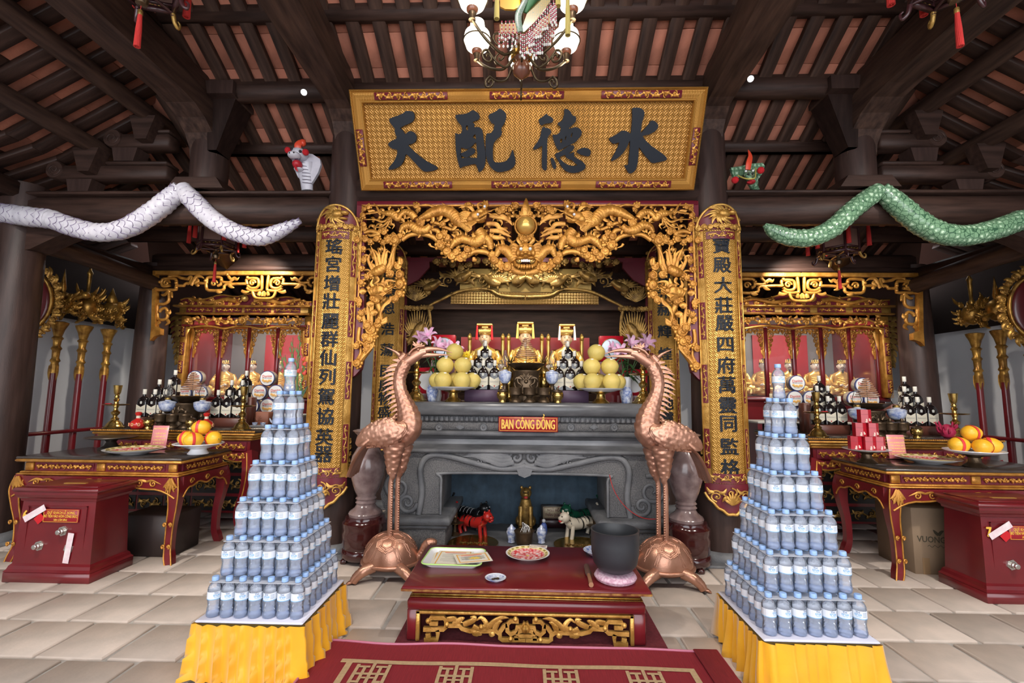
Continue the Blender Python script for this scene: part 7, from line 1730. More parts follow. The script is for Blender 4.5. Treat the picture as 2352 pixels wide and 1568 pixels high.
    if not L:
        p = onT(1992, 1062); st = place([('foot', MB().lathe(STANDM(0,.9), 28).mesh('foot', BRONZE), None), ('plate', MB().lathe([(.10,.092),(.12,.095),(.16,.105),(.165,.109),(.12,.104),(0,.102)], 36).mesh('plate', WHITE), None)], 'gift_stand', 'footed plate carrying stacked red gift boxes on the right offering table', 'stand', p)
        GR = mat('gift_carton', (.42,.01,.022), .25, coat=.3)
        hexb = [(.047*math.cos(PI/6+PI/3*i), .047*math.sin(PI/6+PI/3*i)) for i in range(6)]
        mb = MB(); mb.prism(hexb, 0, .105, axis='z'); m1 = mb.mesh('carton', GR, smooth=False); mb = MB(); mb.prism([(x*1.01,y*1.01) for x,y in hexb], .066, .0675, axis='z'); m2 = mb.mesh('lid_seam', mat('dark_seam', (.15,.004,.008), .4), smooth=False)
        mb = MB()
        for i in range(6): mb.ball((.012*math.cos(i),-.042,.02+.010*math.sin(i*1.7)), (.010,.002,.008), 8, 5)
        m3 = mb.mesh('flower_print', mat('flower_pale', (.72,.52,.45), .5))
        HB = [('carton', m1, None), ('lid_seam', m2, None), ('flower_print', m3, None)]
        lb = [('bottom left',-.088,0,0),('bottom middle',0,-.03,0),('bottom right',.084,-.02,0),('middle left',-.045,0,1),('middle right',.045,-.01,1),('topmost',.0,0,2)]
        for (nm, dx, dy_, k) in lb: place(HB, 'hexagonal_gift_box', 'red hexagonal gift box, %s of the stack on the right table' % nm, 'gift box', (p.x+dx, p.y+dy_, p.z+.1095*0+.104+.1062*k), .15*dx*10, 'red gift boxes on the right table', 1.0)
# ================================================================ donation boxes
def donation(sx, num):
    S = side_name(sx)
    xi, xo = (-2.93, -3.54) if sx < 0 else (2.97, 3.58); cx = (xi+xo)/2; hw = .305; Y0 = 3.235; D = .36
    t = thing('donation_box', 'dark red wooden donation box numbered %s on the floor, %s side' % (num, S), 'donation box', (cx, Y0, 0))
    MB().box((0,D/2,.035), (hw*2,D,.07), bev=.006).build('plinth', RED, t)
    mb = MB(); vs = []
    def ring(h, i): return [(-hw+i,i,h),(hw-i,i,h),(hw-i,D-i,h),(-hw+i,D-i,h)]
    P = [(.07,.0),(.085,.012),(.105,.018),(.118,.03),(.125,.03),(.53,.045),(.535,.035),(.55,.032),(.56,.02),(.58,.01),(.60,.01)]
    for h, i in P: vs += ring(h, i)
    fs = []
    for k in range(len(P)-1):
        for j in range(4): j2 = (j+1) % 4; fs.append((4*k+j,4*k+j2,4*k+4+j2,4*k+4+j))
    fs.append(tuple(range(4))); fs.append(tuple(range(4*(len(P)-1),4*len(P))))
    mb.add(vs, fs).build('body', RED, t, smooth=False)
    MB().box((0,D/2,.612), (hw*2-.0,D,.028), bev=.008).build('lid', RED, t); MB().box((0,D/2,.629), (hw*2-.09,D-.09,.008), bev=.003).build('lid_panel', RED, t)
    MB().box((0,D*.42,.634), (.16,.022,.003)).build('slot', mat('slot_brass', (.75,.5,.12), .3, .6), t, smooth=False)
    fy = .036
    mb = MB()
    for (a, b, c, d) in ((-.21,-.205,.14,.50),(.205,.21,.14,.50),(-.21,.21,.14,.144),(-.21,.21,.496,.50)): mb.box(((a+b)/2,fy+.003,(c+d)/2),(b-a,.012,d-c))
    mb.build('door_bead', RED, t, smooth=False)
    sgp = thing('notice', 'yellow on red notice plate', None, (0,0,0)); 
    for k in ('label','category'):
        if k in sgp: del sgp[k]
    sgp.parent = t; sgp.location = (.03, fy-.004, .435)
    MB().box((0,.003,0),(.255,.006,.09),bev=.002).build('plate', SIGNRED, sgp)
    mb = MB()
    for (a, c, w_, h) in ((0,.040,.243,.002),(0,-.040,.243,.002),(.121,0,.002,.08),(-.121,0,.002,.08)): mb.box((a,-.001,c),(w_,.002,h))
    mb.build('border_line', YEL, sgp, smooth=False)
    for (s_, z, sz, k) in (('QUÝ KHÁCH LỄ XONG',.021,.026,.72),('BỎ TIỀN VÀO HÒM CÔNG ÐỨC',-.003,.0245,.66),('XIN CẢM ƠN!',-.027,.018,.85)): text(s_, sz, YEL, sgp, (0,-.001,z), ext=.0004, bold=.0005, sx=k)
    text(num, .085, YEL, t, (-.225, fy-.003, .435), name='number', ext=.001, bold=.003, sx=.8)
    STEEL = mat('steel', (.62,.60,.56), .25, .9)
    for (x, z, b) in ((.055,.335,1),(-.10,.235,0),(.11,.22,2)):
        lk = MB().prism([(.034*math.cos(PI/3*i+.3),.034*math.sin(PI/3*i+.3)) for i in range(6)], -.008, .006).build('lock_nut', STEEL, t, smooth=False, loc=(x,fy,z))
        if b < 2: MB().lathe([(.021,0),(.021,.02),(.016,.024),(.016,.036),(.012,.038),(0,.036)], 18, T=xf((0,-.006,0),(PI/2,0,0))).build('lock_barrel', STEEL, lk)
    NP = mat('seal_paper', (.80,.74,.74), .6, col2=(.72,.50,.55), vscale=28)
    MB().box((0,0,0),(.165,.0015,.042)).build('paper_seal', NP, t, smooth=False, loc=(-.155,fy-.008,.45), rot=(0,-.55,0)); MB().box((0,0,0),(.042,.0015,.20)).build('paper_seal', NP, t, smooth=False, loc=(.115,fy-.012,.225), rot=(0,.1,0))
    MB().box((0,0,0),(.06,.0015,.05)).build('red_tape', REDB, t, smooth=False, loc=(-.12,fy-.005,.415), rot=(0,-.75,0))
    return t
donation(-1, '6'); donation(1, '7')
p = AZ(345,1275,0); tag(MB().box((0,0,.16), (.42,.32,.32), bev=.008).build('dark_crate', mat('crate_dark', (.03,.018,.016), .5), loc=(-2.98, 3.92, 0)), 'dark wooden crate on the floor behind the donation box numbered 6', 'crate')
KR = mat('cardboard', (.25,.17,.105), .8, var=.12, vscale=6)
cb = thing('cardboard_box', 'brown cardboard tea carton under the right offering table', 'carton', (3.10, 3.72, 0), -.06)
MB().box((0,.2,.24), (.36,.4,.48), bev=.004).build('carton', KR, cb)
INK = mat('carton_ink', (.06,.05,.03), .7)
text('VUONGTRÀ', .062, INK, cb, (.0,-.002,.25), rot=(0,.03,0), ext=.0003, sx=.88, bold=.0008)
mb = MB(); mb.tube(cr([(-.08+.012*i,-.0015,.205+.008*math.sin(i*1.9)) for i in range(14)],4), .0016, 4); mb.build('script_line', INK, cb)
mb = MB(); lick(mb, [(0,-.002,.285),(-.02,-.002,.305),(-.035,-.002,.325)], .012, 4, .1); lick(mb, [(0,-.002,.285),(.02,-.002,.31),(.04,-.002,.318)], .012, 4, .1); mb.build('leaf_logo', INK, cb)
for x in (-.1,.1): MB().box((x,-.001,.06),(.05,.002,.12)).build('tape', mat('brown_tape', (.24,.15,.08), .3), cb, smooth=False)
# ================================================================ gilded glass cabinets with deities
GLASS = clear_mat('cabinet_glass', (.96,.96,.97), (.8,.8,.85), .03, .04, 1.45)
def cabinet(sx, u0, u1, panes, uc):
    S = side_name(sx); Y = 6.0
    x0, x1 = AY(u0, 800, Y).x, AY(u1, 800, Y).x; cx = AY(uc, 800, Y).x; hw = (x1-x0)/2
    cx = (x0+x1)/2
    Z = lambda v: AY(uc, v, Y).z
    t = thing('shrine_cabinet', 'gilded glazed shrine cabinet with golden deities, %s side of the hall' % S, 'cabinet', (cx, Y, 0))
    D = .85; zb = Z(912); zg = Z(785)
    MB().box((0,D/2,(zb-.05)/2), (hw*2+.12,D,zb-.05)).build('base', RED, t, smooth=False)
    MB().box((0,D/2,zb-.025), (hw*2+.2,D+.1,.05), bev=.01).build('sill', RED, t)
    z_t = Z(752); zc = Z(737); zcr = Z(722)
    for q in (-1,1): MB().box((q*(hw+.05),D/2,(zb+zcr)/2), (.10,D,zcr-zb)).build('side', RED, t, smooth=False)
    MB().box((0,D,(zb+zcr)/2), (hw*2+.1,.03,zcr-zb)).build('back', mat('cabinet_lining', (.16,.155,.165), .5), t, smooth=False)
    MB().box((0,D/2,zcr), (hw*2+.1,D,.02)).build('roof_board', RED, t, smooth=False)
    pw = hw*2/panes
    for i in range(panes+1): MB().box((-hw+i*pw,0,(zb+z_t)/2), (.045,.05,z_t-zb), bev=.006).build('mullion', RED, t)
    for i in range(panes):
        xc = -hw+(i+.5)*pw
        MB().box((xc,.012,(zb+z_t)/2), (pw-.045,.004,z_t-zb)).build('pane', GLASS, t, smooth=False)
        mb = MB(); w2 = pw/2-.022
        mb.box((xc,-.006,z_t-.012), (pw-.03,.02,.024)); vine(mb, xc-w2, xc+w2, z_t-.055, .075, -.01, .009, curls=4)
        for q in (-1,1):
            mb.box((xc+q*(w2-.006),-.006,z_t-.20), (.018,.016,.40))
            for k, (dz, r_) in enumerate(((.10,.040),(.17,.034),(.23,.026),(.28,.018))): mb.tube(spiral((xc+q*(w2-r_*1.1),-.01,z_t-dz), r_, 1.5, q, 0, PI/2, 14), .008, 5); mb.ball((xc+q*(w2-r_*.6),-.008,z_t-dz-.02), .014, 6, 4)
            lick(mb, [(xc+q*(w2-.02),-.008,z_t-.27),(xc+q*(w2-.03),-.008,z_t-.32),(xc+q*(w2-.004),-.008,z_t-.38)], .014, 4)
        mb.build('fretwork_corner', GOLD, t)
    # openwork band, cornice with cartouches, crest
    zo = Z(735); z1 = Z(728); z2 = Z(714); z3 = Z(709)
    H1 = .17
    MB().box((0,-.10,z_t+.005), (hw*2+.1,.10,.02)).build('rail', RED, t, smooth=False)
    mb = MB(); zmid = (z_t+Z(729))/2; hb = Z(729)-z_t
    vine(mb, -hw-.02, hw+.02, zmid, hb*.95, -.16, .012, curls=int(hw*2/.16)); 
    rnd = random.Random(6)
    for i in range(34): x = -hw+hw*2*i/33; a = rnd.uniform(0,6.3); c0 = (x,-.165,zmid+rnd.uniform(-.3,.3)*hb); lick(mb, [c0,(x+.03*math.cos(a),-.18,c0[2]+.03*math.sin(a)),(x+.07*math.cos(a+.5),-.165,c0[2]+.06*math.sin(a+.5))], .016, 4, .6)
    for k in range(14): a = 2*PI*k/14; lick(mb, [(0,-.17,zmid),(.03*math.cos(a),-.20,zmid+.03*math.sin(a)),(.062*math.cos(a),-.18,zmid+.062*math.sin(a))], .014, 3)
    mb.tube(cr([(-hw+.02+ (hw*2-.04)*i/12,-.16,z_t-.02+.035*abs(math.sin(i*PI/4))-.02) for i in range(13)],3), .014, 6)
    mb.build('openwork_band', GOLD, t)
    zk = Z(728); hk = Z(709)-zk
    MB().box((0,-.06,zk+.012), (hw*2+.22,.30,.024), bev=.008).build('gilt_moulding', GOLD, t); MB().box((0,-.05,zk+hk/2), (hw*2+.16,.26,hk), bev=.01).build('cornice', GOLD2, t); MB().box((0,-.07,zk+hk-.004), (hw*2+.26,.34,.024), bev=.008).build('gilt_moulding', GOLD, t)
    for i in range(4):
        x = -hw+hw*2*(i+.5)/4; relief_panel(t, x-.17, x+.17, zk+.03, zk+hk-.02, -.188, 'cartouche', GOLD, MAROON, .006, 4)
    zp = zk+hk+.008; hp = Z(681)-zp
    mb = MB(); pts = [(-hw-.1,zp),(hw+.1,zp)]+[(x_, zp+hp*(.45+.55*(1-abs(x_)/(hw+.1))**.8)+.02*math.sin(x_*14)) for x_ in [hw+.1-(hw*2+.2)*i/30 for i in range(31)]]
    mb.prism(pts, -.14, -.10); cb_ = mb.build('crest_board', MAROON, t, smooth=False)
    mb = MB()
    for q in (-1,1):
        P = [(q*(.12+.12*i), zp+hp*(.42+.16*math.sin(i*1.6))-.0*i, .03-.002*i) for i in range(8) if .12+.12*i < hw+.05]
        C = cr([(a,-.15,b,c) for a, b, c in P], 6); mb.tube([c[:3] for c in C], [c[3] for c in C], 10, .7, scale_h=.15, nsc=6, srow=.03)
        for i in range(22): x = q*(.08+(hw-.02)*rnd.random()); z = zp+hp*rnd.uniform(.1,.6); a = rnd.uniform(0,6.3); lick(mb, [(x,-.145,z),(x+.03*math.cos(a),-.16,z+.03*math.sin(a)),(x+.06*math.cos(a+.6),-.15,z+.05*math.sin(a+.6))], .015, 4, .6)
        for i in range(8): puff(mb, (q*(.1+i*(hw-.05)/7),-.14,zp+.03), .03, q, i)
    mb.tube([(x_,-.14,z_) for x_, z_ in pts[2:]], .012, 6); mb.build('crest_dragons', GOLD, t)
    MB().ball((0,-.17,zp+hp*.62), .045, 16, 12).build('crest_pearl', GOLDS, t)
    # flanking carved posts and outward wings
    for q in (-1,1):
        relief = MB(); xx = q*(hw+.05)
        MB().box((xx,-.06,(zb+zk)/2), (.09,.10,zk-zb), bev=.01).build('post', GOLD, t)
        for k in range(4): 
            za_ = zb+.05+k*(zk-zb-.1)/4; c = MB().box((xx,-.114,za_+.09), (.055,.008,.16), bev=.003).build('cartouche', MAROON, t)
            mb = MB(); vine(mb, -.07, .07, 0, .045, 0, .005, curls=3)
            for p in mb.v: p.x, p.y, p.z = p.z+xx, p.y-.12, p.x+za_+.09
            mb.build('scroll_relief', GOLD, c)
        mb = MB()
        for k in range(9): z = zk-.02-k*.07; w3 = .17*(1-k/10)+.03; lick(mb, [(xx+q*.05,-.06,z),(xx+q*(.05+w3*.6),-.07,z-.01),(xx+q*(.05+w3),-.06,z-.07)], .030, 4, .4); puff(mb, (xx+q*(.06+w3*.4),-.06,z-.03), .026, q, k)
        mb.build('wing_carving', GOLDA, t)
        mb = MB(); mb.prism([(xx+q*.04,zk),(xx+q*.26,zk-.02),(xx+q*.20,zk-.25),(xx+q*.12,zk-.5),(xx+q*.04,zk-.62)], -.04, -.02); mb.build('wing_board', MAROON, t, smooth=False)
        for k in range(8):
            pass
        mb = MB()
        for k in range(8): a = .2+k*.2; lick(mb, [(q*(hw-.0),-.03,z_t-.02),(q*(hw-.02)-q*.02*math.cos(a),-.05,z_t-.06-.04*k*.5),(q*(hw-.03)-q*.03*math.cos(a*2),-.04,z_t-.12-.045*k*.6)], .018, 4, .5)
        mb.build('corner_phoenix', GOLD, t)
    # deities inside
    MB().box((.1,D-.03,(zb+z_t)/2), (hw*.9,.02,z_t-zb)).build('crimson_drape', mat('crimson_cloth', (.33,.012,.025), .6), t, smooth=False)
    n = panes; kinds = [ST_GOLD, ST_GOLD, ST_BEARD, ST_GOLD, ST_BEARD] if sx > 0 else [ST_GOLD, ST_GOLD, ST_BEARD, ST_GOLD]
    MB().box((0,D*.5,zb+.0), (hw*2,D*.8,.02)).build('inner_shelf', RED, t, smooth=False)
    ow = ['first','second','third','fourth','fifth']
    for i in range(n):
        xw = cx-hw+(i+.5)*pw+.04*(-1)**i*0
        place(kinds[i], 'deity_statue', 'seated golden deity, %s from the left in the %s glass cabinet' % (ow[i], S), 'statue', (xw, Y+.42, zb+.012), -sx*.35, 'deities in the %s cabinet' % S, 1.14)
    nsg = sign('beige name plate at the foot of the %s cabinet' % S, .22, .12, (cx+(.18 if sx < 0 else -.45), Y-.13, zb-.02), [('CU', .04, .025, dict(ext=.0004, bold=.001)), ('ÐE', .04, -.025, dict(ext=.0004, bold=.001))] if sx < 0 else [], mat('beige_plate', (.50,.42,.26), .4), SIGNRED, border=False, name='name_plate')
    # warm area light inside the cabinet head, brightens the deities
    a = bpy.data.lights.new('cabinet_area_light', 'AREA'); a.shape = 'RECTANGLE'; a.size = hw*1.7; a.size_y = .05; a.energy = 22; a.color = (1,.86,.66)
    o = bpy.data.objects.new('cabinet_area_light', a); COL.objects.link(o); o.location = (cx, Y+.12, zcr-.03); o.rotation_euler = (.35,0,0)
cabinet(-1, 441, 704, 4, 571); cabinet(1, 1695, 2013, 5, 1855)
# ================================================================ gilded fret valances between the rear columns
VY = 5.42
def fv(x, y, d=0): p = AY(350+x/3.632, 620+y/3.632, VY); return (p.x, d, p.z)
FRET = [[(25,165),(180,165),(200,150),(200,90),(180,72),(100,72),(80,92),(80,120),(100,138),(150,128)],[(140,72),(145,50),(210,50),(235,65),(300,78)],[(200,130),(265,130),(285,110),(450,110)],[(452,112),(455,75),(475,60),(560,60),(577,80),(572,118),(545,132)],[(448,105),(450,145),(470,170),(575,170),(600,150),(617,120),(790,115)],[(577,100),(640,105),(660,85),(640,62),(630,30)],[(792,120),(785,85),(805,70),(870,70),(887,90),(887,130),(862,150),(820,150),(795,130)],[(915,35),(915,150),(900,170),(820,172),(790,150)],[(838,172),(845,210),(870,235),(937,238)],[(140,165),(140,230),(130,265),(95,285),(60,285),(42,305),(42,390),(60,415),(105,412),(125,390),(125,340),(105,318),(75,330),(60,350)]]
FLK = [[(300,80),(330,60),(320,100),(300,130)],[(330,130),(370,60),(410,55),(440,75)],[(360,110),(385,90),(370,70)],[(660,90),(690,70),(710,80),(730,60)],[(640,120),(660,140),(690,150)],[(375,115),(385,130),(400,130)],[(750,175),(780,185),(815,180)],[(890,215),(900,190),(910,180)],[(925,220),(925,195),(940,175)],[(140,180),(105,210),(75,205)],[(130,415),(140,440),(110,465)],[(70,430),(50,450),(35,475)],[(120,350),(150,360),(155,330)],[(160,185),(165,215),(175,235)],[(540,170),(560,185),(590,185)]]
for sx in (-1,1):
    off = 0 if sx < 0 else .08
    t = thing('fret_valance', 'gilded openwork fret valance under the rear beam, %s side' % side_name(sx), 'carved valance', (off, VY, 0))
    c = fv(937,140)[0]
    def parts(nm, mb, m, full=True):
        me = mb.mesh(nm, m); mm = mirror_mesh(me); mm2 = mm.copy(); mm2.transform(Matrix.Translation((2*c,0,0)))
        for k in (me, mm2):
            link(nm, k if sx < 0 else mirror_mesh(k), t)
    mb = MB()
    for P in FRET: mb.tube(cr([fv(x,y) for x, y in P], 2), .0185, 8, .95)
    parts('fret', mb, GOLD)
    mb = MB()
    for P in FLK: lick(mb, [fv(x,y,-.012) for x, y in P], .022, 5, .6)
    for (x, y) in ((68,102),(205,110),(448,92),(632,40),(800,65),(205,150),(580,85)): mb.ball(fv(x,y,-.012), .02, 8, 6)
    for (x, y) in ((515,112),(835,108),(120,108)): mb.tube(spiral(fv(x,y,-.004), 30*VY/F_PX/3.632, 1.3, 1, 0, 0, 16), .013, 6)
    parts('leaf_carving', mb, GOLD)
    mb = MB(); z0 = fv(0,8)[2]; z1 = fv(0,42)[2]; xa = fv(18,0)[0]
    mb.box(((xa+c)/2,.0,(z0+z1)/2), (c-xa,.05,z0-z1), bev=.006); mb.prism([(fv(x,y)[0], fv(x,y)[2]) for x, y in ((18,10),(42,10),(40,470),(82,490),(80,540),(30,555),(-5,590),(5,480))], -.03, .03); parts('frame', mb, GOLD)
# ================================================================ ritual staffs in racks along the side walls
POLEG = mat('staff_gold', (.62,.34,.07), .34, .65, col2=(.22,.10,.02), vscale=20, bump=.2, bscale=70)
def staff(x, y, label, kind):
    t = thing('ritual_staff', label, 'staff', (x, y, 0))
    zt_, zg = 2.10, 1.55
    MB().lathe([(.03,.05),(.033,.1),(.030,zg)], 14).build('shaft', RED, t)
    MB().lathe([(.033,zg-.08),(.036,zg),(.030,zg+.03),(.044,zg+.05),(.030,zg+.08),(.034,zg+.16),(.046,zg+.18),(.03,zg+.21),(.036,zg+.27),(.05,zg+.29),(.034,zg+.31),(.05,zg+.38),(.075,zg+.44),(.08,zg+.46),(.05,zg+.47)], 14, flute=.04, fn=7).build('gilded_socket', POLEG, t)
    mb = MB()
    for i in range(3): a = 2*PI*i/3; lick(mb, [(.032*math.cos(a),.032*math.sin(a),zg),(.036*math.cos(a),.036*math.sin(a),zg-.08),(.030*math.cos(a),.030*math.sin(a),zg-.16)], .018, 4, .4)
    mb.build('leaf_collar', POLEG, t)
    mb = MB(); rnd = random.Random(int(y*100)); zc = zt_+.13
    mb.ball((0,0,zc), (.10,.09,.12), 14, 10)
    for i in range(26):
        a = rnd.uniform(0,6.3); b = rnd.uniform(-1,1); c = Vector((.10*math.cos(a)*(1-abs(b)*.4), .11*math.sin(a), zc+.13*b)); puff(mb, c, rnd.uniform(.03,.05), 1 if i % 2 else -1, i)
        d = Vector((math.cos(a),math.sin(a)*.7,b)); lick(mb, [c, c+d*.05, c+d*.09+Vector((0,0,.03))], .020, 3, .7)
    mb.build('dragon_head', POLEG, t)
    mb = MB()
    if kind == 0: mb.lathe([(.02,zt_+.24),(.03,zt_+.27),(.016,zt_+.30),(.022,zt_+.5),(.03,zt_+.52),(.012,zt_+.56),(0,zt_+.62)], 10)
    elif kind == 1: mb.tube([(-.2,-.06,zt_+.02),(.2,.06,zt_+.22)], .022, 8); mb.ball((.2,.06,zt_+.22), .04, 8, 6); mb.lathe([(.02,zt_+.24),(.03,zt_+.28),(0,zt_+.5)], 8)
    else: mb.lathe([(.03,zt_+.2),(.06,zt_+.26),(.03,zt_+.34),(.0,zt_+.42)], 10)
    mb.build('emblem', POLEG, t)
for sx in (-1,1):
    S = side_name(sx); X = 4.98
    for i, u in enumerate((104,166,226) if sx < 0 else (2210,2265,2325)):
        y = X/abs((u-1205)/F_PX)*.992; od = ('nearest','middle','farthest') if sx < 0 else ('farthest','middle','nearest')
        staff(sx*X, y, 'gilded ritual staff with carved head, %s in the rack by the %s wall' % (od[i], S), (1,0,2)[i] if sx < 0 else (0,1,2)[i])
    r = thing('staff_rack', 'dark red wooden rack holding the ritual staffs, %s side' % S, 'rack', (sx*X, 5.0, 0))
    z = AY(120 if sx < 0 else 2300, 992 if sx < 0 else 1010, 4.9).z
    MB().box((0,.0,z), (.10,2.0,.035), bev=.006).build('rail', RED, r); MB().box((0,0,.06), (.2,2.0,.12), bev=.01).build('foot_rail', RED, r)
    for q in (-.95,.95): MB().box((0,q,z/2), (.06,.06,z)).build('post', RED, r, smooth=False)
    # carved oval shield at the head of the rack
    u, v = (88, 690) if sx < 0 else (2352, 705)
    p = AY(u, v, 4.55)
    f = thing('carved_shield', 'oval red shield with gilded scroll rim standing at the near end of the %s rack' % S, 'shield', (p.x+sx*.16, 4.55, 0), -sx*.5)
    mb = MB(); mb.ball((0,0,p.z), (.20,.02,.30), 24, 14); mb.build('face', RED, f)
    mb = MB(); mb.tube([(.22*math.cos(a),-.01,p.z+.32*math.sin(a)) for a in [2*PI*i/40 for i in range(41)]], .018, 8)
    for i in range(26): a = 2*PI*i/26; c = (.27*math.cos(a),-.0,p.z+.38*math.sin(a)); puff(mb, c, .035, 1 if i % 2 else -1, a)
    for i in range(26): a = 2*PI*(i+.5)/26; lick(mb, [(.25*math.cos(a),0,p.z+.35*math.sin(a)),(.30*math.cos(a+.05),-.01,p.z+.41*math.sin(a+.05)),(.31*math.cos(a+.15),0,p.z+.45*math.sin(a+.15))], .02, 4, .5)
    mb.build('rim', POLEG, f); MB().lathe([(.03,0),(.03,p.z-.3)], 12).build('shaft', RED, f)
# ================================================================ hanging things
def scale_mat(name, base, line, scale, rough=.3, line_w=.08, spots=None):
    m = bpy.data.materials.new(name); m.use_nodes = True; N = m.node_tree.nodes; L = m.node_tree.links; b = N['Principled BSDF']; MATS[name] = m
    t = N.new('ShaderNodeTexCoord'); v = N.new('ShaderNodeTexVoronoi'); v.feature = 'DISTANCE_TO_EDGE'; v.inputs['Scale'].default_value = scale; v.inputs['Randomness'].default_value = .55
    L.new(t.outputs['Object'], v.inputs['Vector']); r = N.new('ShaderNodeValToRGB'); r.color_ramp.elements[0].position = line_w*.5; r.color_ramp.elements[1].position = line_w
    r.color_ramp.elements[0].color = (*line,1); r.color_ramp.elements[1].color = (*base,1); L.new(v.outputs['Distance'], r.inputs['Fac'])
    if spots: e = r.color_ramp.elements.new(line_w+.22); e.color = (*base,1); e = r.color_ramp.elements.new(line_w+.28); e.color = (*spots,1)
    L.new(r.outputs['Color'], b.inputs['Base Color']); b.inputs['Roughness'].default_value = rough; return m
WSN = mat('white_snake_skin', (.62,.60,.65), .3, col2=(.50,.485,.55), vscale=18)
SLN = mat('snake_line', (.20,.15,.27), .5)
GSN = scale_mat('green_snake_skin', (.15,.27,.16), (.035,.09,.05), 26, .2, .06, (.45,.60,.44))
POMP = mat('red_pompom', (.62,.012,.02), .9, bump=.8, bscale=300); SB = mat('snake_mouth', (.45,.02,.03), .4)
def snake(pxs, sx, m, label, head):
    t = thing('paper_snake', label, 'snake', AY(*pxs[0][0][:2], 3.8))
    org = t.location.copy()
    segs = pxs
    for s in segs:
        C = cr([tuple(AY(p[0], p[1], 3.84))+(p[2]*3.84/F_PX,) for p in s], 14)
        rr = [c[3]*(1+.03*math.sin(i*1.9)+.015*math.sin(i*.7)) for i, c in enumerate(C)]
        mb = MB(); mb.tube([Vector(c[:3])-org for c in C], rr, 32, 1, scale_h=.07, nsc=8, srow=.06); bd = mb.build('body', m, t)
        if m is WSN:      # painted scale outlines
            ln = MB(); acc = 0; row = 0; n = len(C); q = 8
            for i in range(2, n-2):
                acc += (Vector(C[i][:3])-Vector(C[i-1][:3])).length
                if acc < .045: continue
                acc = 0; row += 1; tt = (Vector(C[i+1][:3])-Vector(C[i-1][:3])).normalized(); sd = tt.cross(Vector((0,-1,0))).normalized(); bb = sd.cross(tt); r = rr[i]*1.045; cc = Vector(C[i][:3])-org
                for k in range(q):
                    a0 = 2*PI*(k+.5*(row % 2))/q
                    if math.sin(a0)*bb.y > .35: continue
                    P = []
                    for e in range(5): f = -1+e*.5; a = a0+f*PI/q; P.append(cc+tt*(.030*(1-f*f))+(sd*math.cos(a)+bb*math.sin(a))*r)
                    ln.tube(P, .0022, 4, cap=False)
            ln.build('scale_print', SLN, bd, fixn=False)
    head(t, org)
def wh(x, y, d=0, Y=3.93): p = AY(660+x/13.07, 320+y/13.07, Y); return Vector((p.x, Y+d, p.z))
SW = 3.93/F_PX/13.07
def white_head(t, o):
    W = lambda x, y, d=0: wh(x,y,d)-o
    mb = MB(); C = cr([tuple(W(535,1480,.04))+(180*SW,), tuple(W(530,1200,.03))+(205*SW,), tuple(W(520,950,.02))+(260*SW,), tuple(W(500,720,.0))+(290*SW,)], 6); mb.tube([c[:3] for c in C], [c[3] for c in C], 16, .7); mb.build('neck', WSN, t)
    mb = MB(); poly(mb, [[(W(x,y)[0], W(x,y)[2]) for x,y in ((140,300),(500,420),(760,450),(980,590),(1010,760),(930,1000),(820,1180),(730,1320),(700,1000),(640,700),(350,900),(330,1150),(240,950),(160,700))]], W(0,0)[1]-.005, W(0,0)[1]+.025); mb.build('hood', WSN, t)
    mb = MB(); mb.ball(W(400,520,-.03), (270*SW,.08,210*SW), 18, 12); mb.ball(W(360,640,-.09), (200*SW,.06,110*SW), 14, 10); mb.ball(W(400,960,-.03), (150*SW,.05,70*SW), 12, 8); mb.build('head', WSN, t)
    mb = MB(); mb.ball(W(400,850,-.06), (150*SW,.05,130*SW), 14, 10); lick(mb, [W(400,950,-.10), W(440,1050,-.11), W(500,1140,-.11)], .012, 4, .5); mb.build('mouth', SB, t)
    mb = MB(); lick(mb, [W(430,430,-.06), W(430,300,-.07), W(520,150,-.05), W(600,70,-.03)], .03, 6, .8); mb.ball(W(520,180,-.04), (110*SW,.03,120*SW), 12, 8); mb.build('comb', mat('orange_red', (.70,.07,.03), .35), t)
    for (x, y) in ((170,480),(690,540)): MB().ball((0,0,0), 100*SW, 16, 12).build('pompom', POMP, t, loc=W(x,y,-.09))
    mb = MB()
    for (x, y) in ((300,470),(545,530)): mb.ball(W(x,y,-.10), 45*SW, 10, 8)
    for (x, y) in ((310,650),(430,640)): mb.ball(W(x,y,-.145), 26*SW, 8, 6)
    mb.build('eyes_and_nostrils', BLACK, t)
    mb = MB()
    for i in range(7): mb.tube([W(520-i*8,780+90*i,-.055+.006*i), W(610,775+90*i,-.045+.006*i), W(700,760+90*i,-.02+.006*i)], .0025, 5)
    for i in range(6): mb.box(W(290+48*i,760,-.10), (30*SW,.006,40*SW), bev=.001)
    mb.build('throat_bands', mat('dark_line', (.06,.04,.08), .5), t)
def gh(x, y, d=0, Y=3.93): p = AY(1660+x/15.68, 350+y/15.68, Y); return Vector((p.x, Y+d, p.z))
SG = 3.93/F_PX/15.68
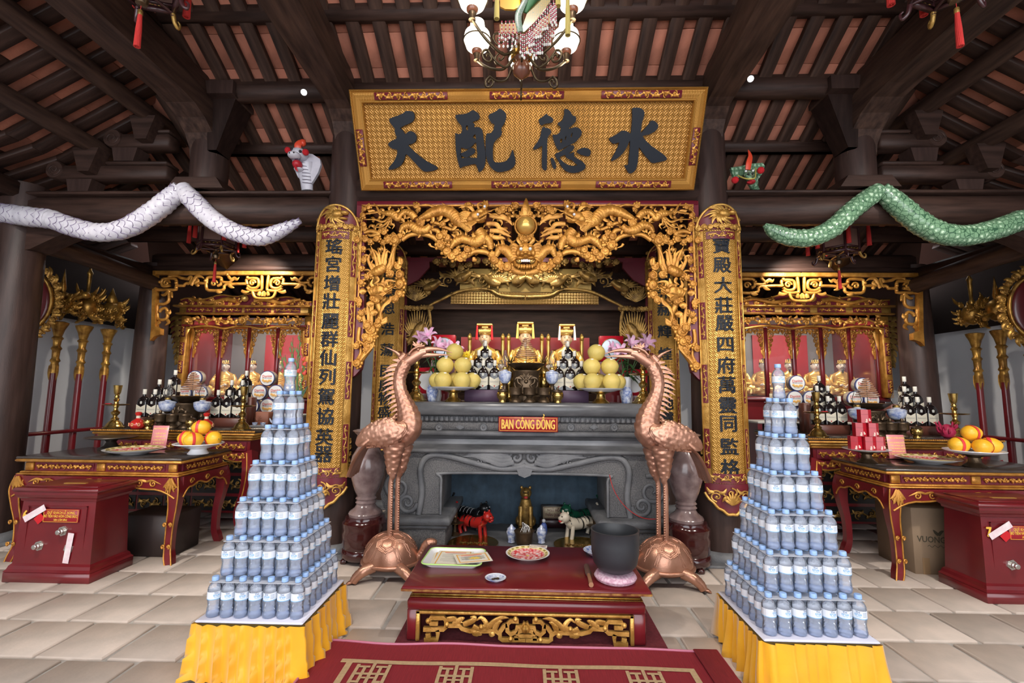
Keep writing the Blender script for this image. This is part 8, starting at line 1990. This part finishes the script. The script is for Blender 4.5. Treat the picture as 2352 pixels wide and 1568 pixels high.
def green_head(t, o):
    W = lambda x, y, d=0: gh(x,y,d)-o
    mb = MB(); C = cr([tuple(W(1320,1300,.05))+(120*SG,), tuple(W(1180,1180,.03))+(150*SG,), tuple(W(1080,1050,.0))+(190*SG,), tuple(W(980,900,-.02))+(210*SG,)], 6); mb.tube([c[:3] for c in C], [c[3]*(1+.06*math.sin(i*2)) for i, c in enumerate(C)], 16); mb.build('neck', GSN, t)
    mb = MB(); poly(mb, [[(W(x,y)[0], W(x,y)[2]) for x,y in ((300,540),(430,1000),(640,860),(900,760),(1080,960),(1260,1000),(1450,720),(1520,480),(1440,370),(1330,380),(1000,400),(850,440),(600,500))]], W(0,0)[1]-.0, W(0,0)[1]+.03); mb.build('hood', GSN, t)
    mb = MB(); C = cr([tuple(W(900,750,-.05))+(150*SG,), tuple(W(800,930,-.08))+(190*SG,), tuple(W(700,1080,-.12))+(170*SG,), tuple(W(640,1190,-.15))+(110*SG,)], 6); mb.tube([c[:3] for c in C], [c[3] for c in C], 16, .7); mb.build('head', GSN, t)
    mb = MB(); mb.ball(W(800,1270,-.11), (150*SG,.04,70*SG), 12, 8); lick(mb, [W(760,1280,-.14), W(680,1380,-.16), W(540,1390,-.17)], .010, 5, .5); mb.build('mouth', SB, t)
    mb = MB(); mb.tube(cr([W(440,950,-.06), W(520,1200,-.14), W(650,1290,-.18), W(850,1200,-.15), W(1000,950,-.09), W(1130,620,-.03)],6), .006, 6); mb.build('lip', mat('lip_yellow', (.6,.5,.12), .4), t)
    mb = MB(); lick(mb, [W(680,840,-.11), W(700,600,-.12), W(770,350,-.11), W(740,90,-.09)], .026, 6, .5); mb.build('comb', MATS['orange_red'], t)
    for (x, y) in ((260,1180),(1160,840)): MB().ball((0,0,0), 125*SG, 16, 12).build('pompom', POMP, t, loc=W(x,y,-.10))
    mb = MB()
    for (x, y) in ((860,880),(610,900)): mb.ball(W(x,y,-.115), 42*SG, 10, 8)
    mb.build('eye', WHITE, t)
    mb = MB()
    for (x, y) in ((750,1080),(600,1100)): mb.ball(W(x,y,-.165), 40*SG, 8, 6)
    mb.build('nostril', BLACK, t)
snake([[(-60,488,21),(0,489,22),(60,497,23),(118,503,22)],[(118,503,22),(170,522,22),(230,534,21),(290,524,22),(345,492,23),(392,455,22),(416,432,18)],[(418,432,18),(445,462,22),(490,505,22),(545,535,20),(600,545,19),(650,527,15),(690,507,6)]], -1, WSN, 'white papier snake with red pompoms draped over the left cross beam', white_head)
snake([[(1756,516,5),(1775,530,15),(1810,544,19),(1860,546,20),(1910,525,21),(1960,480,21),(2000,450,20),(2020,436,17)],[(2022,434,17),(2060,468,23),(2110,510,24),(2160,535,24),(2220,541,23),(2280,528,23),(2340,507,23)],[(2340,507,22),(2370,500,22),(2420,495,22)]], 1, GSN, 'green papier snake with red pompoms draped over the right cross beam', green_head)
# ---------------------------------------------------------------- palace lanterns
DW = mat('lantern_wood', (.055,.018,.02), .3, coat=.3); SILK = mat('lantern_silk', (.20,.11,.085), .5, spec=.3); TAS = mat('tassel_red', (.55,.03,.025), .8)
def tassel(par, x, y, z, L, r=.02, m=TAS, cap=GOLDA):
    mb = MB(); n = 14
    for i in range(n): a = 2*PI*i/n; q = r*.75; mb.tube([(q*.6*math.cos(a),q*.6*math.sin(a),-L*.22),(q*math.cos(a),q*math.sin(a),-L*.6),(q*1.15*math.cos(a+.2),q*1.15*math.sin(a+.2),-L)], r*.28, 5)
    mb.lathe([(0,-L),(r*.8,-L*.98),(r*.7,-L*.3),(0,-L*.2)], 8)
    tt = mb.build('tassel', m, par, loc=(x,y,z)); MB().lathe([(r*.6,-L*.24),(r*.8,-L*.22),(r*.8,-L*.12),(r*.5,-L*.10)], 12).build('tassel_cap', cap, tt)
    MB().tube([(0,0,-L*.12),(0,0,0)], r*.12, 5).build('tassel_cord', TAS, tt)
def lantern(x, y, zb, sc, label, up):
    t = thing('palace_lantern', label, 'lantern', (x, y, zb), .3); t.scale = (sc,sc,sc); R = .19; H = .30
    pos = [(R*math.cos(PI/3*i), R*math.sin(PI/3*i)) for i in range(6)]
    for i, (a, b) in enumerate(pos):
        c, d = pos[(i+1) % 6]
        MB().tube([(a,b,.0),(a,b,H)], .012, 6).build('post', DW, t)
        mb = MB()
        for z, r in ((.03,.014),(H-.02,.014),(.075,.008)): mb.tube([(a,b,z),(c,d,z)], r, 4, square=True)
        mb.build('rail', DW, t)
        mb = MB(); mb.add([(a*.97,b*.97,.08),(c*.97,d*.97,.08),(c*.97,d*.97,H-.03),(a*.97,b*.97,H-.03)], [(0,1,2,3)]); mb.build('silk_panel', SILK, t, fixn=False)
        mb = MB(); mb.tube(cr([(a,b,.02),(a*1.08,b*1.08,-.03),(a*1.22,b*1.22,-.05),(a*1.26,b*1.26,-.02),(a*1.18,b*1.18,-.005)],5), [.015-.0005*k for k in range(21)], 8); mb.build('scroll_foot', GOLDA if i % 2 else DW, t)
        mb = MB(); mb.tube(cr([(a,b,H),(a*1.25,b*1.25,H+.03),(a*1.45,b*1.45,H+.09)],5), .012, 8); mb.build('top_arm', DW, t)
        tassel(t, a*1.45, b*1.45, H+.07, .30, .02)
        mb = MB()
        for k in range(4): s = .2+.2*k; mb.ball((a+(c-a)*s, b+(d-b)*s, .052), (.012,.012,.008), 6, 4)
        mb.build('gilt_rosette', GOLDA, t)
    MB().lathe([(R*.95,H),(R*.6,H+.06),(R*.3,H+.12),(.03,H+.15),(.015,H+.3)], 6).build('canopy', DW, t)
    MB().lathe([(.0,-.09),(.03,-.08),(.036,-.05),(.02,-.03),(.014,.0),(.03,.02)], 16).build('drop_finial', BRONZE, t)
    mb = MB()
    for i in range(6): mb.tube([(0,0,.02),(pos[i][0],pos[i][1],.02)], .010, 5)
    mb.build('base_spokes', DW, t)
    tassel(t, 0, 0, -.09, .26, .016)
    MB().tube([(0,0,H+.28),(0,0,(up-zb)/sc)], .006, 6).build('hanging_rod', BRONZE, t)
    return t
for (u, v, Y, lab) in ((497,577,4.75,'dark hexagonal palace lantern hanging below the white snake'),(1925,590,4.75,'dark hexagonal palace lantern hanging below the green snake')):
    p = AY(u, v, Y); lantern(p.x, Y, p.z, .95, lab, roof_z(Y))
for (u, v, Y, lab) in ((325,4,2.35,'red tasselled lantern cut by the top edge, left'),(2195,-2,2.35,'red tasselled lantern cut by the top edge, right')):
    p = AY(u, v, Y); lantern(p.x, Y, p.z+.06, .95, lab, roof_z(Y))
# ---------------------------------------------------------------- chandelier
CHX, CHY = AY(1198, 160, 2.78).x, 2.78
z0 = AY(1198, 182, CHY).z
ch = thing('chandelier', 'wood and brass chandelier with glowing white globes over the altar', 'chandelier', (CHX, CHY, z0))
CW = mat('chandelier_wood', (.16,.055,.03), .25, coat=.5); IRON = mat('aged_brass', (.10,.075,.045), .35, .8)
zz = lambda v: AY(1198, v, CHY).z-z0
MB().lathe([(0,0),(.012,.004),(.03,.02),(.052,.04),(.06,.07),(.052,.10),(.036,.115),(.04,.13),(.05,.14)], 24).build('hub', CW, ch)
MB().lathe([(.055,.14),(.068,.145),(.07,.17),(.062,.20),(.05,.215),(.04,.22)], 24).build('collar', BRASS, ch)
MB().lathe([(.03,.21),(.045,.30),(.02,.36),(.03,.45),(.015,.5),(.015,1.4)], 16).build('stem', CW, ch)
GLOBE = mat('lit_globe', (1,.93,.80), .4, emit=1.7)
RG = .35; zg = AY(1093.5, 8, 2.65).z-z0
for i in range(6):
    a = PI/6+PI/3*i+.02; ca, sa = math.cos(a), math.sin(a)
    def pt(r, z): return (r*ca, r*sa, z)
    mb = MB(); mb.tube(cr([pt(.06,.17),pt(.13,.12),pt(.22,.15),pt(.29,.20),pt(RG,zg-.15)],8), .009, 8); am = mb.build('arm', IRON, ch)
    mb = MB()
    def scr(r, z, s, h, a0, q): return [(( r+s*(1-.8*k/20)*math.cos(a0+h*2.6*PI*k/20))*ca, (r+s*(1-.8*k/20)*math.cos(a0+h*2.6*PI*k/20))*sa, z+s*(1-.8*k/20)*math.sin(a0+h*2.6*PI*k/20)) for k in range(21)]
    mb.tube(scr(.16,.21,.05,1,-PI/2,0), .007, 6); mb.tube(scr(.24,.06,.045,-1,PI/2,0), .007, 6); mb.tube(cr([pt(.06,.12),pt(.11,.04),pt(.18,.05),pt(.24,.105)],6), .007, 6); mb.build('scroll', IRON, am)
    MB().lathe([(.022,zg-.155),(.018,zg-.13),(.024,zg-.11)], 14, c=pt(RG,0)).build('socket', BRONZE, am)
    MB().lathe([(.016,zg-.11),(.034,zg-.095),(.036,zg-.08),(.022,zg-.07)], 16, c=pt(RG,0)).build('cup', CW, am)
    mb = MB(); mb.lathe([(.02,zg-.07),(.024,zg-.055),(.02,zg-.05)], 12, c=pt(RG,0)); mb.build('gallery', BRASS, am)
    g = MB().lathe([(.03,-.085),(.075,-.055),(.092,-.005),(.085,.04),(.055,.075),(.04,.085),(.05,.10),(.046,.13)], 24, c=pt(RG,zg)).build('globe', GLOBE, am)
    mb = MB(); mb.tube([(RG*ca+.094*math.cos(b), RG*sa+.094*math.sin(b), zg-.012) for b in [2*PI*k/24 for k in range(25)]], .004, 6); mb.build('globe_band', IRON, am)
    bulb((CHX+RG*ca, CHY+RG*sa, z0+zg-.17), 1.5)
# beaded silk ornament hung in front of the chandelier
orn = thing('beaded_ornament', 'green and yellow beaded silk ornament hanging in front of the chandelier', 'ornament', AY(1215, 10, 2.45))
OO = orn.location.copy(); OY = 2.45
def ob(u, v, d=0): p = AY(u, v, OY); return Vector((p.x, OY+d, p.z))-OO
YS = mat('amber_silk', (.30,.14,.014), .35, var=.2, vscale=20); GS = mat('green_brocade', (.05,.17,.06), .5, var=.5, vscale=18); SCN = scale_mat('sequin_scales', (.30,.20,.06), (.10,.16,.10), 90, .25, .07)
def flap(pts, m, nm, d=0): mb = MB(); poly(mb, [[(ob(u,v)[0], ob(u,v)[2]) for u, v in pts]], d, d+.012); return mb.build(nm, m, orn, smooth=False)
flap([(1146,40),(1197,36),(1200,58),(1192,61),(1148,63)], YS, 'silk_flap', .05); flap([(1226,100),(1218,90),(1240,55),(1262,40),(1262,60),(1240,90)], YS, 'silk_flap', -.03); flap([(1148,-25),(1195,-25),(1195,8),(1180,15),(1160,14),(1148,8)], mat('gold_silk', (.42,.22,.02), .35), 'silk_flap', .02)
mb = MB(); C = cr([tuple(ob(1255,-35,-.06))+(.05,), tuple(ob(1232,0,-.06))+(.045,), tuple(ob(1215,25,-.06))+(.032,), tuple(ob(1205,45,-.05))+(.014,)], 6); mb.tube([c[:3] for c in C], [c[3] for c in C], 12, .6); mb.build('dragon_prow', GS, orn)
flap([(1213,40),(1250,0),(1268,-10),(1262,20),(1232,62),(1205,88),(1195,90)], SCN, 'scale_panel', -.05)
mb = MB(); lick(mb, [ob(1195,92,-.06), ob(1190,60,-.07), ob(1205,30,-.08), ob(1225,-10,-.08)], .02, 5, .5); mb.build('tail_ribbon', scale_mat('ribbon_scales', (.22,.25,.22), (.10,.2,.12), 90), orn)
PB = mat('pink_bead', (.36,.03,.08), .2); WB = mat('clear_bead', (.50,.48,.45), .1)
bead = {}
def bead_string(u, v0, n, d):
    if n not in bead:
        mb = MB()
        for i in range(n): mb.ball((0,0,-.012*i), (.0042,.0042,.0058), 6, 4, mi=i % 2)
        mb.ball((0,0,-.012*n-.004), (.007,.004,.011), 8, 5, mi=1); bead[n] = mb.mesh('bead_string', [PB, WB])
    link('bead_string', bead[n], orn, ob(u, v0, d))
rnd = random.Random(3)
for i in range(6): bead_string(1152+i*9, 37, 8+i % 2, .04)
for i in range(5): bead_string(1146+i*10, 60, 7, .045)
for i in range(9): bead_string(1216+i*5, 88-i*6, 8+i % 3, -.07)
for i in range(11): bead_string(1196+i*4.4, 92+4*math.sin(i), 9+(i % 3), -.05)
for i in range(10): bead_string(1232+i*4.5, 85-i*5, 8+i % 4, .0)
for i in range(6): bead_string(1262+i*3, 10+6*(i % 3), 9, -.02)
for (u, v, L2) in ((1142,-30,.20),(1304,-30,.30),(1282,-30,.12)): o_ = ob(u, v, 0); tassel(orn, o_.x, o_.y, o_.z, L2, .014, mat('gold_thread', (.40,.32,.09), .6), BRASS)
MB().tube([ob(1215,-60), ob(1215,-60)+Vector((0,0,1.0))], .004, 6).build('cord', TAS, orn)
# visible spot lamps on the beams
for (u, v, Y, S) in ((698,212,3.62,'left'),(1724,181,3.62,'right')):
    p = AY(u, v, Y); t = thing('beam_spot_lamp', 'small white spot lamp fixed to the %s nave beam' % S, 'spot lamp', p)
    t.rotation_euler = (CPOS-p).to_track_quat('-Y','Z').to_euler()
    MB().lathe([(.018,0),(.026,.01),(.026,.06),(.018,.065)], 16, T=xf((0,.06,0),(PI/2,0,0))).build('can', mat('white_metal', (.7,.7,.7), .4), t)
    MB().lathe([(.022,0),(.014,.004),(0,.005)], 16, T=xf((0,-.004,0),(PI/2,0,0))).build('lens', mat('lit_lens', (1,1,1), .4, emit=8), t)
